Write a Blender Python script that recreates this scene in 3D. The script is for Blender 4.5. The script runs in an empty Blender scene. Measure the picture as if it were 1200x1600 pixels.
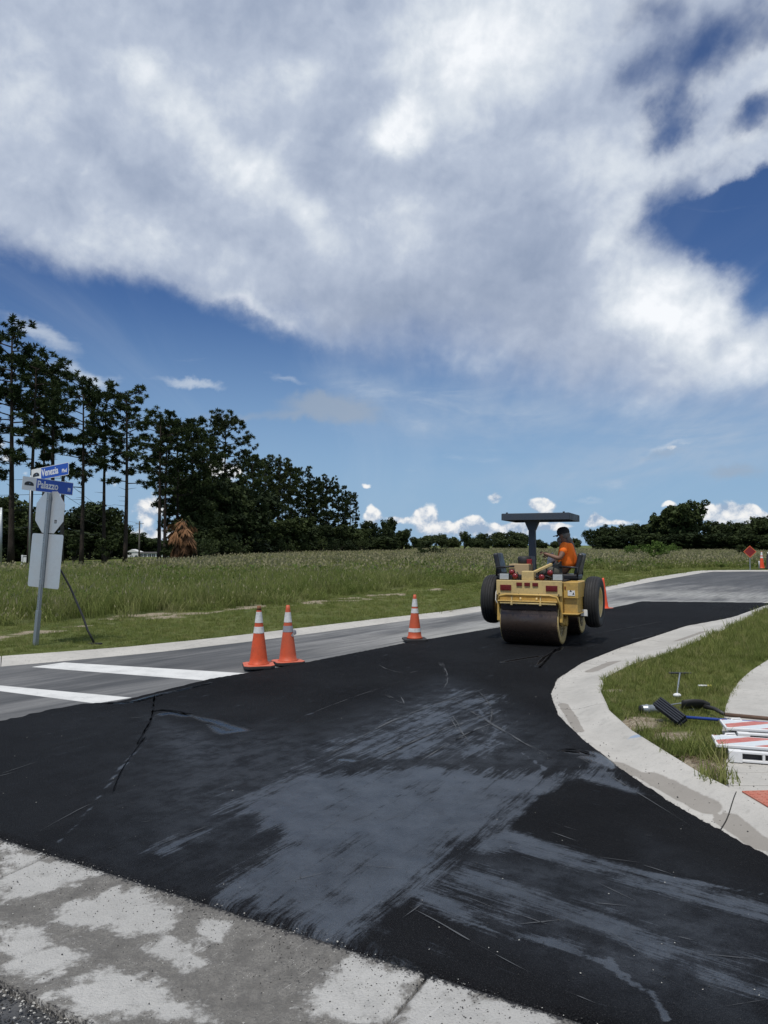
import bpy, bmesh, math, random
import numpy as np
from mathutils import Vector, Matrix, noise as mnoise

S = bpy.context.scene
COL = S.collection
R = math.radians
CAMH, FPX, PITCH = 1.70, 1180.0, R(2.52)

# ------------------------------------------------------------------ camera
cd = bpy.data.cameras.new('camera')
cam = bpy.data.objects.new('camera', cd)
COL.objects.link(cam)
cam.location = (0, 0, CAMH)
cam.rotation_euler = (R(90) + PITCH, 0, 0)
cd.sensor_fit = 'VERTICAL'
cd.sensor_height = 24.0
cd.lens = 24.0 * FPX / 1600.0
cd.clip_start = 0.05
cd.clip_end = 6000
S.camera = cam

# ------------------------------------------------------------------ exposure
S.view_settings.view_transform = 'Standard'
S.view_settings.look = 'None'
S.view_settings.gamma = 1.0
S.view_settings.use_curve_mapping = False
S.view_settings.exposure = -0.27

# ------------------------------------------------------------------ sun
SUN_EL, SUN_AZ = 66.0, 206.0           # azimuth from +Y towards +X
sl = bpy.data.lights.new('sun', 'SUN')
sl.energy = 3.6
sl.angle = R(0.53)
sl.color = (1.0, 0.955, 0.89)
sun = bpy.data.objects.new('sun', sl)
COL.objects.link(sun)
sd = Vector((math.sin(R(SUN_AZ)) * math.cos(R(SUN_EL)), math.cos(R(SUN_AZ)) * math.cos(R(SUN_EL)), math.sin(R(SUN_EL))))
sun.rotation_euler = sd.to_track_quat('Z', 'Y').to_euler()


# ------------------------------------------------------------------ photo geometry helpers
def ray(u, v):
    """direction through a point of the 1200x1600 photograph"""
    a, b = (u - 600) / FPX, (800 - v) / FPX
    return Vector((a, math.cos(PITCH) - b * math.sin(PITCH), math.sin(PITCH) + b * math.cos(PITCH)))


def P(u, v, z=0.0):
    d = ray(u, v)
    t = (z - CAMH) / d.z
    return (d.x * t, d.y * t)


def W(u, D):
    return (u - 600) / FPX * D


def azel(u, v):
    d = ray(u, v).normalized()
    return math.degrees(math.atan2(d.x, d.y)), math.degrees(math.asin(d.z))


# ------------------------------------------------------------------ node helpers
class NT:
    def __init__(s, tree):
        s.t = tree
        s.n = tree.nodes
        s.l = tree.links

    def new(s, kind, **kw):
        nd = s.n.new(kind)
        for k, v in kw.items():
            setattr(nd, k, v)
        return nd

    def put(s, sock, val):
        if hasattr(val, 'is_linked') or isinstance(val, bpy.types.NodeSocket):
            s.l.new(val, sock)
        elif val is not None:
            sock.default_value = val

    def math(s, op, a, b=None, c=None, clamp=False):
        nd = s.new('ShaderNodeMath', operation=op, use_clamp=clamp)
        s.put(nd.inputs[0], a)
        if b is not None: s.put(nd.inputs[1], b)
        if c is not None: s.put(nd.inputs[2], c)
        return nd.outputs[0]

    def vmath(s, op, a, b=None, scale=None):
        nd = s.new('ShaderNodeVectorMath', operation=op)
        s.put(nd.inputs[0], a)
        if b is not None: s.put(nd.inputs[1], b)
        if scale is not None: s.put(nd.inputs['Scale'], scale)
        return nd.outputs['Value'] if op in ('LENGTH', 'DOT_PRODUCT') else nd.outputs[0]

    def noise(s, vec, scale, detail=4, rough=0.55, dist=0.0, color=False, lac=2.0):
        nd = s.new('ShaderNodeTexNoise')
        if vec is not None: s.l.new(vec, nd.inputs['Vector'])
        nd.inputs['Scale'].default_value = scale
        nd.inputs['Detail'].default_value = detail
        nd.inputs['Roughness'].default_value = rough
        nd.inputs['Lacunarity'].default_value = lac
        nd.inputs['Distortion'].default_value = dist
        return nd.outputs['Color' if color else 'Fac']

    def voro(s, vec, scale, feature='F1', out='Distance', rand=1.0):
        nd = s.new('ShaderNodeTexVoronoi', feature=feature)
        if vec is not None: s.l.new(vec, nd.inputs['Vector'])
        nd.inputs['Scale'].default_value = scale
        nd.inputs['Randomness'].default_value = rand
        return nd.outputs[out]

    def mapr(s, val, a, b, c=0.0, d=1.0, smooth=True, clamp=True):
        nd = s.new('ShaderNodeMapRange', interpolation_type='SMOOTHSTEP' if smooth else 'LINEAR')
        if not smooth: nd.clamp = clamp
        s.put(nd.inputs[0], val)
        for i, x in enumerate((a, b, c, d)):
            s.put(nd.inputs[i + 1], x)
        return nd.outputs[0]

    def mapping(s, vec, loc=(0, 0, 0), rot=(0, 0, 0), sc=(1, 1, 1), kind='POINT'):
        nd = s.new('ShaderNodeMapping', vector_type=kind)
        s.l.new(vec, nd.inputs[0])
        nd.inputs[1].default_value = loc
        nd.inputs[2].default_value = rot
        nd.inputs[3].default_value = sc
        return nd.outputs[0]

    def mix(s, f, a, b, mode='MIX'):
        nd = s.new('ShaderNodeMix', data_type='RGBA', blend_type=mode)
        s.put(nd.inputs[0], f)
        s.put(nd.inputs[6], a if isinstance(a, bpy.types.NodeSocket) else tuple(a) + (1,) if len(a) == 3 else a)
        s.put(nd.inputs[7], b if isinstance(b, bpy.types.NodeSocket) else tuple(b) + (1,) if len(b) == 3 else b)
        return nd.outputs[2]

    def attr(s, name, out='Fac'):
        nd = s.new('ShaderNodeAttribute', attribute_name=name)
        return nd.outputs[out]

    def bump(s, h, strength=0.5, dist=0.01, normal=None):
        nd = s.new('ShaderNodeBump')
        s.l.new(h, nd.inputs['Height'])
        nd.inputs['Strength'].default_value = strength
        nd.inputs['Distance'].default_value = dist
        if normal is not None: s.l.new(normal, nd.inputs['Normal'])
        return nd.outputs[0]


# ------------------------------------------------------------------ sky
def make_sky():
    w = bpy.data.worlds.new('World')
    S.world = w
    w.use_nodes = True
    w.cycles.sampling_method = 'MANUAL'
    w.cycles.sample_map_resolution = 512
    g = NT(w.node_tree)
    g.n.clear()
    out = g.new('ShaderNodeOutputWorld')
    bg = g.new('ShaderNodeBackground')
    g.l.new(bg.outputs[0], out.inputs[0])
    SK = 0.10
    bg.inputs[1].default_value = SK
    sky = g.new('ShaderNodeTexSky', sky_type='NISHITA')
    sky.sun_disc = False
    sky.sun_elevation = R(SUN_EL)
    sky.sun_rotation = R(SUN_AZ)
    sky.altitude = 10
    sky.air_density = 1.0
    sky.dust_density = 0.5
    sky.ozone_density = 3.0
    tc = g.new('ShaderNodeTexCoord')
    D = tc.outputs['Generated']
    sp = g.new('ShaderNodeSeparateXYZ'); g.l.new(D, sp.inputs[0])
    X, Y, Z = sp.outputs
    az = g.math('MULTIPLY', g.math('ARCTAN2', X, Y), 180 / math.pi)
    el = g.math('MULTIPLY', g.math('ARCSINE', Z), 180 / math.pi)
    # position on a cloud layer overhead: streaks run towards the horizon
    zz = g.math('ADD', g.math('MAXIMUM', Z, 0.0), 0.12)
    cb = g.new('ShaderNodeCombineXYZ')
    g.l.new(g.math('DIVIDE', X, zz), cb.inputs[0]); g.l.new(g.math('DIVIDE', Y, zz), cb.inputs[1])
    plane = cb.outputs[0]
    ae = g.new('ShaderNodeCombineXYZ'); g.l.new(az, ae.inputs[0]); g.l.new(el, ae.inputs[1])
    AE = ae.outputs[0]

    # warps
    w1 = g.vmath('SUBTRACT', g.noise(D, 5.0, 3, 0.5, color=True), (0.5, 0.5, 0.5))
    w2 = g.vmath('SUBTRACT', g.noise(D, 22.0, 5, 0.6, color=True), (0.5, 0.5, 0.5))
    AEw = g.vmath('ADD', g.vmath('ADD', AE, g.vmath('SCALE', w1, scale=13.0)), g.vmath('SCALE', w2, scale=3.0))
    AEs = g.vmath('ADD', g.vmath('ADD', AE, g.vmath('SCALE', w1, scale=2.4)), g.vmath('SCALE', w2, scale=2.4))

    def blob(vec, u, v, ru, rv, rot, amp, inner=0.0):
        """soft ellipse centred where photo pixel (u, v) looks; radii in photo pixels"""
        return lambda: blob_now(vec, u, v, ru, rv, rot, amp, inner)

    def blob_now(vec, u, v, ru, rv, rot, amp, inner):
        a, e = azel(u, v)
        k = 57.3 / FPX
        q = g.vmath('SUBTRACT', vec, (a, e, 0))
        c_, s_ = math.cos(R(rot)), math.sin(R(rot))
        if rot == 0:
            r_ = g.vmath('LENGTH', g.vmath('MULTIPLY', q, (1 / (ru * k), 1 / (rv * k), 0)))
            return g.mapr(r_, 1.0, inner, 0.0, amp)
        m1 = g.vmath('DOT_PRODUCT', q, (c_ / (ru * k), s_ / (ru * k), 0))
        m2 = g.vmath('DOT_PRODUCT', q, (-s_ / (rv * k), c_ / (rv * k), 0))
        r_ = g.math('SQRT', g.math('MULTIPLY_ADD', m1, m1, g.math('MULTIPLY', m2, m2)))
        return g.mapr(r_, 1.0, inner, 0.0, amp)

    def total(items, start=None):
        acc = start
        for it in items:          # each blob is made right before it is added: keeps few values alive
            if callable(it): it = it()
            acc = it if acc is None else g.math('ADD', acc, it)
        return acc

    # ---- the high cloud sheet: lower edge as a curve over azimuth
    edge = [(-60, 330), (0, 392), (60, 415), (150, 440), (260, 470), (340, 495), (420, 530), (480, 548), (520, 572), (600, 582), (700, 592),
            (800, 615), (900, 640), (1000, 665), (1100, 672), (1200, 672), (1260, 670)]
    cur = g.new('ShaderNodeFloatCurve')
    cv = cur.mapping.curves[0]
    pts = []
    for (u, v) in edge:
        a, e = azel(u, v)
        pts.append(((a + 60) / 120, e / 60))
    pts = [(0.0, pts[0][1] * 1.25)] + pts + [(1.0, pts[-1][1])]
    while len(cv.points) < len(pts): cv.points.new(0.5, 0.5)
    for p, q in zip(cv.points, pts): p.location = q
    cur.mapping.update()
    sepw = g.new('ShaderNodeSeparateXYZ'); g.l.new(AEs, sepw.inputs[0])
    g.l.new(g.mapr(sepw.outputs[0], -60, 60, 0, 1, smooth=False), cur.inputs['Value'])
    lim = g.math('MULTIPLY', cur.outputs[0], 60)
    hgt = g.math('SUBTRACT', sepw.outputs[1], lim)
    soft = g.mapr(az, -12, 8, 2.2, 5.0)
    base = g.math('DIVIDE', hgt, soft)
    base = g.math('MINIMUM', base, 1.35)
    # fan streaks and puffs
    a0 = R(-4)
    streak = g.noise(g.mapping(plane, rot=(0, 0, a0), sc=(3.0, 0.8, 1)), 1.0, 6, 0.58, 0.15)
    streak2 = g.noise(g.mapping(plane, (3, 7, 0), rot=(0, 0, a0), sc=(9.0, 3.2, 1)), 1.0, 5, 0.56, 0.1)
    puff = g.noise(D, 6.5, 7, 0.52, 0.12)
    fine = g.noise(D, 30.0, 5, 0.55, 0.1)
    tex = total([g.math('MULTIPLY', g.math('SUBTRACT', streak, 0.5), 2.0), g.math('MULTIPLY', g.math('SUBTRACT', puff, 0.5), 1.1),
                 g.math('MULTIPLY', g.math('SUBTRACT', fine, 0.5), 0.55), g.math('MULTIPLY', g.math('SUBTRACT', streak2, 0.5), 0.5)])
    # holes in the sheet (right side and top right), and thin places
    holes = total([
        blob(AEs, 1115, 350, 170, 105, -6, -2.2), blob(AEs, 1215, 330, 120, 110, 0, -1.6), blob(AEs, 1200, 465, 90, 65, 0, -1.7),
        blob(AEs, 1095, 80, 150, 70, 25, -1.05), blob(AEs, 1010, 20, 110, 50, 0, -0.95), blob(AEs, 1195, 185, 80, 40, 10, -1.2),
        blob(AEs, 1050, 205, 80, 60, 0, -1.25), blob(AEs, 1240, 60, 90, 60, 0, -0.9), blob(AEs, 980, 120, 80, 40, 20, -0.7),
        blob(AEs, 1060, 470, 60, 30, 0, 0.5), blob(AEs, 1150, 275, 140, 26, 12, 0.9), blob(AEs, 1180, 120, 120, 22, 35, 0.5)])
    ragged = blob(AEs, 1130, 220, 260, 300, 0, 1.0)()
    tex = g.math('MULTIPLY', tex, g.math('MULTIPLY_ADD', ragged, 1.25, 0.6))
    F = total([base, holes, g.math('MULTIPLY', tex, 0.80)])
    covA = g.mapr(F, -0.20, 1.15)
    # ---- brightness of the sheet
    glow = total([
        blob(AEs, 740, 60, 300, 150, 10, 0.38), blob(AEs, 630, 205, 85, 55, 0, 0.40, 0.1), blob(AEs, 960, 290, 110, 130, -20, 0.30),
        blob(AEs, 950, 370, 70, 70, 0, 0.22), blob(AEs, 1050, 490, 150, 75, -18, 0.50, 0.1), blob(AEs, 1150, 560, 130, 60, 0, 0.30),
        blob(AEs, 1160, 120, 150, 120, 0, 0.22), blob(AEs, 1100, 250, 150, 50, 10, 0.18), blob(AEs, 330, 225, 200, 55, -38, 0.34), blob(AEs, 420, 270, 60, 40, -30, 0.14),
        blob(AEs, 480, 345, 110, 44, -45, 0.30), blob(AEs, 230, 375, 130, 42, -16, 0.24), blob(AEs, 60, 130, 90, 80, 0, 0.16),
        blob(AEs, 440, 505, 130, 20, -22, 0.42), blob(AEs, 330, 465, 130, 16, -15, 0.24), blob(AEs, 215, 105, 50, 35, 0, 0.20), blob(AEs, 470, 115, 80, 45, -10, 0.20),
        blob(AEs, 680, 380, 120, 50, -10, 0.10), blob(AEs, 740, 565, 90, 26, -6, 0.20), blob(AEs, 640, 330, 60, 90, 0, 0.10),
        # greyer hollows
        blob(AEs, 240, 285, 170, 46, -22, -0.22), blob(AEs, 380, 20, 250, 110, 0, -0.14), blob(AEs, 500, 250, 90, 130, -30, -0.12),
        blob(AEs, 600, 480, 220, 90, 0, -0.24), blob(AEs, 800, 400, 200, 180, 0, -0.26), blob(AEs, 850, 560, 230, 80, 0, -0.16),
        blob(AEs, 400, 400, 110, 26, -20, -0.12), blob(AEs, 130, 340, 190, 30, -18, -0.06), blob(AEs, 570, 60, 70, 110, -10, -0.18), blob(AEs, 820, 120, 60, 60, 0, 0.10),
        blob(AEs, 1120, 548, 30, 30, 40, -0.22), blob(AEs, 700, 520, 300, 90, 0, -0.10),
    ])
    crest = g.math('SUBTRACT', 1.0, g.math('MULTIPLY', g.math('ABSOLUTE', g.math('SUBTRACT', g.noise(D, 10.0, 5, 0.5, 0.15), 0.5)), 5.0))
    offp = g.noise(g.mapping(D, (-0.012, 0.0, 0.022)), 6.5, 7, 0.52, 0.12)
    relief = g.math('SUBTRACT', puff, offp)
    ridge = g.math('ABSOLUTE', g.math('SUBTRACT', puff, 0.5))
    off2 = g.noise(g.mapping(D, (-0.004, 0.0, 0.008)), 19.0, 6, 0.55, 0.25)
    rel2 = g.math('SUBTRACT', g.noise(D, 19.0, 6, 0.55, 0.25), off2)
    B = total([g.math('MULTIPLY', rel2, 0.60), glow, g.math('MULTIPLY', g.math('SUBTRACT', puff, 0.5), 0.34), g.math('MULTIPLY', g.math('SUBTRACT', streak, 0.5), 0.24),
               g.math('MULTIPLY', g.math('SUBTRACT', fine, 0.5), 0.09), g.math('MULTIPLY', ridge, -0.25), g.math('MULTIPLY', crest, 0.035), g.math('MULTIPLY', relief, 1.1)])
    # thin edges scatter light forward
    rim = g.math('MULTIPLY', g.math('MULTIPLY', covA, g.math('SUBTRACT', 1.0, covA)), 0.34)
    B = total([B, rim, g.math('MULTIPLY', base, -0.03)])
    ramp = g.new('ShaderNodeValToRGB')
    ramp.color_ramp.elements[0].position = 0.0
    cols = [(0.0, (0.32, 0.39, 0.53)), (0.25, (0.40, 0.47, 0.61)), (0.5, (0.52, 0.59, 0.72)), (0.75, (0.73, 0.79, 0.87)), (1.0, (1.00, 1.03, 1.07))]
    els = ramp.color_ramp.elements
    els[0].position, els[0].color = cols[0][0], cols[0][1] + (1,)
    els[1].position, els[1].color = 1.0, cols[-1][1] + (1,)
    for p, c in cols[1:-1]:
        e_ = els.new(p); e_.color = c + (1,)
    g.l.new(g.math('ADD', B, 0.485, clamp=True), ramp.inputs[0])
    CLOUD_K = 1.0 / SK * 1.12
    sheet = g.vmath('SCALE', ramp.outputs[0], scale=CLOUD_K)

    # ---- thin veil over the blue, and wisps
    veilt = g.noise(g.mapping(plane, rot=(0, 0, R(70)), sc=(2.2, 0.35, 1)), 1.0, 6, 0.6, 0.6)
    wispn = g.noise(g.mapping(AE, rot=(0, 0, R(-8)), sc=(0.10, 0.5, 1)), 1.0, 6, 0.62, 0.8)
    wisps = total([
        blob(AEs, 60, 522, 110, 28, -22, 1.0), blob(AEs, 120, 580, 90, 22, -14, 1.0), blob(AEs, 310, 600, 90, 13, -2, 0.9),
        blob(AEs, 455, 602, 70, 14, -12, 0.6), blob(AEs, 915, 780, 60, 10, 0, 0.5), blob(AEs, 1060, 700, 60, 10, 5, 0.6),
        blob(AEs, 140, 610, 60, 12, -5, 0.5), blob(AEw, 660, 690, 190, 26, 0, 0.32), blob(AEw, 1010, 720, 220, 30, 0, 0.35), blob(AEw, 700, 620, 300, 40, 0, 0.35)])
    wisp = g.mapr(g.math('ADD', wisps, g.math('MULTIPLY', g.math('SUBTRACT', wispn, 0.55), 1.8)), 0.10, 1.15, 0, 0.75)
    lens = total([blob(AEs, 520, 642, 150, 38, -2, 1.3), blob(AEs, 380, 655, 150, 18, 0, 0.7), blob(AEs, 1150, 742, 80, 22, 0, 0.8), blob(AEs, 1040, 712, 60, 16, 0, 0.7)])
    lensm = g.mapr(g.math('ADD', lens, g.math('MULTIPLY', g.math('SUBTRACT', wispn, 0.5), 0.9)), 0.2, 1.1, 0, 0.72)
    veil = g.math('MULTIPLY', g.mapr(veilt, 0.42, 0.85), g.mapr(el, 0, 14, 0.12, 0.16))

    # ---- little cumulus low over the horizon
    bil = g.noise(g.mapping(D, sc=(1, 1, 1.15)), 34.0, 6, 0.60, 0.2)
    lumps = g.voro(g.vmath('ADD', D, g.vmath('SCALE', w2, scale=0.012)), 62.0, 'SMOOTH_F1')
    AEc = g.vmath('ADD', AE, g.vmath('SCALE', w2, scale=0.9))
    cum = total([
        blob(AEc, 582, 804, 26, 26, 0, 2.1), blob(AEc, 618, 812, 34, 12, 0, 1.4),
        blob(AEc, 665, 808, 42, 38, 0, 2.2), blob(AEc, 700, 826, 50, 20, 0, 1.6), blob(AEc, 738, 814, 30, 20, 0, 1.8), blob(AEc, 775, 828, 70, 20, 0, 1.3),
        blob(AEc, 772, 778, 26, 18, 0, 2.0), blob(AEc, 845, 790, 46, 24, -12, 2.2), blob(AEc, 572, 757, 18, 10, 0, 1.6), blob(AEc, 828, 822, 60, 18, 0, 1.4),
        blob(AEc, 928, 812, 22, 22, 0, 2.2), blob(AEc, 880, 822, 60, 10, 0, 1.1), blob(AEc, 960, 815, 60, 9, 0, 1.1),
        blob(AEc, 1122, 794, 46, 24, 0, 2.2), blob(AEc, 1168, 798, 34, 22, 0, 2.0), blob(AEc, 1145, 808, 70, 20, 0, 1.8), blob(AEc, 1046, 790, 18, 10, 0, 1.7),
        blob(AEc, 1052, 700, 30, 8, 0, 1.0), blob(AEc, 1235, 812, 60, 20, 0, 1.5),
        # behind the pines
        blob(AEc, 230, 795, 44, 40, 0, 2.0), blob(AEc, 240, 850, 70, 40, 0, 2.2), blob(AEc, 350, 735, 70, 46, 0, 1.8), blob(AEc, 60, 600, 40, 22, 0, 1.0),
        blob(AEc, 175, 690, 60, 60, 0, 0.9), blob(AEc, 130, 745, 160, 24, 0, 1.0), blob(AEc, -40, 700, 100, 60, 0, 1.2), blob(AEc, 330, 830, 50, 40, 0, 1.4),
    ])
    band = g.mapr(el, 3.2, 0.5, 0, 0.62)
    cumf = total([cum, band, g.math('MULTIPLY', g.math('SUBTRACT', bil, 0.5), 2.3), g.math('MULTIPLY', g.math('SUBTRACT', 0.45, lumps), 1.5)])
    cumm = g.math('MULTIPLY', g.mapr(cumf, 0.90, 1.65, 0, 0.95), g.mapr(el, -0.6, 0.4))
    # self shading: bright heads, grey feet
    up = g.noise(g.mapping(D, (0, 0, 0.010), sc=(1, 1, 1.15)), 34.0, 6, 0.60, 0.2)
    cb_ = total([g.math('MULTIPLY', g.math('SUBTRACT', bil, up), 4.0), g.math('MULTIPLY', g.math('SUBTRACT', cumf, 1.5), 0.16),
                 g.mapr(el, 0.4, 3.2, -0.30, 0.12), g.math('MULTIPLY', g.math('SUBTRACT', 0.45, lumps), 0.9)])
    cumc = g.vmath('SCALE', g.mix(g.math('ADD', cb_, 0.52, clamp=True), (0.36, 0.47, 0.63), (1.02, 1.01, 0.99)), scale=CLOUD_K)

    # ---- compose
    blue = g.mix(1.0, sky.outputs[0], (0.45, 0.64, 0.94), 'MULTIPLY')
    hz = g.mapr(el, 20, 0, 0, 0.88)
    blue = g.mix(hz, blue, g.vmath('SCALE', g.vmath('ADD', (0.33, 0.51, 0.72), (0, 0, 0)), scale=CLOUD_K))
    col = g.mix(veil, blue, tuple(x * CLOUD_K for x in (0.62, 0.70, 0.80)))
    lowveil = total([blob(AEs, 760, 640, 330, 75, 0, 0.75), blob(AEs, 1080, 690, 260, 70, 0, 0.9), blob(AEs, 560, 600, 120, 40, -8, 0.5), blob(AEs, 900, 740, 300, 40, 0, 0.4)])
    lowveil = g.math('MULTIPLY', lowveil, g.mapr(g.math('ADD', wispn, g.math('MULTIPLY', streak2, 0.6)), 0.55, 1.0, 0.25, 0.75), clamp=True)
    col = g.mix(lowveil, col, tuple(x * CLOUD_K for x in (0.45, 0.55, 0.69)))
    col = g.mix(wisp, col, tuple(x * CLOUD_K for x in (0.66, 0.73, 0.82)))
    col = g.mix(cumm, col, cumc)
    col = g.mix(lensm, col, tuple(x * CLOUD_K for x in (0.36, 0.43, 0.53)))
    col = g.mix(covA, col, sheet)
    g.l.new(col, bg.inputs[0])


make_sky()

# ------------------------------------------------------------------ materials
MATS = {}


def principled(name):
    m = bpy.data.materials.new(name)
    m.use_nodes = True
    g = NT(m.node_tree)
    b = g.n['Principled BSDF']
    MATS[name] = m
    return m, g, b


def paint(name, col, rough=0.5, metal=0.0, spec=0.5, dirt=0.25, dirtcol=(0.10, 0.085, 0.06), scale=6.0, bump=0.0, coat=0.0, wear=0.0):
    """painted / plastic / metal surface with uneven dirt and slight roughness changes"""
    m, g, b = principled(name)
    tc = g.new('ShaderNodeTexCoord').outputs['Object']
    n = g.noise(tc, scale, 6, 0.62)
    n2 = g.noise(tc, scale * 6.5, 4, 0.6)
    f = g.math('MULTIPLY', g.mapr(g.math('ADD', g.math('MULTIPLY', n, 0.7), g.math('MULTIPLY', n2, 0.3)), 0.42, 0.72), dirt)
    c = g.mix(f, col, dirtcol)
    c = g.mix(g.math('MULTIPLY', n2, 0.22), c, tuple(x * 0.72 for x in col))
    if wear:
        c = g.mix(g.math('MULTIPLY', g.mapr(n2, 0.66, 0.72), wear), c, (0.13, 0.07, 0.04))
    g.l.new(c, b.inputs['Base Color'])
    g.l.new(g.mapr(n, 0.3, 0.7, max(rough - 0.1, 0.05), min(rough + 0.15, 1)), b.inputs['Roughness'])
    b.inputs['Metallic'].default_value = metal
    b.inputs['Specular IOR Level'].default_value = spec
    b.inputs['Coat Weight'].default_value = coat
    if bump:
        g.l.new(g.bump(n2, bump, 0.004), b.inputs['Normal'])
    return m


def turned(g, vec, ang, sx, sy, loc=(0, 0, 0)):
    """coordinates turned by -ang, then stretched: streaks run along ang"""
    return g.mapping(g.mapping(vec, loc, (0, 0, -ang)), sc=(sx, sy, 1))


# ------------------------------------------------------------------ objects
def tag(o, label=None, cat=None, group=None, kind=None):
    if label: o['label'] = label
    if cat: o['category'] = cat
    if group: o['group'] = group
    if kind: o['kind'] = kind
    return o


def empty(name, loc=(0, 0, 0), rz=0.0, rx=0.0, ry=0.0):
    o = bpy.data.objects.new(name, None)
    o.empty_display_size = 0.2
    COL.objects.link(o)
    o.location = loc
    o.rotation_euler = (rx, ry, rz)
    return o


def link(name, me, mat=None, parent=None, smooth=False):
    o = bpy.data.objects.new(name, me)
    COL.objects.link(o)
    if mat is not None and not me.materials:
        for m in (mat if isinstance(mat, (list, tuple)) else [mat]): me.materials.append(m)
    if smooth:
        me.polygons.foreach_set('use_smooth', [True] * len(me.polygons))
    if parent is not None: o.parent = parent
    return o


def np_mesh(name, V, F, mats=None, mi=None, attrs=None, smooth=False):
    me = bpy.data.meshes.new(name)
    V = np.asarray(V, dtype=np.float32)
    F = np.asarray(F, dtype=np.int32)
    k = F.shape[1]
    me.vertices.add(len(V)); me.vertices.foreach_set('co', V.ravel())
    me.loops.add(F.size); me.loops.foreach_set('vertex_index', F.ravel())
    me.polygons.add(len(F)); me.polygons.foreach_set('loop_start', np.arange(0, F.size, k, dtype=np.int32))
    if smooth: me.polygons.foreach_set('use_smooth', np.ones(len(F), dtype=bool))
    for m in (mats or []): me.materials.append(m)
    if mi is not None: me.polygons.foreach_set('material_index', np.asarray(mi, dtype=np.int32))
    me.update(calc_edges=True)
    for an, av in (attrs or {}).items():
        a = me.attributes.new(an, 'FLOAT', 'POINT')
        a.data.foreach_set('value', np.asarray(av, dtype=np.float32))
    return me


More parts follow.
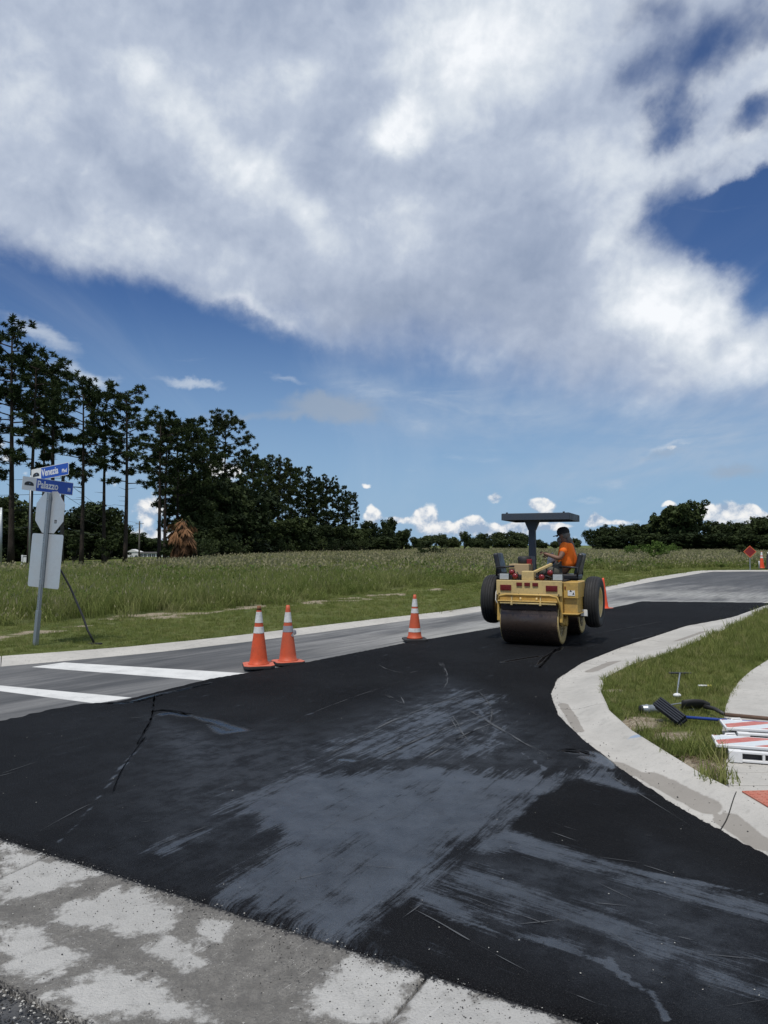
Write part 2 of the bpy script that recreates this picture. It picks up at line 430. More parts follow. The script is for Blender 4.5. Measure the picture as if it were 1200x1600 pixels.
class MB:
    """collects simple shapes, then links them as ONE mesh object"""
    def __init__(s):
        s.v, s.f, s.sm = [], [], []

    def add(s, vs, fs, smooth=False, M=None):
        o = len(s.v)
        s.v += [tuple(M @ Vector(p)) if M is not None else tuple(p) for p in vs]
        s.f += [tuple(i + o for i in f) for f in fs]
        s.sm += [smooth] * len(fs)
        return s

    def box(s, c, d, rot=(0, 0, 0), taper=1.0):
        from mathutils import Euler
        x, y, z = d[0] / 2, d[1] / 2, d[2] / 2
        t = taper
        vs = [(-x, -y, -z), (x, -y, -z), (x, y, -z), (-x, y, -z), (-x * t, -y * t, z), (x * t, -y * t, z), (x * t, y * t, z), (-x * t, y * t, z)]
        M = Matrix.Translation(c) @ Euler(rot).to_matrix().to_4x4()
        return s.add(vs, [(0, 3, 2, 1), (4, 5, 6, 7), (0, 1, 5, 4), (1, 2, 6, 5), (2, 3, 7, 6), (3, 0, 4, 7)], False, M)

    def bar(s, a, b, w, h=None, up=(0, 0, 1)):
        """box section running from a to b"""
        a, b = Vector(a), Vector(b); h = h or w
        d = (b - a); L = d.length; d.normalize()
        u = Vector(up)
        if abs(d.dot(u)) > 0.98: u = Vector((1, 0, 0))
        x = d.cross(u).normalized(); z = x.cross(d).normalized()
        M = Matrix((x, d, z)).transposed().to_4x4(); M.translation = (a + b) / 2
        X, Y, Z = w / 2, L / 2, h / 2
        vs = [(-X, -Y, -Z), (X, -Y, -Z), (X, Y, -Z), (-X, Y, -Z), (-X, -Y, Z), (X, -Y, Z), (X, Y, Z), (-X, Y, Z)]
        return s.add(vs, [(0, 3, 2, 1), (4, 5, 6, 7), (0, 1, 5, 4), (1, 2, 6, 5), (2, 3, 7, 6), (3, 0, 4, 7)], False, M)

    def tube(s, pts, r, n=10, cap=True):
        pts = [Vector(p) for p in pts]
        rs = r if isinstance(r, (list, tuple)) else [r] * len(pts)
        o = len(s.v)
        prev = None
        for i, p in enumerate(pts):
            d = (pts[min(i + 1, len(pts) - 1)] - pts[max(i - 1, 0)])
            if d.length < 1e-9: d = Vector((0, 0, 1))
            d.normalize()
            if prev is None:
                x = d.orthogonal().normalized()
            else:
                x = (prev - d * prev.dot(d)); x = x.normalized() if x.length > 1e-6 else d.orthogonal().normalized()
            prev = x
            y = d.cross(x)
            for k in range(n):
                a = 2 * math.pi * k / n
                s.v.append(tuple(p + (x * math.cos(a) + y * math.sin(a)) * rs[i]))
        for i in range(len(pts) - 1):
            for k in range(n):
                a, b = o + i * n + k, o + i * n + (k + 1) % n
                s.f.append((a, b, b + n, a + n)); s.sm.append(True)
        if cap:
            s.f.append(tuple(o + k for k in reversed(range(n)))); s.sm.append(False)
            e = o + (len(pts) - 1) * n
            s.f.append(tuple(e + k for k in range(n))); s.sm.append(False)
        return s

    def cyl(s, a, b, r, r2=None, n=20):
        return s.tube([a, b], [r, r if r2 is None else r2], n)

    def lathe(s, prof, n=24, M=None, smooth=True, close=False):
        """profile of (radius, z) turned about z"""
        vs, fs = [], []
        for (r, z) in prof:
            for k in range(n):
                a = 2 * math.pi * k / n
                vs.append((r * math.cos(a), r * math.sin(a), z))
        for i in range(len(prof) - 1):
            for k in range(n):
                a, b = i * n + k, i * n + (k + 1) % n
                fs.append((a, b, b + n, a + n))
        if not close:
            if prof[0][0] > 1e-5: fs.append(tuple(reversed(range(n))))
            if prof[-1][0] > 1e-5: fs.append(tuple((len(prof) - 1) * n + k for k in range(n)))
        else:
            i = len(prof) - 1
            for k in range(n):
                a, b = i * n + k, i * n + (k + 1) % n
                fs.append((a, b, (k + 1) % n, k))
        return s.add(vs, fs, smooth, M)

    def prism(s, poly, z0, z1, M=None):
        n = len(poly)
        vs = [(x, y, z0) for x, y in poly] + [(x, y, z1) for x, y in poly]
        fs = [tuple(reversed(range(n))), tuple(range(n, 2 * n))] + [(i, (i + 1) % n, n + (i + 1) % n, n + i) for i in range(n)]
        return s.add(vs, fs, False, M)

    def ball(s, c, r, n=14, m=9, M=None):
        rr = r if isinstance(r, (tuple, list)) else (r, r, r)
        prof = [(math.sin(math.pi * i / m), -math.cos(math.pi * i / m)) for i in range(m + 1)]
        prof[0] = (1e-6, -1); prof[-1] = (1e-6, 1)
        T = Matrix.Translation(c) @ (M or Matrix()) @ Matrix.Diagonal((rr[0], rr[1], rr[2], 1))
        return s.lathe(prof, n, T)

    def mesh(s, name):
        me = bpy.data.meshes.new(name)
        me.from_pydata(s.v, [], s.f)
        me.polygons.foreach_set('use_smooth', s.sm)
        me.update()
        return me

    def build(s, name, mat, parent=None, bevel=0.0, seg=2, label=None):
        me = s.mesh(name)
        o = link(name, me, mat, parent)
        if bevel:
            md = o.modifiers.new('bevel', 'BEVEL'); md.width = bevel; md.segments = seg; md.limit_method = 'ANGLE'; md.angle_limit = R(40)
            md.harden_normals = False
        if label: o['label'] = label
        return o


AX = Matrix.Rotation(R(90), 4, 'Y')      # lathe axis z -> x


def copy_tree(o, parent=None):
    c = o.copy(); COL.objects.link(c)
    if parent is not None: c.parent = parent
    for ch in [x for x in bpy.data.objects if x.parent == o]:
        copy_tree(ch, c)
    return c


# ------------------------------------------------------------------ 2D helpers
def sdf_poly(px, py, poly):
    """signed distance, positive inside (numpy arrays)"""
    px = np.asarray(px, dtype=np.float64); py = np.asarray(py, dtype=np.float64)
    d = np.full(px.shape, 1e18); inside = np.zeros(px.shape, bool)
    n = len(poly)
    for i in range(n):
        x0, y0 = poly[i]; x1, y1 = poly[(i + 1) % n]
        ex, ey = x1 - x0, y1 - y0
        wx, wy = px - x0, py - y0
        t = np.clip((wx * ex + wy * ey) / (ex * ex + ey * ey + 1e-12), 0, 1)
        d = np.minimum(d, (wx - ex * t) ** 2 + (wy - ey * t) ** 2)
        c = ((y0 <= py) & (y1 > py)) | ((y1 <= py) & (y0 > py))
        with np.errstate(divide='ignore', invalid='ignore'):
            xi = x0 + (py - y0) / (y1 - y0 + 1e-18) * ex
        inside ^= c & (px < xi)
    d = np.sqrt(d)
    return np.where(inside, d, -d)


def dist_line(px, py, pts):
    """distance to a polyline and parameter 0..1 along it"""
    best = np.full(np.shape(px), 1e18); par = np.zeros(np.shape(px))
    n = len(pts) - 1
    for i in range(n):
        x0, y0 = pts[i]; x1, y1 = pts[i + 1]
        ex, ey = x1 - x0, y1 - y0
        wx, wy = px - x0, py - y0
        t = np.clip((wx * ex + wy * ey) / (ex * ex + ey * ey + 1e-12), 0, 1)
        d = (wx - ex * t) ** 2 + (wy - ey * t) ** 2
        m = d < best
        best = np.where(m, d, best); par = np.where(m, (i + t) / n, par)
    return np.sqrt(best), par


_rng = np.random.RandomState(7)
_LAT = _rng.rand(256, 256)


def vnoise(x, y):
    x = np.asarray(x, float); y = np.asarray(y, float)
    xi, yi = np.floor(x).astype(int), np.floor(y).astype(int)
    fx, fy = x - xi, y - yi
    fx = fx * fx * (3 - 2 * fx); fy = fy * fy * (3 - 2 * fy)
    a = _LAT[xi % 256, yi % 256]; b = _LAT[(xi + 1) % 256, yi % 256]
    c = _LAT[xi % 256, (yi + 1) % 256]; d = _LAT[(xi + 1) % 256, (yi + 1) % 256]
    return (a * (1 - fx) + b * fx) * (1 - fy) + (c * (1 - fx) + d * fx) * fy


def fbm(x, y, o=4, g=0.5):
    s = 0; a = 1; t = 0
    for k in range(o):
        s = s + a * vnoise(np.asarray(x) * 2 ** k + 17.3 * k, np.asarray(y) * 2 ** k + 5.7 * k); t += a; a *= g
    return s / t - 0.5


def grid_mesh_np(xs, ys, zfun, keep=None):
    X, Y = np.meshgrid(xs, ys)
    nx, ny = len(xs), len(ys)
    Z = zfun(X, Y)
    idx = np.arange(nx * ny).reshape(ny, nx)
    F = np.stack([idx[:-1, :-1], idx[:-1, 1:], idx[1:, 1:], idx[1:, :-1]], -1).reshape(-1, 4)
    V = np.stack([X.ravel(), Y.ravel(), Z.ravel()], -1)
    if keep is not None:
        k = keep(X, Y).ravel()
        F = F[k[F].any(1)]
        used = np.unique(F)
        remap = -np.ones(len(V), int); remap[used] = np.arange(len(used))
        V = V[used]; F = remap[F]
    return V, F


def resample(pts, step):
    out = [pts[0]]
    for a, b in zip(pts[:-1], pts[1:]):
        L = math.dist(a, b); n = max(1, int(round(L / step)))
        for k in range(1, n + 1):
            t = k / n; out.append((a[0] + (b[0] - a[0]) * t, a[1] + (b[1] - a[1]) * t))
    return out


def smooth_line(pts, it=2):
    """Chaikin corner cutting, ends kept"""
    for _ in range(it):
        q = [pts[0]]
        for a, b in zip(pts[:-1], pts[1:]):
            q += [(a[0] * .75 + b[0] * .25, a[1] * .75 + b[1] * .25), (a[0] * .25 + b[0] * .75, a[1] * .25 + b[1] * .75)]
        q.append(pts[-1]); pts = q
    return pts

# ------------------------------------------------------------------ outlines of the place (points on the ground)
LC = [(-40.0, -21.0), (-16.0, -0.5)] + [P(u, v) for u, v in [(0, 1042), (125, 1031), (250, 1019), (396, 1002), (473, 992), (643, 969), (700, 964), (943, 924), (1019, 909)]]
LC += [(19.6, 46.6), (20.9, 48.2), (23.0, 49.1), (60, 50.5)]
UC = [(-40.5, -20.3), (-16.4, 0.2)] + [P(u, v, .02) for u, v in [(0, 1031), (187, 1017), (333, 1002), (473, 985), (587, 971), (700, 958), (941, 920), (1013, 905)]]
UC += [(19.3, 47.2), (20.5, 48.8), (22.8, 49.6), (60, 51.0)]
RO = [(60, 41.0), (34.0, 38.8), (22.0, 33.0), (15.5, 27.3)] + [P(u, v) for u, v in [(1187, 943), (1067, 980), (967, 1013), (907, 1037), (867, 1063), (857, 1087), (867, 1120), (907, 1160), (967, 1207), (1033, 1253), (1100, 1293), (1200, 1347)]] + [(2.75, 2.9), (4.6, 0.9), (12.0, -5.0)]
RI = [(60, 40.2), (34.2, 38.1), (22.4, 32.4), (16.0, 26.8)] + [P(u, v, .1) for u, v in [(1200, 950), (1133, 983), (1053, 1017), (987, 1037), (947, 1057), (939, 1080), (953, 1110), (987, 1140), (1040, 1173), (1100, 1210), (1137, 1228), (1200, 1262)]] + [(3.15, 3.35), (5.0, 1.35), (12.4, -4.4)]
MIDC = [((a[0] + b[0]) / 2, (a[1] + b[1]) / 2) for a, b in zip(LC, UC)]
mid_r = [((a[0] + b[0]) / 2, (a[1] + b[1]) / 2) for a, b in zip(RO, RI)]
PAVE = MIDC + mid_r + [(12, -30), (-40, -30)]
NEWA = [P(u, v) for u, v in [(0, 1130), (60, 1115), (130, 1103), (180, 1100), (240, 1085), (330, 1063), (380, 1055), (465, 1040), (630, 1007), (760, 985), (860, 969), (947, 953), (1000, 941), (1187, 943)]]
G_DIR = Vector((2.82, -1.63)).normalized(); G_NRM = Vector((-G_DIR.y, G_DIR.x))
G_A = Vector((-2.2, 4.4))                       # a point on the far edge of the foreground gutter
G_W = 0.86
gl = G_A - G_DIR * 7.5; gr = G_A + G_DIR * 8.5
NEWA_FULL = [(-9.0, 3.6)] + NEWA + [(11.6, 22.0), (9.0, 18.5)]
NEWA_FULL += [(p[0] + .05, p[1]) for p in RO[5:-3]] + [(2.15, 4.0), (2.85, 2.8), (4.0, 1.5), (gr.x - 1.0, gr.y + .6)]
NEWA_FULL += [tuple(G_A + G_DIR * s) for s in (3.25, 2.4, 1.5, 0.6, 0.0, -1.0, -3.0)] + [(-7.0, 4.2)]
# crop 1 shows the overlay lapping over the curb's lower lip: keep within 5 cm
TALL = [(-60, -10)] + [P(u, v) for u, v in [(0, 983), (100, 977), (217, 970), (267, 963), (333, 958), (360, 957), (473, 947), (572, 931), (643, 923), (700, 918), (907, 891)]] + [(16.0, 47), (18, 51.3), (22, 53.0), (70, 54.5), (220, 80), (220, 230), (-30, 230), (-26, 110), (-16, 75), (-18, 52), (-28, 46), (-60, 44), (-90, 30)]


def terrain(x, y):
    z = 0.075 + 0 * x
    D = np.hypot(x, y)
    z = z + np.clip((D - 10) / 40, 0, 1) * 0.35 * fbm(x / 14.0 + 3, y / 14.0, 3)
    dip = np.clip((D - 108) / 60, 0, 1); dip = dip * dip * (3 - 2 * dip)
    side = np.clip((-x - 22) / 22, 0, 1)
    return z - 2.7 * dip * side


def tz(x, y):
    return float(terrain(np.array([float(x)]), np.array([float(y)]))[0])


DIRT = [(P(30, 998), 1.5, .5), (P(300, 965), 1.6, .55), (P(230, 966), 1.2, .3), (P(480, 947), 1.9, .6), (P(560, 941), 1.7, .6), (P(612, 934), 1.5, .6), (P(690, 925), 1.4, .5), (P(395, 955), 1.3, .35),
        (P(860, 905), 1.6, .5), (P(130, 984), 1.0, .3)]
DIRT_R = [(P(1003, 1128, .1), .30, .16), (P(1060, 1148, .1), .26, .12), (P(1110, 1200, .1), .3, .1), (P(1090, 1192, .1), .24, .1), (P(962, 1078, .1), .16, .07)]
_tl = TALL


def dirtmask(x, y):
    m = 0 * x
    for (c, rx, ry) in DIRT:
        dx, dy = x - c[0], y - c[1]
        a = R(38); ux, uy = dx * math.sin(a) + dy * math.cos(a), dx * math.cos(a) - dy * math.sin(a)
        m = np.maximum(m, .72 - np.hypot(ux / (rx * 1.1), uy / rx / .45) + fbm(x * 2.1, y * 2.1, 3) * 2.2)
    for (c, rx, ry) in DIRT_R:
        m = np.maximum(m, 1 - np.hypot((x - c[0]) / rx, (y - c[1]) / (ry * 2.2)) + fbm(x * 7, y * 7, 3) * 1.3)
    return m


def axis(fine0, fine1, step, far0, far1, grow=1.12):
    a = list(np.arange(fine0, fine1 + 1e-6, step))
    s = step; x = a[-1]; hi = []
    while x < far1: s *= grow; x += s; hi.append(x)
    s = step; x = a[0]; lo = []
    while x > far0: s *= grow; x -= s; lo.append(x)
    return np.array(lo[::-1] + a + hi)


def build_ground():
    xs = axis(-12, 18, .14, -3000, 3000); ys = axis(4, 34, .14, -40, 4200)
    dm = {}

    def zf(X, Y):
        z = terrain(X, Y)
        s = sdf_poly(X.ravel(), Y.ravel(), PAVE).reshape(X.shape)
        nr = (X > 1) & (Y < 24) & (X < 12)
        z = np.where(nr & (s < 0), np.maximum(z, 0.085), z)
        z = z - np.clip((s + .27) * 1.6, 0, .22)
        dm['t'] = np.clip(sdf_poly(X.ravel(), Y.ravel(), TALL), -3, 3).ravel()
        dm['d'] = np.clip(dirtmask(X, Y), 0, 1).ravel()
        return z
    V, F = grid_mesh_np(xs, ys, zf)
    m, g, b = principled('soil_and_turf')
    pos = g.new('ShaderNodeNewGeometry').outputs['Position']
    n1 = g.noise(pos, 0.35, 4, .6); n2 = g.noise(pos, 2.5, 5, .65); n3 = g.noise(pos, 24, 4, .7); n4 = g.noise(pos, .045, 4, .6)
    green = g.mix(g.mapr(n1, .35, .65), (0.090, 0.115, 0.032), (0.155, 0.175, 0.058))
    green = g.mix(g.mapr(n3, .35, .7, 0, .6), green, (0.035, 0.045, 0.016))
    field = g.mix(g.mapr(n4, .35, .65), (0.085, 0.105, 0.036), (0.150, 0.155, 0.070))
    field = g.mix(g.mapr(n2, .3, .7, 0, .5), field, (0.045, 0.058, 0.02))
    col = g.mix(g.mapr(g.attr('tall'), -.3, .4), green, field)
    sand = g.mix(g.mapr(n3, .3, .7), (0.20, 0.165, 0.115), (0.40, 0.345, 0.26))
    col = g.mix(g.mapr(g.math('ADD', g.attr('dirt'), g.math('MULTIPLY', g.math('SUBTRACT', n2, .5), .8)), .12, .42), col, sand)
    g.l.new(col, b.inputs['Base Color']); b.inputs['Roughness'].default_value = 1.0; b.inputs['Specular IOR Level'].default_value = .1
    g.l.new(g.bump(n3, .9, .05), b.inputs['Normal'])
    me = np_mesh('ground', V, F, [m], attrs={'tall': dm['t'], 'dirt': dm['d']}, smooth=True)
    tag(link('ground', me), kind='structure')


build_ground()

# ------------------------------------------------------------------ old asphalt road
ROAD_ANG = R(36)


def mat_old_asphalt():
    m, g, b = principled('worn_asphalt')
    pos = g.new('ShaderNodeNewGeometry').outputs['Position']
    al = g.mapping(pos, rot=(0, 0, -R(90) + ROAD_ANG), sc=(1, 1, 1))       # x along the road
    long = g.mapping(al, sc=(.16, 1.5, 1)); long2 = g.mapping(al, sc=(.8, 9, 1))
    n1 = g.noise(long, 1.0, 6, .62, .6); n2 = g.noise(long2, 1.0, 5, .65, .3); n3 = g.noise(pos, .55, 5, .6); n4 = g.noise(pos, 140, 2, .6); n5 = g.noise(pos, 9, 5, .7)
    f = g.math('ADD', g.math('MULTIPLY', n1, .55), g.math('ADD', g.math('MULTIPLY', n2, .25), g.math('MULTIPLY', n3, .2)))
    c = g.mix(g.mapr(f, .36, .66), (0.068, 0.070, 0.073), (0.285, 0.282, 0.275))
    c = g.mix(g.mapr(g.math('ADD', n2, g.math('MULTIPLY', n1, .5)), .80, .98, 0, .8), c, (0.30, 0.30, 0.29))
    c = g.mix(g.mapr(n5, .55, .75, 0, .35), c, (0.045, 0.047, 0.05))
    c = g.mix(g.mapr(n4, .35, .65, 0, .45), c, (0.06, 0.06, 0.06))
    far = g.attr('fresh')
    c = g.mix(g.math('MULTIPLY', far, .72), c, (0.045, 0.048, 0.054))
    dust = g.attr('dust')
    c = g.mix(g.math('MULTIPLY', dust, g.mapr(n2, .3, .62, .25, 1)), c, (0.34, 0.34, 0.32))
    g.l.new(c, b.inputs['Base Color'])
    g.l.new(g.mapr(n3, .3, .7, .75, .95), b.inputs['Roughness'])
    b.inputs['Specular IOR Level'].default_value = .3
    g.l.new(g.bump(n4, .6, .006, g.bump(n5, .3, .02)), b.inputs['Normal'])
    return m


def build_old_road():
    xs = axis(-12, 12, .25, -40, 62, 1.05); ys = axis(2, 30, .25, -30, 52, 1.05)
    hold = {}

    def zf(X, Y):
        hold['s'] = 0
        return 0 * X - 0.02 * (sdf_poly(X.ravel(), Y.ravel(), NEWA_FULL).reshape(X.shape) > .6)
    V, F = grid_mesh_np(xs, ys, zf, lambda X, Y: sdf_poly(X, Y, PAVE) > -.12)
    # dip below the foreground gutter so that its slabs sit in the surface
    p = V[:, :2]
    along = (p[:, 0] - G_A.x) * G_DIR.x + (p[:, 1] - G_A.y) * G_DIR.y
    across = -((p[:, 0] - G_A.x) * G_NRM.x + (p[:, 1] - G_A.y) * G_NRM.y)
    V[:, 2] -= .02 * ((across > -.1) & (across < G_W + .1))
    px, py = V[:, 0], V[:, 1]
    # darker resurfaced stretch on the right; dusty strip just beyond the new overlay
    c, s = math.cos(ROAD_ANG), math.sin(ROAD_ANG)
    alongr = px * s + py * c
    fresh = np.clip((alongr - 29 + 4 * fbm(px / 3, py / 3, 2)) / 9, 0, 1)
    fresh = np.maximum(fresh, .5 * np.clip((10.8 - alongr) / 2.5, 0, 1))
    ac_ = -((px - G_A.x) * G_NRM.x + (py - G_A.y) * G_NRM.y)
    fresh = np.where((ac_ > G_W - .1) & (py < 6), 1.25, fresh)
    d = -sdf_poly(px, py, NEWA_FULL)
    dust = np.clip(1 - d / (1.5 + 1.2 * fbm(alongr / 2.5, d * 2, 2)), 0, 1) * np.clip((alongr - 9.5) / 2.5, 0, 1) * .9
    dust = np.maximum(dust, np.clip(1 - np.abs(alongr - 27.5) / 3.0, 0, 1) * .75)
    me = np_mesh('worn_road', V, F, [mat_old_asphalt()], attrs={'fresh': fresh, 'dust': dust}, smooth=True)
    tag(link('worn_road', me), kind='structure')


build_old_road()


# ------------------------------------------------------------------ concrete
def mat_concrete(name, stained=False, base=(.47, .452, .415)):
    m, g, b = principled(name)
    pos = g.new('ShaderNodeNewGeometry').outputs['Position']
    n1 = g.noise(pos, 1.3, 5, .6); n2 = g.noise(pos, 11, 5, .68); n3 = g.noise(pos, 95, 3, .7); n4 = g.noise(pos, 3.5, 6, .7, .6)
    c = g.mix(g.mapr(n1, .3, .7), tuple(x * .80 for x in base), base)
    c = g.mix(g.mapr(n2, .48, .75, 0, .5), c, tuple(x * .58 for x in base))
    c = g.mix(g.mapr(n3, .5, .75, 0, .45), c, tuple(x * .55 for x in base))
    if stained:
        st = g.attr('stain')
        fld = g.math('ADD', st, g.math('ADD', g.math('MULTIPLY', g.math('SUBTRACT', n4, .5), 1.35), g.math('MULTIPLY', g.math('SUBTRACT', n2, .5), 1.25)))
        k = g.mapr(fld, .33, .62)
        dark = g.mix(g.mapr(n2, .35, .7), (0.105, 0.098, 0.088), (0.190, 0.180, 0.162))
        dark = g.mix(g.mapr(n3, .42, .62, 0, .55), dark, (0.075, 0.072, 0.068))
        c = g.mix(g.math('MULTIPLY', k, .92), c, dark)
        tar = g.mapr(g.math('ADD', g.attr('tar'), g.math('MULTIPLY', g.math('SUBTRACT', g.noise(pos, 60, 4, .75), .5), 1.1)), .45, .62)
        c = g.mix(tar, c, (0.022, 0.022, 0.024))
        fl = g.voro(pos, 75, 'F1')
        amt = g.mapr(n2, .42, .62, .02, .13)
        c = g.mix(g.math('MULTIPLY', g.math('LESS_THAN', fl, amt), g.math('MULTIPLY', k, .8)), c, (0.62, 0.61, 0.58))
        pit = g.voro(g.mapping(pos, (4, 2, 0)), 55, 'F1')
        c = g.mix(g.math('LESS_THAN', pit, g.mapr(n2, .4, .7, .02, .16)), c, (0.05, 0.048, 0.045))
        scr = g.noise(turned(g, pos, R(50), 3, 60), 1, 4, .6, .8)
        c = g.mix(g.mapr(scr, .66, .74, 0, .5), c, (0.66, 0.65, 0.62))
        h = g.math('ADD', g.math('MULTIPLY', n3, 1.0), g.math('MULTIPLY', n2, 1.3))
        g.l.new(g.bump(h, .85, .012), b.inputs['Normal'])
    else:
        st = g.attr('stain')
        fld = g.math('ADD', st, g.math('ADD', g.math('MULTIPLY', g.math('SUBTRACT', n4, .5), .35), g.math('MULTIPLY', g.math('SUBTRACT', n2, .5), .12)))
        c = g.mix(g.mapr(fld, .44, .54, 0, .72), c, (0.20, 0.18, 0.155))
        sp = g.voro(pos, 22, 'F1')
        c = g.mix(g.math('LESS_THAN', sp, g.mapr(n1, .4, .65, .04, .13)), c, (0.06, 0.055, 0.05))
        tar = g.mapr(g.math('ADD', g.attr('tar'), g.math('MULTIPLY', g.math('SUBTRACT', g.noise(pos, 26, 4, .75), .5), 1.2)), .45, .6)
        c = g.mix(tar, c, (0.024, 0.024, 0.026))
        blue = g.attr('blue')
        c = g.mix(g.mapr(g.math('ADD', blue, g.math('MULTIPLY', g.math('SUBTRACT', n3, .5), .6)), .5, .7, 0, .55), c, (0.12, 0.24, 0.42))
        g.l.new(g.bump(n3, .5, .004, g.bump(n2, .25, .01)), b.inputs['Normal'])
    g.l.new(c, b.inputs['Base Color'])
    b.inputs['Roughness'].default_value = .86; b.inputs['Specular IOR Level'].default_value = .3
    return m


M_CURB = mat_concrete('curb_concrete')
M_GUT = mat_concrete('weathered_gutter_concrete', True, base=(.46, .452, .43))


def arc(pts):
    L = [0]
    for a, b in zip(pts[:-1], pts[1:]): L.append(L[-1] + math.dist(a, b))
    return L


def at_arc(pts, L, s):
    for i in range(len(pts) - 1):
        if s <= L[i + 1] or i == len(pts) - 2:
            t = (s - L[i]) / max(L[i + 1] - L[i], 1e-9); t = min(max(t, 0), 1)
            return (pts[i][0] + (pts[i + 1][0] - pts[i][0]) * t, pts[i][1] + (pts[i + 1][1] - pts[i][1]) * t)


def curb(name, outer, inner, prof, slab, s0, s1, step, label=None, stain=None, tar=None, blue=None, joints=None):
    """strip of slabs between two outlines; prof(t, s) gives height across 0..1"""
    root = empty(name, (0, 0, 0)); tag(root, kind='structure')
    mid = [((a[0] + b[0]) / 2, (a[1] + b[1]) / 2) for a, b in zip(outer, inner)]
    L = arc(mid)
    LO = arc(outer); LI = arc(inner)

    def par(s):       # matching points on both outlines
        for i in range(len(mid) - 1):
            if s <= L[i + 1] or i == len(mid) - 2:
                t = min(max((s - L[i]) / max(L[i + 1] - L[i], 1e-9), 0), 1)
                o = Vector(outer[i]).lerp(Vector(outer[i + 1]), t); n = Vector(inner[i]).lerp(Vector(inner[i + 1]), t)
                return o, n
    cuts = joints or list(np.arange(s0, s1, slab)) + [s1]
    for a, b in zip(cuts[:-1], cuts[1:]):
        g = .006
        ss = np.linspace(a + g, b - g, max(2, int((b - a) / step) + 1))
        nt = 9 if step > .2 else 26
        V, F = [], []
        for s in ss:
            o, n = par(s)
            row = [(o.x, o.y, -.12)] + [((o.x + (n.x - o.x) * t), (o.y + (n.y - o.y) * t), prof(t, s)) for t in np.linspace(0, 1, nt)] + [(n.x, n.y, -.12)]
            V += row
        k = nt + 2
        for i in range(len(ss) - 1):
            for j in range(k - 1):
                F.append((i * k + j, i * k + j + 1, (i + 1) * k + j + 1, (i + 1) * k + j))
        # end faces as strips down
        me = bpy.data.meshes.new('slab')
        F2 = [tuple(range(k)), tuple(reversed([(len(ss) - 1) * k + j for j in range(k)]))]
        me.from_pydata(V, [], F + F2)
        arr = np.array(V)
        for nm, fn in (('stain', stain), ('tar', tar), ('blue', blue)):
            at_ = me.attributes.new(nm, 'FLOAT', 'POINT')
            at_.data.foreach_set('value', (fn(arr[:, 0], arr[:, 1]) if fn else np.zeros(len(V))).astype(np.float32))
        link('slab', me, M_CURB, root)
    return root, par, L


def prof_far(t, s):
    return 0.012 + 0.07 * (t ** 1.6) + (-.008 if t < .02 or t > .98 else 0)


def prof_right(t, s):
    # gutter pan, then a low rolled curb
    z = 0.016 + 0.012 * t if t < .30 else 0.020 + 0.085 * (1 - math.cos(math.pi * min(1, (t - .30) / .70))) / 2
    return z + (-.010 if t < .02 or t > .98 else 0)


def stain_right(x, y):
    m = 0 * x
    for (u0, v0, u1, v1, w) in [(1010, 1212, 1105, 1262, .085), (1135, 1282, 1190, 1318, .075), (962, 1194, 985, 1204, .08), (925, 1175, 940, 1186, .05), (880, 1100, 905, 1140, .05), (925, 1050, 960, 1035, .10), (1060, 1005, 1100, 990, .08)]:
        d, p = dist_line(x, y, [P(u0, v0, .02), P(u1, v1, .03)])
        m = np.maximum(m, 1 - .5 * d / w)
    return m


def tar_right(x, y):
    d, p = dist_line(x, y, RO)
    return .66 - d * 6.5


def blue_right(x, y):
    c = P(997, 1156, .07)
    return 1 - .5 * np.hypot((x - c[0]) / .10, (y - c[1]) / .05)


# find slab joints so that one falls where the photograph shows it
_r, _par, _L = curb('far_curb', LC, UC, prof_far, 3.0, 20.0, 130.0, .5, tar=None)
_mid = [((a[0] + b[0]) / 2, (a[1] + b[1]) / 2) for a, b in zip(RO, RI)]
_LL = arc(_mid)
_jp = P(1135, 1272, .04)
_best = min(np.arange(0, _LL[-1], .02), key=lambda s: math.dist(at_arc(_mid, _LL, s), _jp))
_js = [_best + 3.05 * k for k in range(-22, 4)]
_js = [s for s in _js if 0 < s < _LL[-1]]
curb('near_curb', RO, RI, prof_right, 3.0, 0, 1, .06, stain=stain_right, tar=tar_right, blue=blue_right, joints=_js)


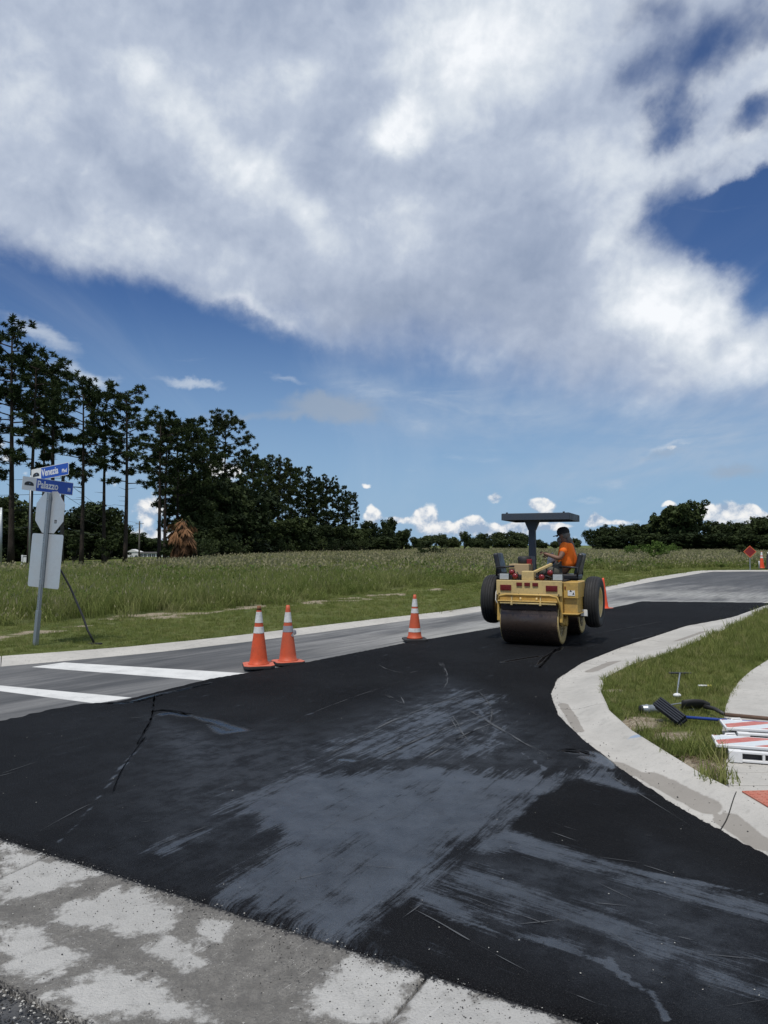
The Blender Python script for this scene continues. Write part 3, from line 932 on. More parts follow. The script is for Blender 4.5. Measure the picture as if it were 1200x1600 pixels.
# ------------------------------------------------------------------ foreground gutter (aggregate shows, tar smeared)
def gutter():
    root = empty('concrete_gutter'); tag(root, kind='structure')
    s_j = [(Vector(P(667, 1532)) - G_A).dot(G_DIR), (Vector(P(67, 1345)) - G_A).dot(G_DIR)]
    cuts = [-7.5, -4.0, s_j[1] - 0.0, s_j[0], s_j[0] + 2.6, s_j[0] + 5.2]
    # pale clean patches (photo outlines), everything else stained
    pale = [[(0, 1317), (60, 1335), (165, 1372), (110, 1395), (60, 1405), (0, 1412)], [(165, 1395), (230, 1400), (290, 1440), (255, 1462), (160, 1462), (80, 1435), (100, 1412)],
            [(0, 1440), (60, 1455), (140, 1497), (60, 1535), (0, 1520)], [(170, 1512), (260, 1542), (330, 1600), (120, 1600), (75, 1560)], [(255, 1460), (330, 1475), (320, 1515), (280, 1515), (220, 1485)],
            [(560, 1500), (660, 1530), (612, 1600), (460, 1600), (470, 1560)], [(670, 1532), (860, 1595), (860, 1650), (600, 1660), (615, 1600)], [(300, 1440), (370, 1450), (350, 1480), (300, 1470)]]
    pale = [[P(*q) for q in poly] for poly in pale]
    tarp = [[(150, 1365), (330, 1415), (430, 1450), (560, 1495), (480, 1500), (380, 1470), (280, 1425), (190, 1400)], [(560, 1495), (640, 1515), (600, 1520)], [(380, 1450), (560, 1500), (540, 1560), (440, 1600), (400, 1530)]]
    tarp = [[P(*q) for q in poly] for poly in tarp]
    for a, b in zip(cuts[:-1], cuts[1:]):
        near = b > -1 and a < 4
        st = .018 if near else .08
        ss = np.arange(a + .006, b - .006 + st, st); ss[-1] = b - .006
        ww = np.linspace(0, G_W, 48 if near else 12)
        Sg, Wg = np.meshgrid(ss, ww)
        X = G_A.x + G_DIR.x * Sg - G_NRM.x * Wg; Y = G_A.y + G_DIR.y * Sg - G_NRM.y * Wg
        t = Wg / G_W
        Z = .022 - .016 * (1 - (2 * t - 1) ** 2) + .004 * fbm(X * 9, Y * 9, 3) + .003 * fbm(X * 40, Y * 40, 2)
        edge = np.minimum(Sg - ss[0], ss[-1] - Sg)
        Z -= .010 * np.clip(1 - edge / .02, 0, 1) ** 2
        ny, nx = X.shape
        V = np.stack([X.ravel(), Y.ravel(), Z.ravel()], -1)
        idx = np.arange(nx * ny).reshape(ny, nx)
        F = np.stack([idx[:-1, :-1], idx[1:, :-1], idx[1:, 1:], idx[:-1, 1:]], -1).reshape(-1, 4)
        # side walls
        rim = np.concatenate([idx[0, :], idx[1:, -1], idx[-1, -2::-1], idx[-2:0:-1, 0]])
        low = V[rim].copy(); low[:, 2] = -.1
        base = len(V); V = np.concatenate([V, low])
        k = len(rim); ar = np.arange(k); nx_ = (ar + 1) % k
        F = np.concatenate([F, np.stack([rim[ar], rim[nx_], base + nx_, base + ar], -1)])
        x, y = V[:, 0], V[:, 1]
        stain = np.full(len(V), -1.0)
        for poly in pale: stain = np.maximum(stain, sdf_poly(x, y, poly) / .11)
        stain = np.clip(.52 - .42 * stain, 0, 1.1)
        tar = np.full(len(V), -1.0)
        for poly in tarp: tar = np.maximum(tar, sdf_poly(x, y, poly) / .10)
        far_edge = ((x - G_A.x) * -G_NRM.x + (y - G_A.y) * -G_NRM.y)
        tar = np.clip(.16 + .22 * tar, 0, .40)
        tar = np.maximum(tar, .62 - far_edge * 6)
        tar = np.maximum(tar, .50 - (G_W - far_edge) * 5)
        me = np_mesh('slab', V, F, [M_GUT], attrs={'stain': stain, 'tar': tar}, smooth=True)
        link('slab', me, parent=root)


gutter()


# ------------------------------------------------------------------ fresh asphalt overlay
def poly_mask(x, y, px, soft, z=0.034):
    return np.clip(.5 + sdf_poly(x, y, [P(u, v, z) for u, v in px]) / (2 * soft), 0, 1)


def mat_new_asphalt():
    m, g, b = principled('fresh_asphalt')
    pos = g.new('ShaderNodeNewGeometry').outputs['Position']
    agg = g.voro(pos, 115, 'F1'); agg2 = g.voro(pos, 210, 'F1')
    n0 = g.noise(pos, .5, 5, .6); n1 = g.noise(pos, 6, 6, .68); n2 = g.noise(pos, 70, 3, .7)
    # brush directions differ between the two swept areas
    sA = g.noise(turned(g, pos, R(60), 1.1, 11), 1, 6, .66, .6)
    sB = g.noise(turned(g, pos, R(-38), 1.0, 10), 1, 6, .66, .6)
    sel = g.attr('sweep')
    st = g.math('ADD', g.math('MULTIPLY', sA, g.math('SUBTRACT', 1, sel)), g.math('MULTIPLY', sB, sel))
    fA = g.noise(turned(g, pos, R(60), 5, 60), 1, 4, .65, .4)
    fB = g.noise(turned(g, pos, R(-38), 4, 60), 1, 4, .65, .4)
    fs = g.math('ADD', g.math('MULTIPLY', fA, g.math('SUBTRACT', 1, sel)), g.math('MULTIPLY', fB, sel))
    film = g.attr('film')
    fld = g.math('ADD', g.math('MULTIPLY', film, .96), g.math('ADD', g.math('MULTIPLY', g.math('SUBTRACT', st, .5), 1.9), g.math('ADD', g.math('MULTIPLY', g.math('SUBTRACT', fs, .5), 1.1), g.math('ADD', g.math('MULTIPLY', g.math('SUBTRACT', n2, .5), .5), g.math('MULTIPLY', g.math('SUBTRACT', n1, .5), .7)))))
    blot = g.noise(pos, 2.1, 5, .6, .4)
    fld = g.math('ADD', fld, g.math('MULTIPLY', g.math('SUBTRACT', blot, .50), .8))
    k = g.math('MULTIPLY', g.mapr(fld, .24, .86), g.mapr(g.math('ADD', blot, g.math('MULTIPLY', n1, .4)), .50, .85, .80, 1.0))
    mist = g.math('MULTIPLY', g.attr('mist'), g.mapr(g.math('ADD', n1, g.math('MULTIPLY', st, .6)), .55, .95, .35, 1))
    k = g.math('MAXIMUM', g.math('MULTIPLY', k, .95), g.math('MULTIPLY', mist, .55))
    scuff = g.mapr(g.math('ADD', g.attr('scuff'), g.math('MULTIPLY', g.math('SUBTRACT', n1, .5), 1.2)), .5, .72, 0, .75)
    black = g.mix(g.mapr(n0, .35, .65), (0.0070, 0.0075, 0.0090), (0.0150, 0.0162, 0.0185))
    black = g.mix(g.mapr(agg, .25, .5, .0, .5), black, (0.006, 0.006, 0.007))
    black = g.mix(g.math('LESS_THAN', agg2, .17), black, (0.075, 0.076, 0.078))
    filmc = g.mix(g.mapr(g.math('ADD', n1, g.math('MULTIPLY', n0, .7)), .65, 1.05), (0.040, 0.049, 0.064), (0.060, 0.071, 0.088))  # grey film, with the bluish sheen of reflected sky mixed into its colour
    c = g.mix(k, black, filmc)
    c = g.mix(g.math('MULTIPLY', g.attr('wet'), 1.0), c, (0.006, 0.0065, 0.0075))
    c = g.mix(scuff, c, (0.17, 0.175, 0.18))
    g.l.new(c, b.inputs['Base Color'])
    rough = g.math('ADD', g.mapr(k, 0, 1, .80, .40), g.math('MULTIPLY', g.math('SUBTRACT', n1, .5), .2))
    rough = g.mapr(g.attr('wet'), 0, 1, rough, .07, False)
    g.l.new(rough, b.inputs['Roughness'])
    g.l.new(g.math('ADD', g.mapr(k, 0, 1, .07, .32), g.math('MULTIPLY', g.attr('wet'), .4)), b.inputs['Specular IOR Level'])
    h = g.math('ADD', g.math('MULTIPLY', agg, -1.1), g.math('MULTIPLY', n2, .6))
    h = g.math('MULTIPLY', h, g.mapr(k, 0, 1, 1.0, .45))
    h = g.math('MULTIPLY', h, g.mapr(g.attr('wet'), 0, 1, 1.0, .05))
    g.l.new(g.bump(h, 1.0, .011), b.inputs['Normal'])
    return m


def build_new_asphalt():
    xs = np.concatenate([np.arange(-9, -3.4, .09), np.arange(-3.4, 4.4, .028), np.arange(4.4, 12.0, .07)])
    ys = []; y = 1.4
    while y < 23.4:
        ys.append(y); y += max(.018, .0052 * y)
    ys = np.array(ys)

    def zf(X, Y):
        s = sdf_poly(X.ravel(), Y.ravel(), NEWA_FULL).reshape(X.shape)
        near = np.clip((7 - Y) / 3, .35, 1)
        s = s + near * (.05 * fbm(X * 5, Y * 5, 3) + .035 * fbm(X * 23, Y * 23, 3))
        z = np.clip(s * .9, -.05, .034)
        r = np.clip(s / .08, 0, 1)
        z = z + r * (.006 * fbm(X * .7, Y * .7, 3) + .0025 * fbm(X * 11, Y * 11, 3))
        return z
    V, F = grid_mesh_np(xs, ys, zf, lambda X, Y: sdf_poly(X, Y, NEWA_FULL) > -.14)
    x, y = V[:, 0].astype(float), V[:, 1].astype(float)
    wx = x + .10 * fbm(x * 1.7, y * 1.7, 3); wy = y + .10 * fbm(x * 1.7 + 40, y * 1.7, 3)

    def pm(px, soft): return poly_mask(wx, wy, px, soft)

    def ln(px, w, amp=1.0, x_=None, taper=True):
        d, p = dist_line(wx, wy, [P(u, v, .034) for u, v in px])
        ww = w * (np.clip(np.minimum(p, 1 - p) * 6, .15, 1) if taper else 1)
        return amp * np.clip(1 - d / ww, 0, 1)
    film = np.zeros(len(x))
    mx = lambda a: np.maximum(film, a)
    # the main grey sheet left by the brush
    film = mx(.98 * pm([(330, 1390), (420, 1310), (330, 1260), (420, 1225), (520, 1185), (600, 1198), (690, 1182), (780, 1208), (905, 1212), (800, 1292), (725, 1345), (640, 1410), (598, 1440), (575, 1490), (480, 1462), (400, 1425)], .24))
    film = mx(.85 * pm([(700, 1330), (790, 1290), (860, 1315), (960, 1350), (1060, 1378), (1210, 1418), (1210, 1450), (1040, 1400), (900, 1362), (800, 1335)], .09))
    film = mx(.78 * pm([(640, 1400), (725, 1340), (860, 1372), (980, 1418), (1080, 1465), (1205, 1500), (1205, 1575), (1080, 1530), (930, 1470), (870, 1455), (760, 1440)], .14))
    film = mx(.95 * pm([(640, 1400), (700, 1405), (770, 1450), (880, 1460), (930, 1478), (890, 1492), (800, 1470), (755, 1462), (690, 1435)], .05))
    film = mx(.72 * pm([(215, 1330), (260, 1308), (345, 1285), (330, 1318), (250, 1345)], .06))
    film = mx(.62 * pm([(300, 1420), (330, 1360), (470, 1300), (560, 1330), (420, 1400), (380, 1440)], .12))
    film = mx(.80 * pm([(600, 1495), (660, 1485), (705, 1500), (690, 1530), (640, 1520)], .05))
    film = mx(.66 * pm([(470, 1190), (560, 1140), (700, 1075), (790, 1085), (770, 1130), (790, 1185), (650, 1195)], .25))
    film = mx(.86 * pm([(880, 1220), (930, 1180), (985, 1232), (1015, 1252), (940, 1248)], .07))
    for px, w, a in [([(870, 1480), (950, 1505), (990, 1540), (1025, 1556), (1052, 1600)], .030, 1.3), ([(930, 1478), (985, 1530), (1020, 1552)], .030, 1.2),
                     ([(800, 1298), (880, 1338), (1000, 1365), (1200, 1400)], .05, 1.0), ([(640, 1410), (680, 1437), (765, 1450)], .03, 1.2), ([(640, 1412), (690, 1448), (760, 1484), (820, 1516)], .022, 1.2),
                     ([(505, 1250), (600, 1180), (760, 1090)], .05, .8), ([(560, 1180), (690, 1120), (790, 1110)], .04, .8), ([(760, 1170), (780, 1140), (740, 1100)], .05, .9),
                     ([(870, 1220), (800, 1165), (700, 1130)], .03, .8), ([(700, 1210), (760, 1160), (800, 1130)], .06, .9), ([(80, 1330), (150, 1250), (185, 1200), (245, 1140)], .022, .85)]:
        film = mx(ln(px, w, a))
    # bare black places inside the sheet
    for px, s, a in [([(800, 1292), (900, 1214), (1010, 1250), (1210, 1352), (1210, 1395), (1040, 1362), (880, 1325)], .05, 1.0),
                     ([(735, 1345), (850, 1350), (980, 1400), (1210, 1468), (1210, 1495), (1060, 1450), (930, 1402), (820, 1365)], .07, .62),
                     ([(588, 1452), (640, 1407), (700, 1440), (760, 1460), (880, 1520), (960, 1600), (880, 1610), (700, 1545), (640, 1520)], .05, .9),
                     ([(490, 1200), (560, 1188), (620, 1192), (560, 1210)], .10, .6), ([(1060, 1480), (1200, 1520), (1200, 1600), (1060, 1560)], .15, .35),
                     ([(150, 1350), (260, 1345), (400, 1270), (430, 1310), (330, 1370), (300, 1430)], .10, .8),
                     ([(660, 1190), (700, 1178), (730, 1190), (700, 1210)], .10, .3)]:
        film = film * (1 - a * pm(px, s))
    mist = np.zeros(len(x))
    for px, s, a in [([(200, 1180), (420, 1130), (560, 1160), (640, 1190), (520, 1300), (330, 1380), (180, 1330)], .5, .75), ([(230, 1120), (330, 1140), (430, 1180), (300, 1220), (220, 1190)], .3, .9),
                     ([(420, 1170), (700, 1060), (860, 1140), (900, 1200), (600, 1220)], .4, .8), ([(700, 1330), (900, 1350), (1200, 1440), (1200, 1600), (1000, 1560), (760, 1450)], .2, .8),
                     ([(1000, 1300), (1200, 1390), (1200, 1420), (1000, 1360)], .1, .3), ([(0, 1120), (300, 1090), (500, 1120), (400, 1300), (0, 1310)], .6, .22)]:
        mist = np.maximum(mist, a * pm(px, s))
    wet = np.zeros(len(x))
    for px, w in [([(240, 1118), (270, 1114), (300, 1120)], .07), ([(300, 1118), (340, 1128), (375, 1142), (350, 1145), (325, 1130)], .07),
                  ([(170, 1100), (205, 1098), (245, 1086), (330, 1066)], .045), ([(840, 1040), (858, 1022), (876, 1012)], .045), ([(875, 1172), (925, 1178), (960, 1204)], .075), ([(900, 1180), (950, 1195)], .07),
                  ([(780, 1035), (850, 1024)], .06), ([(870, 1018), (880, 1010)], .05), ([(525, 1186), (560, 1190)], .05)]:
        wet = np.maximum(wet, np.clip(ln(px, w, 2.2), 0, 1))
    scuff = np.zeros(len(x))
    rs = random.Random(4)
    lines = [([(590, 1038), (610, 1048), (635, 1052)], .03), ([(640, 1052), (655, 1048)], .02), ([(690, 1035), (700, 1060), (690, 1078)], .035), ([(684, 1034), (694, 1042)], .05), ([(600, 1085), (632, 1100)], .03), ([(625, 1086), (632, 1104)], .02),
             ([(500, 1188), (620, 1120), (760, 1075)], .030), ([(560, 1200), (660, 1150), (780, 1110)], .03), ([(640, 1200), (720, 1150), (790, 1122)], .035), ([(700, 1090), (780, 1140), (870, 1190)], .03), ([(745, 1080), (770, 1110), (755, 1150)], .04),
             ([(915, 992), (960, 985), (1050, 968)], .035), ([(985, 1000), (1025, 992)], .03), ([(862, 1300), (905, 1315)], .014), ([(935, 1340), (1005, 1325 + 24)], .012), ([(1005, 1352), (1050, 1366)], .016), ([(860, 1286), (900, 1298)], .012),
             ([(640, 1417), (670, 1433), (725, 1465), (830, 1520)], .016), ([(880, 1550), (930, 1570)], .016), ([(455, 1130), (520, 1100), (640, 1060)], .012), ([(0, 1210), (60, 1190)], .01),
             ([(700, 1110), (735, 1170)], .03), ([(60, 1300), (150, 1250), (230, 1230)], .010), ([(500, 1300), (580, 1250)], .010), ([(250, 1320), (330, 1290)], .012), ([(900, 1180), (1000, 1240), (1080, 1290)], .012)]
    for px, w in lines:
        if w >= .03: scuff = np.maximum(scuff, ln(px, w * 1.5, .55))
    rib_v, rib_f = [], []

    def ribbon(pts, w, gap):
        q = resample(pts, .015); n = len(q)
        ph = rs.uniform(0, 50)
        for i in range(n):
            a, b = q[max(i - 1, 0)], q[min(i + 1, n - 1)]
            dx, dy = b[0] - a[0], b[1] - a[1]; L = math.hypot(dx, dy) + 1e-9
            nse = float(fbm(np.array([i * .09 + ph]), np.array([ph]), 3)[0])
            f = min(1, min(i, n - 1 - i) / (n * .3 + 1)); ww = max(.0004, w * f * (.55 + nse * 2.2) - (gap if nse < -.08 else 0))
            ox_, oy_ = -dy / L, dx / L; wob = w * 1.6 * float(fbm(np.array([i * .05 + ph]), np.array([ph + 9]), 2)[0])
            cx, cy = q[i][0] + ox_ * wob, q[i][1] + oy_ * wob
            zz = .0395
            rib_v.append((cx + ox_ * ww / 2, cy + oy_ * ww / 2, zz)); rib_v.append((cx - ox_ * ww / 2, cy - oy_ * ww / 2, zz))
            if i: k_ = len(rib_v); rib_f.append((k_ - 4, k_ - 3, k_ - 1, k_ - 2))
    for px, w in lines:
        pw = [P(u, v, .036) for u, v in px]
        for _k in range(1 if w < .03 else 2):
            j = rs.uniform(-.6, .6) * w
            ribbon(smooth_line([(a + j, b + j * .6) for a, b in pw], 2), min(w * .6, .012), .008)
    for _ in range(60):
        u, v = rs.uniform(0, 1200), rs.uniform(1040, 1590)
        cx, cy = P(u, v, .034); L = rs.uniform(.03, .30); a = rs.gauss(R(35) if u < 700 else R(-28), .35)
        if sdf_poly(np.array([cx]), np.array([cy]), NEWA_FULL)[0] < .35: continue
        ribbon([(cx - math.cos(a) * L / 2, cy - math.sin(a) * L / 2), (cx + math.cos(a) * L / 2, cy + math.sin(a) * L / 2)], rs.uniform(.003, .008), .003)
    tar_v, tar_f = rib_v, rib_f
    rib_v, rib_f = [], []
    for px, w in [([(216, 1164), (226, 1144), (238, 1126), (241, 1104), (243, 1086)], .020), ([(238, 1112), (262, 1108), (300, 1117)], .05), ([(160, 1099), (205, 1099), (245, 1087), (330, 1067)], .035),
                  ([(842, 1044), (858, 1026), (868, 1014)], .035), ([(872, 1172), (905, 1172), (930, 1184)], .05), ([(228, 1150), (190, 1200), (175, 1240)], .008)]:
        pw = smooth_line([P(u, v, .036) for u, v in px], 2)
        for _k in range(3):
            j = rs.uniform(-.5, .5) * w
            q = resample([(a + j, b + j) for a, b in pw], .02); n = len(q); ph = rs.uniform(0, 50)
            for i in range(n):
                a, b = q[max(i - 1, 0)], q[min(i + 1, n - 1)]
                dx, dy = b[0] - a[0], b[1] - a[1]; L = math.hypot(dx, dy) + 1e-9
                nse = float(fbm(np.array([i * .25 + ph]), np.array([ph]), 3)[0])
                ww = max(.0005, w * min(1, min(i, n - 1 - i) / 5) * (.5 + nse * 2.4))
                rib_v.append((q[i][0] - dy / L * ww / 2, q[i][1] + dx / L * ww / 2, .0405)); rib_v.append((q[i][0] + dy / L * ww / 2, q[i][1] - dx / L * ww / 2, .0405))
                if i: k_ = len(rib_v); rib_f.append((k_ - 4, k_ - 3, k_ - 1, k_ - 2))
    tme = bpy.data.meshes.new('tar_seams'); tme.from_pydata(rib_v, [], rib_f)
    mt_, g3, b3 = principled('wet_tar'); b3.inputs['Base Color'].default_value = (.003, .003, .0035, 1); b3.inputs['Roughness'].default_value = .55; b3.inputs['Specular IOR Level'].default_value = .08
    tag(link('tar_seams', tme, mt_), 'ragged black cracks and tar seams in the fresh asphalt', None, kind='stuff')
    rib_v, rib_f = tar_v, tar_f
    rme = bpy.data.meshes.new('scuff_marks'); rme.from_pydata(rib_v, [], rib_f)
    mm, g2, b2 = principled('scuff_grey')
    g2.l.new(g2.mix(g2.noise(g2.new('ShaderNodeNewGeometry').outputs['Position'], 18, 4, .6), (.035, .038, .043), (.105, .11, .115)), b2.inputs['Base Color']); b2.inputs['Roughness'].default_value = .8
    so_ = link('scuff_marks', rme, mm); tag(so_, 'thin pale scrape marks and dried drips on the fresh asphalt', None, kind='stuff')
    # which way the brush went: towards the lower right on the right-hand side
    sweep = poly_mask(x, y, [(590, 1450), (725, 1345), (800, 1292), (900, 1214), (1300, 1300), (1500, 1700), (700, 1700)], .08)
    me = np_mesh('fresh_asphalt', V, F, [mat_new_asphalt()], attrs={'film': film, 'mist': mist, 'wet': wet, 'scuff': scuff, 'sweep': sweep}, smooth=True)
    tag(link('fresh_asphalt', me), kind='structure')


build_new_asphalt()


# ------------------------------------------------------------------ painted bars
def painted(name, px, z=.004, cut=None):
    m = MATS.get('road_paint')
    if not m:
        m, g, b = principled('road_paint')
        pos = g.new('ShaderNodeNewGeometry').outputs['Position']
        n1 = g.noise(pos, 3, 6, .7); n2 = g.noise(pos, 45, 4, .7)
        c = g.mix(g.mapr(n1, .4, .75, 0, .55), (.62, .62, .60), (.36, .36, .35))
        c = g.mix(g.mapr(n2, .62, .72, 0, .85), c, (.12, .12, .12))
        g.l.new(c, b.inputs['Base Color']); b.inputs['Roughness'].default_value = .75
    mb = MB(); mb.prism([P(u, v, z) for u, v in px], 0.0005, z)
    o = mb.build(name, m); tag(o, kind='structure')


painted('crosswalk_marking', [(50, 1042), (100, 1035), (402, 1053), (346, 1065)])
painted('crosswalk_marking', [(-90, 1066), (-70, 1062), (0, 1071), (206, 1090), (150, 1099), (0, 1079.5)])
painted('crosswalk_marking', [(252, 1082), (345, 1062), (352, 1063.5), (262, 1084)])

# ------------------------------------------------------------------ sidewalk
ROOT_SW = empty('sidewalk'); tag(ROOT_SW, kind='structure')
SWL = [P(u, v, .1) for u, v in [(1200, 1030), (1172, 1048), (1156, 1062), (1141, 1082), (1134, 1102), (1131, 1121), (1128, 1139), (1128, 1176), (1133, 1203), (1135, 1226)]]
SWL = [(7.6, 13.0), (6.3, 11.7)] + SWL
_y = lambda v: P(1134, v, .1)[1]
SW_R = 8.0
cuts_y = [_y(1226.5), _y(1206), _y(1130), _y(1072), 11.4]


def edge_x(y):
    pts = SWL
    for a, b in zip(pts[:-1], pts[1:]):
        if b[1] <= y <= a[1]:
            t = (y - b[1]) / (a[1] - b[1] + 1e-9); return b[0] + (a[0] - b[0]) * t
    return pts[-1][0] if y < pts[-1][1] else pts[0][0]


def slab(poly, z0, z1, parent, extra=.012):
    bm = bmesh.new()
    vs = [bm.verts.new((x, y, z1)) for x, y in poly]
    f = bm.faces.new(vs)
    if f.normal.z < 0: bmesh.ops.reverse_faces(bm, faces=[f])
    r = bmesh.ops.extrude_face_region(bm, geom=[f])
    for v in [e for e in r['geom'] if isinstance(e, bmesh.types.BMVert)]: v.co.z = z1
    for v in vs: v.co.z = z0
    bmesh.ops.recalc_face_normals(bm, faces=bm.faces)
    me = bpy.data.meshes.new('slab'); bm.to_mesh(me); bm.free()
    for nm in ('stain', 'tar', 'blue'): me.attributes.new(nm, 'FLOAT', 'POINT')
    o = link('slab', me, M_CURB, parent)
    md = o.modifiers.new('bevel', 'BEVEL'); md.width = extra; md.segments = 2; md.limit_method = 'ANGLE'
    return o


for a, b in zip(cuts_y[:-1], cuts_y[1:]):
    ys = [a + .004] + [p[1] for p in SWL[::-1] if a + .05 < p[1] < b - .05] + [b - .004]
    poly = [(SW_R, a + .004)] + [(SW_R, b - .004)] + [(edge_x(y), y) for y in ys[::-1]]
    slab(poly, -.06, .1, ROOT_SW)
# the ramp slab between the last joint and the curb, with the tactile pad set in it
ya = cuts_y[0] - .004
# inner curb edge runs (1137,1228) -> (1200,1262) -> on
ce = [P(1139, 1229.5, .1), P(1202, 1264, .1), (3.0, 3.62), (4.6, 2.0)]
ramp = [(edge_x(ya) + .01, ya), ce[0], ce[1], ce[2], ce[3], (SW_R, 1.3), (SW_R, ya)]
slab(ramp, -.06, .098, ROOT_SW)


def tactile():
    M = paint('tactile_red', (.42, .13, .085), .8, dirt=.5, dirtcol=(.42, .30, .24), scale=9)
    a = Vector(P(1157, 1237, .1)); b = Vector(P(1206, 1266, .1))
    d = (b - a).normalized(); n = Vector((-d.y, d.x))       # n points up the ramp
    if n.y < 0: n = -n
    root = empty('tactile_paving_pad', (a.x, a.y, .1), math.atan2(d.y, d.x))
    tag(root, 'salmon red tactile pad of raised domes set in the pale ramp concrete', 'tactile pad')
    L, Wd = 1.4, .62
    n_l = n.dot(Vector((-d.y, d.x)))
    sgn = 1 if n_l > 0 else -1
    # tile plates 0.3 m square
    pl = None
    for i in range(4):
        for j in range(2):
            mb = MB(); mb.box((.01 + .31 * i + .15, sgn * (.155 + .31 * j), .004), (.302, .302, .010))
            if pl is None: pl = mb.build('tile', M, root, .002); 
            else:
                mb.build('tile', M, root, .002)
    dm = MB()
    for i in range(24):
        for j in range(12):
            x, y = .03 + i * .0515, sgn * (.026 + j * .0515)
            dm.lathe([(.013, .0085), (.011, .012), (.007, .0135)], 6, Matrix.Translation((x, y, 0)))
    o = dm.build('dome', M, root); o['kind'] = 'stuff'


tactile()

# ------------------------------------------------------------------ foliage materials
def leaf_mat(name, ca, cb, trans=.25, rough=.75, tip=None, scale=.35, spec=.12):
    m, g, b = principled(name)
    pos = g.new('ShaderNodeNewGeometry').outputs['Position']
    oi = g.new('ShaderNodeObjectInfo').outputs['Random']
    n = g.noise(pos, scale, 4, .65); n2 = g.noise(pos, scale * 9, 3, .6)
    f = g.math('ADD', g.math('MULTIPLY', n, .5), g.math('ADD', g.math('MULTIPLY', n2, .3), g.math('MULTIPLY', oi, .25)))
    c = g.mix(g.mapr(f, .32, .72), ca, cb)
    if tip:
        c = g.mix(g.mapr(g.math('ADD', g.math('MULTIPLY', n2, .6), g.math('MULTIPLY', oi, .5)), .62, .85, 0, .8), c, tip)
    g.l.new(c, b.inputs['Base Color'])
    b.inputs['Roughness'].default_value = rough; b.inputs['Specular IOR Level'].default_value = spec
    tr = g.new('ShaderNodeBsdfTranslucent'); g.l.new(c, tr.inputs[0])
    mx = g.new('ShaderNodeMixShader'); mx.inputs[0].default_value = trans
    g.l.new(b.outputs[0], mx.inputs[1]); g.l.new(tr.outputs[0], mx.inputs[2])
    g.l.new(mx.outputs[0], g.n['Material Output'].inputs[0])
    return m


M_GRASS = leaf_mat('lawn_grass_blades', (.125, .158, .040), (.225, .250, .074), .35, tip=(.30, .27, .13), scale=.8)
M_TALL = leaf_mat('tall_grass_blades', (.108, .145, .034), (.235, .262, .084), .35, tip=(.26, .25, .12), scale=.16)
M_SEED = leaf_mat('seed_heads', (.22, .21, .11), (.34, .31, .19), .35, scale=.3)
M_WEED = leaf_mat('weed_leaves', (.060, .105, .022), (.115, .170, .040), .3, scale=.5)
M_PINE = leaf_mat('pine_needles', (.020, .033, .012), (.050, .070, .024), .16, scale=.5, rough=.8)
M_PINE2 = leaf_mat('pine_needles_olive', (.020, .030, .012), (.052, .066, .022), .14, scale=.5, rough=.8)
M_OAK = leaf_mat('oak_leaves', (.016, .026, .010), (.045, .062, .020), .12, scale=.35, rough=.7)
M_OAK2 = leaf_mat('far_oak_leaves', (.028, .042, .018), (.070, .088, .032), .15, scale=.25, rough=.8)
M_PALMD = leaf_mat('dead_palm_fronds', (.10, .055, .030), (.34, .19, .10), .2, scale=1.2, rough=.8)


def bark(name, a, b_):
    m, g, b = principled(name)
    tc = g.new('ShaderNodeTexCoord').outputs['Object']
    n = g.noise(g.mapping(tc, sc=(6, 6, 1.2)), 1, 5, .7); n2 = g.noise(tc, 22, 4, .7)
    g.l.new(g.mix(g.mapr(g.math('ADD', g.math('MULTIPLY', n, .6), g.math('MULTIPLY', n2, .4)), .35, .65), a, b_), b.inputs['Base Color'])
    b.inputs['Roughness'].default_value = .95; b.inputs['Specular IOR Level'].default_value = .1
    g.l.new(g.bump(n, 1, .05), b.inputs['Normal'])
    return m


M_BARK = bark('pine_bark', (.022, .018, .015), (.060, .048, .040))
M_BARK2 = bark('oak_bark', (.035, .031, .026), (.08, .072, .06))


# ------------------------------------------------------------------ leaf-sized faces
def tris_blades(rs, centers, length, width, spread_up=.2, n=24):
    """thin pointed needles fanning out of each centre"""
    c = np.repeat(np.asarray(centers), n, axis=0); N = len(c)
    d = rs.normal(size=(N, 3)); d[:, 2] += spread_up; d /= np.linalg.norm(d, axis=1)[:, None]
    p = np.cross(d, rs.normal(size=(N, 3))); p /= np.linalg.norm(p, axis=1)[:, None] + 1e-9
    L = length * rs.uniform(.6, 1.1, (N, 1)); w = width * rs.uniform(.7, 1.3, (N, 1))
    mid = c + d * L * .45
    tip = c + d * L
    V = np.stack([c, mid + p * w, tip, mid - p * w], 1).reshape(-1, 3)
    F = np.arange(N * 4).reshape(-1, 4)
    return V, F


def leaf_quads(rs, centers, radii, n, size):
    k = len(centers)
    c = np.repeat(np.asarray(centers), n, axis=0); r = np.repeat(np.asarray(radii), n, axis=0)
    N = k * n
    d = rs.normal(size=(N, 3)); d /= np.linalg.norm(d, axis=1)[:, None]
    rad = rs.uniform(.35, 1.0, (N, 1)) ** .6
    q = c + d * rad * r * np.array([[1, 1, .75]])
    nrm = d * .6 + rs.normal(size=(N, 3)) * .6; nrm /= np.linalg.norm(nrm, axis=1)[:, None]
    a = np.cross(nrm, rs.normal(size=(N, 3))); a /= np.linalg.norm(a, axis=1)[:, None] + 1e-9
    b = np.cross(nrm, a)
    s = size * rs.uniform(.6, 1.3, (N, 1))
    V = np.stack([q - a * s, q + b * s * .55, q + a * s, q - b * s * .55], 1).reshape(-1, 3)
    return V, np.arange(N * 4).reshape(-1, 4)


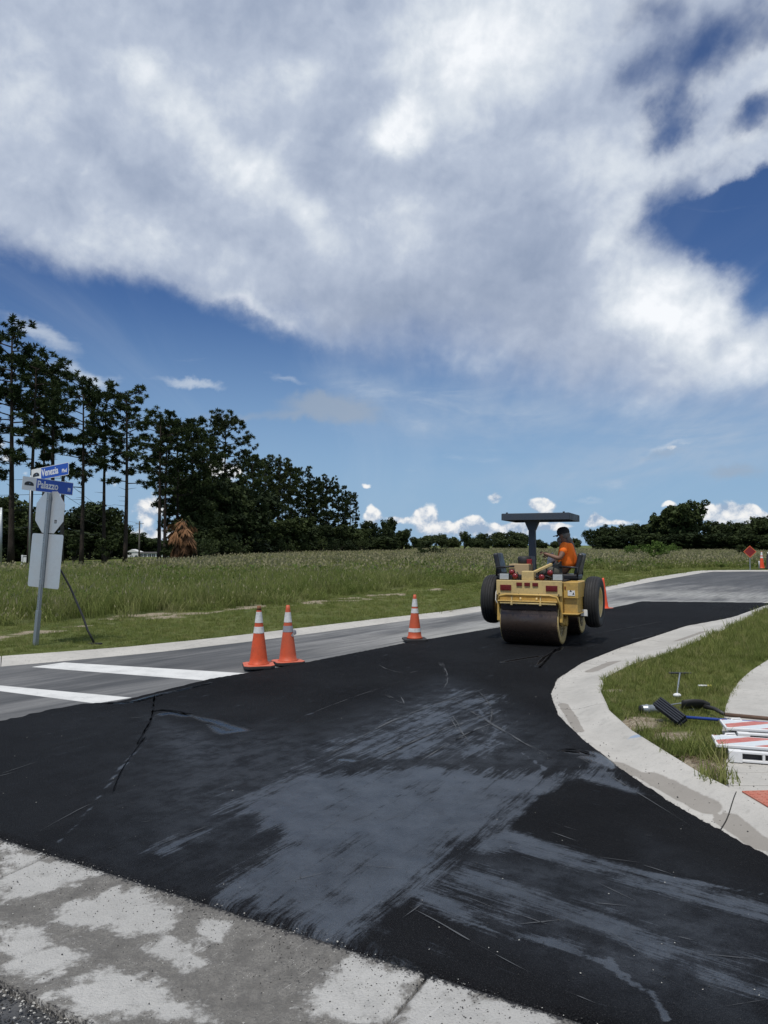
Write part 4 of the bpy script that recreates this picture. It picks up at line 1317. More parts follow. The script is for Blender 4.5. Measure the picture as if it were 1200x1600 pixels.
def pine_variant(seed, H, crown_from=.5, spread=1.0, mat=None, limbs=30, dense=1.0, flat=False):
    rs = np.random.RandomState(seed); rn = random.Random(seed)
    ph = rs.uniform(0, 6, 4)

    def axis_pt(t):
        return Vector((.18 * math.sin(2.2 * t + ph[0]) * t * H / 14, .18 * math.sin(1.9 * t + ph[1]) * t * H / 14, t * H))
    tr = MB()
    r0 = .0095 * H + .03
    tr.tube([axis_pt(t) for t in np.linspace(0, .97, 11)], [r0 * (1 - .78 * t) * (1.25 if t < .02 else 1) for t in np.linspace(0, .97, 11)], 8)
    cen = []
    for i in range(limbs):
        f = (i + rn.random()) / limbs
        t = crown_from + (1 - crown_from) * f * .98
        base = axis_pt(min(t, .97))
        if f < .18 and rn.random() < .35: continue
        env = math.sin(math.pi * min(.86, (f * .68 + .18))) ** .7 if not flat else min(1, .35 + f * 1.1) * (1 if f < .85 else .7)
        L = (2.2 + .02 * H) * spread * env * rn.uniform(.55, 1.15)
        az = i * 2.4 + rn.uniform(-.6, .6)
        rise = (-.12 + .55 * f) * L + rn.uniform(-.2, .4)
        out = Vector((math.cos(az), math.sin(az), 0))
        pts = [base, base + out * L * .45 + Vector((0, 0, rise * .25 + .1)), base + out * L * .8 + Vector((0, 0, rise * .7)), base + out * L + Vector((0, 0, rise))]
        tr.tube(pts, [.055, .04, .025, .012], 5, False)
        nt = int((9 + 5 * env) * dense)
        for k in range(nt):
            s = rn.uniform(.45, .8) if k % 4 == 0 else rn.uniform(.82, 1.08)
            j = min(2, int(s * 3)) if s < 1 else 2
            ss = s * 3 - j
            p = Vector(pts[j]).lerp(Vector(pts[j + 1]), min(1.15, ss))
            p += Vector((rn.gauss(0, .30), rn.gauss(0, .30), rn.gauss(.14, .20))) * spread
            cen.append(tuple(p))
        # one forked side twig
        q = Vector(pts[1]).lerp(Vector(pts[2]), .5); side = Vector((-out.y, out.x, .3)) * rn.choice((-1, 1)) * L * .35
        tr.tube([q, q + side], [.022, .01], 4, False)
        for k in range(max(1, int(2 * dense))):
            cen.append(tuple(q + side * rn.uniform(.7, 1.1) + Vector((rn.gauss(0, .2), rn.gauss(0, .2), .1))))
    # a few bare dead stubs below the crown
    for i in range(7):
        t = rn.uniform(crown_from * .55, crown_from)
        a = rn.uniform(0, 6.28); L = rn.uniform(.4, 1.3)
        p = axis_pt(t)
        tr.tube([p, p + Vector((math.cos(a) * L, math.sin(a) * L, rn.uniform(-.1, .35)))], [.03, .008], 4, False)
    top = axis_pt(.97)
    for k in range(int(7 * dense)): cen.append((top.x + rn.gauss(0, .3), top.y + rn.gauss(0, .3), top.z + rn.uniform(-.3, .5)))
    V, F = tris_blades(rs, cen, .36, .034, .15, 42)
    crown = np_mesh('crown', V, F, [mat or M_PINE])
    trunk = tr.mesh('trunk'); trunk.materials.append(M_BARK)
    return trunk, crown, H


def oak_variant(seed, H, Wd, mat=None, leaf=.16, nclump=60, per=90, trunk_h=.25, lobes=5, shape=1.0, fill=True, low=.42):
    rs = np.random.RandomState(seed); rn = random.Random(seed)
    tr = MB()
    th = H * trunk_h
    tr.tube([(0, 0, 0), (.05 * H * rn.uniform(-.4, .4), 0, th)], [H * .045, H * .03], 8, False)
    cs, rr = [], []
    L = [(Vector((rn.uniform(-.28, .28) * Wd, rn.uniform(-.28, .28) * Wd, H * rn.uniform(low, .78))), Wd * rn.uniform(.20, .32)) for _ in range(lobes)]
    L.append((Vector((0, 0, H * .72)), Wd * .28))
    for c, r in L:
        tr.tube([(0, 0, th * .9), tuple(c * .5 + Vector((0, 0, th * .5))), tuple(c)], [H * .022, H * .014, H * .006], 6, False)
    for i in range(nclump):
        c, r = L[rn.randrange(len(L))]
        d = Vector(rs.normal(size=3)).normalized()
        q = c + Vector((d.x * r, d.y * r, d.z * r * .8 * shape)) * rn.uniform(.55, 1.02)
        cr = Wd * rn.uniform(.055, .11)
        q.z = max(q.z, H * .10)
        q.z = min(q.z, H - cr * .5)
        cs.append(tuple(q)); rr.append([cr])
    V, F = leaf_quads(rs, cs, rr, per, leaf)
    if fill:
        V2, F2 = leaf_quads(rs, [tuple(c) for c, r in L], [[r * .85] for c, r in L], 150, leaf * 2.3)
        F = np.concatenate([F, F2 + len(V)]); V = np.concatenate([V, V2])
    crown = np_mesh('crown', V, F, [mat or M_OAK])
    trunk = tr.mesh('trunk'); trunk.materials.append(M_BARK2)
    return trunk, crown, H


def place_tree(name, var, x, y, h, label, group, rz=0.0, wid=1.0, cat='tree', sink=.1):
    trunk, crown, H = var
    t = empty(name, (x, y, tz(x, y) - sink), rz); tag(t, label, cat, group)
    s = (h + sink) / H
    for nm, me in (('trunk', trunk), ('crown', crown)):
        o = link(nm, me, parent=t); o.scale = (s * wid, s * wid, s)
    return t


def D_h(v, D):          # height above the eye-level plane datum of something topping out at row v
    return CAMH + (852 - v) / FPX * D


PV = [pine_variant(11, 17, .46, 1.0, limbs=27, dense=.85), pine_variant(12, 17, .55, .92, limbs=24, dense=.75), pine_variant(13, 17, .42, 1.05, limbs=30, dense=.9),
      pine_variant(14, 17, .52, .82, limbs=22, dense=.7), pine_variant(15, 14, .30, 1.1, M_PINE2, limbs=36, dense=1.3)]
PV.append(pine_variant(16, 16, .14, 1.15, limbs=42, dense=1.35))
PV.append(pine_variant(17, 16, .20, 1.05, M_PINE2, limbs=40, dense=1.3))
PV_FLAT = pine_variant(21, 15, .42, 1.45, M_PINE2, limbs=30, dense=1.2, flat=True)
OV = [oak_variant(31, 8, 9, M_OAK), oak_variant(32, 8, 9, M_OAK, lobes=7), oak_variant(33, 8, 8, M_OAK, lobes=4), oak_variant(34, 8, 9, M_OAK2, leaf=.22, per=70), oak_variant(35, 8, 10, M_OAK2, leaf=.22, per=70, lobes=8),
      oak_variant(36, 9, 9, M_OAK, leaf=.2, nclump=110, lobes=13, trunk_h=.08, low=.16)]

# the tall roadside pines, from the photo's left edge inwards: (column, distance, top row, variant, width, words)
pines = [
    (-40, 63, 540, 2, 1.1, 'tall pine trunk and crown at the far end of the row, half off the picture'),
    (18, 62, 518, 0, 1.2, 'tallest slender pine, first in the row left of the street sign'),
    (47, 60, 566, 3, 1.1, 'slim dark pine rising directly behind the blue street name blades'),
    (67, 74, 572, 1, 0.8, 'thin pine stem standing between two thicker pines above the street name blades'),
    (81, 66, 566, 0, 1.2, 'dark pine with rounded head just right of the street sign post'),
    (128, 61, 598, 2, 1.1, 'bushy pine with low hanging branches just right of the sign, before the utility pole gap'),
    (163, 64, 615, 1, 1.05, 'narrow pine with sparse crown between two bushier pines'),
    (196, 62, 612, 0, 1.25, 'pine with long bare trunk and broad crown left of the white building'),
    (249, 68, 655, 1, 1.25, 'pine with bare trunk just right of the white building'),
    (258, 76, 668, 3, 1.2, 'pine with slim trunk close behind the brown palm'),
    (276, 80, 655, 5, 1.1, 'dense pine above the brown palm'),
    (298, 88, 664, 5, 1.1, 'full dark pine to the right of the brown palm'),
    (322, 96, 700, 6, 1.1, 'shorter dense pine beneath the lone spreading pine'),
    (395, 116, 712, 5, .95, 'first tall pine of the dense stand beyond the spreading pine'),
    (414, 122, 724, 3, 1.1, 'second tall pine of the dense stand, with light bark trunk'),
    (436, 128, 720, 6, .95, 'leafy olive pine in the middle of the dense stand'),
    (455, 134, 731, 5, .95, 'dark pine in the dense stand, crown touching both neighbours'),
    (472, 140, 736, 6, .95, 'pine in the dense stand where the treetops begin to step down'),
    (490, 142, 752, 5, .95, 'lower round topped pine right of the dense stand middle'),
    (511, 148, 750, 6, .95, 'pine with full crown near the open end of the dense stand'),
    (528, 152, 760, 5, .95, 'pine second from the open end of the dense stand'),
    (547, 156, 774, 6, 1.05, 'last pine of the dense stand, leaning its crown over the field'),
    (404, 130, 724, 4, .95, 'olive pine tucked behind the first pines of the dense stand'),
    (425, 140, 738, 2, .95, 'dark pine hidden in the back row of the dense stand'),
    (446, 150, 745, 0, .95, 'back row pine showing between two crowns of the dense stand'),
    (480, 155, 758, 2, 1.0, 'short back row pine beneath the stepping treetops'),
    (500, 160, 764, 4, 1.0, 'low olive pine in the back row near the open end'),
    (536, 165, 778, 2, 1.0, 'short pine behind the last two pines of the dense stand'),
]
for i, (u, D, v, k, w, lab) in enumerate(pines):
    place_tree('pine_tree', PV[k], W(u, D), D, D_h(v, D), lab, 'pines along the left of the field', rz=i * 1.9, wid=w)
place_tree('spreading_pine_tree', PV_FLAT, W(349, 100), 100, D_h(658, 100), 'lone open branched pine spreading above the dark trees, sky showing through its limbs', 'pines along the left of the field', rz=.7, wid=1.0)

# oaks and scrub behind and between the pines
oaks = [
    (-30, 84, 760, 0, 1.1, 'dark broad oak at the photo left edge behind the pine trunks'), (22, 92, 772, 1, 1.1, 'dark oak behind the tallest pine trunk'),
    (75, 90, 800, 2, 1.3, 'low dark oak behind the street sign panels'), (118, 96, 792, 1, 1.2, 'grey green oak behind the bushy pine'),
    (152, 98, 780, 0, 1.1, 'rounded grey green oak between two pine trunks'), (176, 104, 790, 2, .72, 'oak whose crown falls towards the white building'),
    (330, 92, 742, 5, 1.0, 'large dark oak right of the brown palm'), (362, 100, 748, 5, 1.0, 'large dark oak beneath the spreading pine'),
    (308, 84, 772, 2, .9, 'dark oak directly beside the brown palm'), (385, 106, 760, 1, .9, 'dark oak closing the gap before the dense pine stand'),
    (575, 160, 812, 2, .95, 'rounded oak just past the last pine of the stand'), (597, 168, 822, 1, 1.0, 'low spreading oak past the rounded oak'),
    (612, 180, 808, 5, .55, 'pointed dark cedar like tree above the low oaks'), (628, 176, 826, 5, .8, 'dark shrubby tree at the tip of the left tree line'),
    (646, 190, 838, 2, .9, 'smallest round oak ending the left tree line'),
]
for i, (u, D, v, k, w, lab) in enumerate(oaks):
    place_tree('oak_tree', OV[k], W(u, D), D, D_h(v, D) - tz(W(u, D), D), lab, 'oaks behind the pines', rz=i * 1.3, wid=w)
under = [(400, 112, 806), (425, 118, 812), (450, 124, 808), (474, 130, 815), (500, 138, 818), (524, 144, 820), (548, 150, 822), (340, 90, 800), (372, 96, 800), (300, 80, 815), (236, 240, 838), (200, 235, 832), (217, 245, 838), (252, 236, 842),
         (30, 80, 820), (60, 82, 830), (140, 88, 828), (172, 92, 834), (100, 85, 836), (0, 78, 815), (-50, 76, 800)]
wds = ['under the first pine of the dense stand', 'between the first trunks of the dense stand', 'in the shade of the dense stand', 'under the stepping treetops', 'low among the dense stand trunks', 'filling the foot of the dense stand', 'at the open end of the dense stand',
       'below the large oak beside the palm', 'below the spreading pine', 'right against the brown palm', 'behind the white building, on its right', 'behind the white building arches', 'behind the middle of the white building', 'right of the white building',
       'behind the tallest pine', 'behind the street name post', 'between the bushy pine and the narrow pine', 'behind the narrow pine', 'behind the lower sign panel', 'at the left edge behind the trunks', 'beyond the left edge pine']
for i, ((u, D, v), wd) in enumerate(zip(under, wds)):
    place_tree('understory_tree', OV[5], W(u, D), D, max(2.2, D_h(v, D) - tz(W(u, D), D)), 'dark dense understory tree ' + wd, 'understory trees', rz=i * 2.1, wid=1.5)

# far tree lines across the field
far = [(668, 240, 836, 3, 1.3, 'broad far oak at the left of the gap'), (690, 250, 834, 4, 1.2, 'broad far oak with even top beside the gap'), (708, 245, 838, 3, 1.0, 'low far oak left of the small bushy tree'),
       (725, 190, 829, 2, .75, 'small dark bushy tree standing forward of the far tree line'), (752, 240, 833, 4, 1.0, 'far oak left of the roller canopy'), (764, 205, 844, 2, .8, 'small dark tree in front of the far line, left of the roller'),
       (776, 250, 830, 3, 1.1, 'yellow green far oak behind the roller seat'), (797, 245, 830, 4, 1.2, 'yellow green far oak left of the canopy post'), (818, 250, 832, 3, 1.1, 'far oak immediately left of the canopy post'),
       (843, 255, 843, 4, 1.1, 'low far oak right of the canopy post'), (866, 255, 845, 3, 1.0, 'low far oak behind the driver hands'), (896, 230, 841, 4, .9, 'small far oak just right of the driver'),
       (926, 190, 826, 1, .7, 'first small oak of the right tree line'), (942, 190, 822, 0, 1.0, 'rounded oak near the start of the right tree line'), (964, 188, 819, 1, 1.2, 'wide oak with level top in the right tree line'),
       (990, 188, 817, 0, 1.2, 'wide dark oak left of the tallest oak'), (1012, 186, 818, 2, 1.1, 'oak at the left foot of the tallest oak'), (1062, 180, 783, 5, 1.05, 'tallest broad oak standing above the right tree line'), (1040, 184, 800, 1, .8, 'left shoulder oak of the tallest oak'), (1086, 184, 800, 2, .8, 'right shoulder oak of the tallest oak'),
       (1108, 182, 812, 0, 1.0, 'oak right of the tallest oak'), (1132, 178, 814, 1, 1.1, 'oak behind the red diamond sign, to its left'), (1156, 176, 816, 2, 1.1, 'oak rising above the red diamond sign'), (1180, 172, 806, 0, 1.1, 'tall oak above the far striped cones'), (1205, 168, 804, 1, 1.1, 'oak at the right edge of the photo'), (1240, 168, 806, 0, 1.1, 'oak just past the right edge')]
for i, (u, D, v, k, w, lab) in enumerate(far):
    place_tree('oak_tree', OV[k], W(u, D), D, D_h(v, D), lab, 'far trees across the field', rz=i * 1.7, wid=w, sink=.6)
lowf = [(950, 180, 838), (975, 180, 836), (1003, 178, 836), (1030, 176, 834), (1058, 174, 832), (1085, 174, 834), (1112, 172, 834), (1140, 170, 836), (1168, 166, 836), (1196, 162, 834), (1225, 160, 834), (660, 235, 845), (745, 236, 845), (785, 240, 844), (808, 240, 844), (560, 150, 838), (585, 158, 838), (607, 165, 842)]
lw = ['at the start of the right tree line', 'below the wide level topped oak', 'left of the tallest oak base', 'at the left foot of the tallest oak', 'under the tallest oak', 'at the right foot of the tallest oak', 'two trees right of the tallest oak', 'behind the red diamond sign', 'behind the far striped cone', 'at the right photo edge', 'past the right photo edge', 'under the broad far oak at the gap', 'left of the roller tyre in the distance', 'behind the roller backrest', 'behind the roller canopy post', 'below the last pine', 'under the rounded oak past the pines', 'near the tip of the left tree line']
for i, ((u, D, v), wd) in enumerate(zip(lowf, lw)):
    place_tree('low_tree', OV[5], W(u, D), D, D_h(v, D), 'low dark tree ' + wd, 'low trees at the field edge', rz=i * 2.7, wid=1.9, sink=.5)


# ------------------------------------------------------------------ palm with a skirt of dead fronds
def palm():
    D = 57; x = W(286, D)
    t = empty('palm_tree', (x, D, tz(x, D) - .1)); tag(t, 'cabbage palm with a thick skirt of brown dead fronds in front of dark trees', 'palm tree')
    H = D_h(803, D)
    rn = random.Random(5)
    mb = MB(); mb.tube([(0, 0, 0), (.1, 0, H * .4), (0, 0, H * .86)], [.24, .20, .20], 10)
    mb.build('trunk', M_BARK, t)

    def frond(mat, az, drop, L, name, top):
        V, F = [], []
        o = Vector((math.cos(az) * .25, math.sin(az) * .25, top))
        d = Vector((math.cos(az), math.sin(az), 0))
        tip = o + d * L * math.cos(drop) + Vector((0, 0, L * math.sin(drop)))
        for k in range(26):
            f = k / 25 * 2 - 1
            a = f * 1.15
            side = Vector((-d.y, d.x, 0))
            base = o.lerp(tip, .45)
            e = base + (d * math.cos(a) + side * math.sin(a)) * L * .62 * math.cos(drop) + Vector((0, 0, L * .62 * math.sin(drop) * math.cos(a) - abs(f) * .22 - rn.uniform(0, .45)))
            w = .035
            n = len(V)
            V += [tuple(base + side * w), tuple(base - side * w), tuple(base.lerp(e, .55) - side * w * 1.1 + Vector((0, 0, .05))), tuple(e), tuple(base.lerp(e, .55) + side * w * 1.1 + Vector((0, 0, .05)))]
            F.append((n, n + 1, n + 2, n + 3, n + 4))
        n = len(V); s = Vector((-d.y, d.x, 0)) * .03
        V += [tuple(o + s), tuple(o - s), tuple(o.lerp(tip, .5) - s * .6), tuple(o.lerp(tip, .5) + s * .6)]; F.append((n, n + 1, n + 2, n + 3))
        me = bpy.data.meshes.new(name); me.from_pydata(V, [], F)
        return link(name, me, mat, t)
    for i in range(58):
        f = rn.random()
        frond(M_PALMD, i * 2.4 + rn.uniform(-.5, .5), -rn.uniform(.2 + .8 * (1 - f), 1.1 + .4 * (1 - f)), rn.uniform(.9, 1.75) * (1 - .25 * f), 'dead_frond', H * (.42 + .48 * f))
    for i in range(9):
        frond(M_OAK2, i * 2.4 + 1, rn.uniform(-.2, 1.0), rn.uniform(.6, 1.0), 'frond', H * .84)


palm()


# ------------------------------------------------------------------ shrubs standing alone in the field
def shrub(x, y, h, w, label, mat=M_WEED, seed=3, group='shrubs in the field'):
    rs = np.random.RandomState(seed)
    t = empty('field_shrub', (x, y, tz(x, y)), seed); tag(t, label, 'shrub', group)
    mb = MB()
    cen, rad = [], []
    for i in range(16):
        a = rs.uniform(0, 6.28); r = rs.uniform(.1, .5) * w
        p = (math.cos(a) * r, math.sin(a) * r, h * rs.uniform(.4, .95))
        mb.tube([(0, 0, 0), (p[0] * .5, p[1] * .5, p[2] * .6), p], [.02, .012, .006], 4, False)
        cen.append(p); rad.append([w * .16])
    mb.build('stem', M_BARK2, t)
    V, F = leaf_quads(rs, cen, rad, 45, .05 + .03 * h)
    link('foliage', np_mesh('foliage', V, F, [mat]), parent=t)


for i, (u, D, h, w, lab, mt) in enumerate([
    (675, 95, 1.5, 3.5, 'dark low bramble in the field below the distant tree gap', M_OAK), (662, 92, 1.3, 1.6, 'small dark shrub at the left end of the bramble', M_OAK), (1024, 62, 2.0, 2.0, 'leafy upright shrub in the pale grass right of the driver', M_WEED), (995, 88, 1.6, 3.0, 'yellow green shrub under the right tree line', M_WEED),
    (1042, 100, 1.7, 3.4, 'low round shrub beneath the tallest oak', M_WEED), (115, 62, 2.2, 1.4, 'dark shrub at the foot of the bushy pine', M_OAK), (166, 60, 2.1, 1.7, 'dark shrub at the foot of the narrow pine', M_OAK), (1160, 90, 1.6, 1.6, 'shrub behind the red diamond sign', M_OAK),
    (262, 64, 2.0, 1.2, 'dark shrub left of the palm trunk', M_OAK), (310, 66, 2.0, 3.0, 'dark shrub right of the palm trunk', M_OAK), (565, 140, 2.8, 4.0, 'shrub before the last pines of the stand', M_OAK), (330, 74, 2.2, 3.2, 'dark shrub under the oak beside the palm', M_OAK), (368, 86, 2.6, 4.2, 'dark shrub before the spreading pine', M_OAK),
    (400, 100, 2.6, 4, 'dark shrub before the first dense pines', M_OAK), (440, 112, 2.8, 5, 'dark shrub before the middle of the dense stand', M_OAK), (485, 124, 2.8, 5, 'dark shrub where the stand steps down', M_OAK), (525, 134, 2.8, 5, 'dark shrub close to the open end of the stand', M_OAK)]):
    shrub(W(u, D), D, h, w, lab, mt, seed=i + 3)


# ------------------------------------------------------------------ grass
SRC = bpy.data.collections.new('grass_sources')      # meshes only, scattered by geometry nodes


def clump(seed, n, h, rad, width, seg=3, lean=.35, seeds=0, leafy=0):
    rs = np.random.RandomState(seed)
    V, F, MI = [], [], []
    for i in range(n):
        a = rs.uniform(0, 6.283); r = rad * math.sqrt(rs.uniform())
        b = np.array([math.cos(a) * r, math.sin(a) * r, -.02]); hh = h * rs.uniform(.5, 1.1)
        la = rs.uniform(0, 6.283); l = lean * hh * rs.uniform(.2, 1.3)
        d = np.array([math.cos(la), math.sin(la), 0]); sd = np.array([-math.sin(la), math.cos(la), 0]) if rs.rand() < .5 else np.array([math.cos(la * 3), math.sin(la * 3), 0])
        w = width * rs.uniform(.6, 1.2)
        o = len(V)
        for k in range(seg):
            t = k / seg
            c = b + d * l * t * t + np.array([0, 0, hh * (t - .12 * t * t)])
            V += [c - sd * w * (1 - t * .7) / 2, c + sd * w * (1 - t * .7) / 2]
        V.append(b + d * l + np.array([0, 0, hh * .88]))
        for k in range(seg - 1): F.append((o + 2 * k, o + 2 * k + 1, o + 2 * k + 3, o + 2 * k + 2)); MI.append(0)
        F.append((o + 2 * seg - 2, o + 2 * seg - 1, o + 2 * seg, o + 2 * seg)); MI.append(0)
        if i < seeds:
            tip = V[-1]; o = len(V); ww = width * 1.1; L = h * .13
            up = np.array([d[0] * .25, d[1] * .25, 1]) * L
            V += [tip - up * .3, tip + sd * ww + up * .3, tip + up, tip - sd * ww + up * .3]
            F.append((o, o + 1, o + 2, o + 3)); MI.append(1)
    if leafy:
        for i in range(leafy):
            a = rs.uniform(0, 6.283); r = rad * .8 * math.sqrt(rs.uniform())
            c = np.array([math.cos(a) * r, math.sin(a) * r, h * rs.uniform(.15, .8)])
            p = rs.normal(size=3); p /= np.linalg.norm(p); q = np.cross(p, rs.normal(size=3)); q /= np.linalg.norm(q)
            s = width * 2.6
            o = len(V); V += [c - p * s, c + q * s * .5, c + p * s, c - q * s * .5]; F.append((o, o + 1, o + 2, o + 3)); MI.append(2)
    V = np.array(V)
    me = bpy.data.meshes.new('clump')
    me.from_pydata(V.tolist(), [], [tuple(dict.fromkeys(f)) for f in F])
    me.polygons.foreach_set('material_index', MI)
    return me


def scatter(name, clumps, mats, pts, scl, idx, rot, label=None):
    """one object: clump meshes instanced on points"""
    col = bpy.data.collections.new(name + '_sources')
    for i, me in enumerate(clumps):
        for m in mats: me.materials.append(m)
        o = bpy.data.objects.new('%s_clump_%02d' % (name, i), me); col.objects.link(o)
    me = bpy.data.meshes.new(name)
    me.vertices.add(len(pts)); me.vertices.foreach_set('co', np.asarray(pts, np.float32).ravel())
    for nm, kind, arr in (('scl', 'FLOAT_VECTOR', np.asarray(scl, np.float32)), ('idx', 'INT', np.asarray(idx, np.int32)), ('rotv', 'FLOAT_VECTOR', np.asarray(rot, np.float32))):
        a = me.attributes.new(nm, kind, 'POINT')
        a.data.foreach_set('vector' if kind == 'FLOAT_VECTOR' else 'value', arr.ravel())
    ob = bpy.data.objects.new(name, me); COL.objects.link(ob)
    ng = bpy.data.node_groups.new(name + '_nodes', 'GeometryNodeTree')
    ng.interface.new_socket('Geometry', in_out='INPUT', socket_type='NodeSocketGeometry')
    ng.interface.new_socket('Geometry', in_out='OUTPUT', socket_type='NodeSocketGeometry')
    n, l = ng.nodes, ng.links
    gi, go = n.new('NodeGroupInput'), n.new('NodeGroupOutput')
    ci = n.new('GeometryNodeCollectionInfo'); ci.inputs['Collection'].default_value = col
    ci.inputs['Separate Children'].default_value = True; ci.inputs['Reset Children'].default_value = True
    ip = n.new('GeometryNodeInstanceOnPoints')
    ip.inputs['Pick Instance'].default_value = True

    def na(nm, dt):
        q = n.new('GeometryNodeInputNamedAttribute'); q.data_type = dt; q.inputs['Name'].default_value = nm; return q.outputs['Attribute']
    er = n.new('FunctionNodeEulerToRotation')
    l.new(na('rotv', 'FLOAT_VECTOR'), er.inputs[0])
    l.new(gi.outputs[0], ip.inputs['Points']); l.new(ci.outputs[0], ip.inputs['Instance'])
    l.new(na('idx', 'INT'), ip.inputs['Instance Index']); l.new(er.outputs[0], ip.inputs['Rotation']); l.new(na('scl', 'FLOAT_VECTOR'), ip.inputs['Scale'])
    l.new(ip.outputs[0], go.inputs[0])
    md = ob.modifiers.new('scatter', 'NODES'); md.node_group = ng
    tag(ob, label, None, kind='stuff')
    return ob


RS = np.random.RandomState(99)


def wedge(y0, y1, dens, margin=.60, extra=3):
    """random points in the visible wedge, dens per square metre"""
    area = (y1 - y0) * (margin * (y0 + y1) + 2 * extra)
    n = int(area * dens)
    y = RS.uniform(y0, y1, n * 2); hw = margin * y + extra; x = RS.uniform(-1, 1, n * 2) * (margin * y1 + extra)
    k = np.abs(x) < hw
    x, y = x[k][:n], y[k][:n]
    return x, y


def tall_grass():
    seg = [(13, 22, 11, 1.0, 0), (22, 34, 6.5, 1.25, 0), (34, 55, 3.2, 1.7, 6), (55, 95, 1.5, 2.3, 6), (95, 230, .55, 3.2, 6)]
    cl = [clump(s, 46, .80, .26, .013, 3, .38, sd, lf) for s, sd, lf in ((1, 0, 0), (2, 2, 0), (3, 4, 0), (4, 0, 30), (5, 8, 0), (6, 2, 14))]
    cl += [clump(s, 40, .80, .42, .036, 2, .34, sd, lf) for s, sd, lf in ((7, 1, 0), (8, 6, 0), (9, 13, 0), (10, 4, 24))]
    pts, scl, idx, rot = [], [], [], []
    for y0, y1, dens, k, base in seg:
        x, y = wedge(y0, y1, dens)
        s = sdf_poly(x, y, TALL) + .5 * fbm(x * .8, y * .8, 3)
        dm = dirtmask(x, y)
        keep = (s > 0) & (dm < .25)
        keep &= ~((x < -16) & (y > 46))
        x, y, s = x[keep], y[keep], s[keep]
        z = terrain(x, y)
        n = len(x)
        patch = 1.3 * fbm(x / 4.5 + 9, y / 4.5, 4)
        pale = fbm(x / 13.0, y / 13.0 + 4, 3) + .30 * np.clip((y - 26) / 40, 0, 1) - .10
        h = (.80 + .35 * patch + RS.uniform(-.18, .18, n)) * (1 + .15 * np.clip((y - 20) / 60, 0, 1)) * np.clip(.45 + s * .55, .35, 1)
        wdt = k ** .5 * RS.uniform(.85, 1.2, n)
        if base == 0:
            r = RS.rand(n)
            ix = np.where(pale > .08, np.where(r < .5, 4, 2), np.where(patch < -.06, np.where(r < .45, 3, 5), np.where(r < .5, 0, np.where(r < .8, 1, 5))))
        else:
            r = RS.rand(n)
            ix = np.where(pale > -.02, np.where(r < .62, 8, 7), np.where(r < .45, 7, np.where(r < .85, 6, 9)))
        pts.append(np.stack([x, y, z], -1)); scl.append(np.stack([wdt, wdt, h], -1)); idx.append(ix)
        rot.append(np.stack([RS.normal(0, .07, n), RS.normal(0, .07, n), RS.uniform(0, 6.28, n)], -1))
    scatter('tall_grass', cl, [M_TALL, M_SEED, M_WEED], np.concatenate(pts), np.concatenate(scl), np.concatenate(idx), np.concatenate(rot), 'waist high wild grass with tan seed heads filling the field beyond the road')


tall_grass()


def lawn():
    cl = [clump(s, 34, .085, .085, .0065, 3, .55, 0, 0) for s in (21, 22, 23)] + [clump(24, 22, .16, .06, .008, 3, .5, 0, 0)] + [clump(s, 40, .10, .20, .02, 2, .5, 0, 0) for s in (25, 26)]
    PTS, SC, IX, RT = [], [], [], []

    def put(x, y, z, sc, ix):
        n = len(x)
        PTS.append(np.stack([x, y, z], -1)); SC.append(np.stack([sc, sc, sc * RS.uniform(.8, 1.25, n)], -1)); IX.append(ix)
        RT.append(np.stack([RS.normal(0, .12, n), RS.normal(0, .12, n), RS.uniform(0, 6.28, n)], -1))
    # island by the right-hand curb
    isl = [tuple(p) for p in RI[4:16]] + [(SWL[-1][0], SWL[-1][1])] + SWL[::-1] + [(14.5, 20), (16, 26)]
    n = 52000
    x, y = RS.uniform(1.9, 12.5, n), RS.uniform(4.9, 22, n)
    w = np.clip(7.5 / y, .25, 1.0)
    k = (RS.rand(n) < w) & (sdf_poly(x, y, isl) > .015)
    x, y = x[k], y[k]
    dm = dirtmask(x, y)
    k = dm < RS.uniform(.10, .5, len(x))
    x, y, dm = x[k], y[k], dm[k]
    sc = RS.uniform(.55, 1.05, len(x)) * (1 + .35 * fbm(x * 1.3, y * 1.3, 2)) * np.clip(y / 8, 1, 1.6)
    # longer, rougher grass at the near tip of the island
    tip = np.clip((6.3 - y) / .6, 0, 1)
    sc *= 1 + .55 * tip
    put(x, y, np.full(len(x), .085), sc, np.where(RS.rand(len(x)) < .12 + .3 * tip, 3, RS.randint(0, 3, len(x))))
    # verge between far curb and the tall grass
    verge = UC[1:] + [(60, 54), (22, 53.5), (18, 51.6)] + TALL[1:12][::-1] + [(-40, 2)]
    for y0, y1, dn, k_, b_ in ((9, 16, 75, 1.15, 0), (16, 26, 40, 1.5, 0), (26, 40, 12, 1.2, 4), (40, 56, 6, 1.6, 4)):
        x, y = wedge(y0, y1, dn, .60, 2)
        m = sdf_poly(x, y, UC[1:] + [(60, 90), (-60, 90), (-60, -10)]) > .03
        t = sdf_poly(x, y, TALL)
        m &= (t < .25)
        m &= y < 60
        x, y = x[m], y[m]
        dm = dirtmask(x, y); q = dm < RS.uniform(.05, .45, len(x)); x, y = x[q], y[q]
        put(x, y, terrain(x, y) - .005, RS.uniform(.6, 1.0, len(x)) * k_ * (1 + .5 * fbm(x, y, 2)), (RS.randint(0, 3, len(x)) if b_ == 0 else RS.randint(4, 6, len(x))))
    scatter('lawn_grass', cl, [M_GRASS], np.concatenate(PTS), np.concatenate(SC), np.concatenate(IX), np.concatenate(RT), 'short mown grass on the verge and the island inside the curb')


lawn()

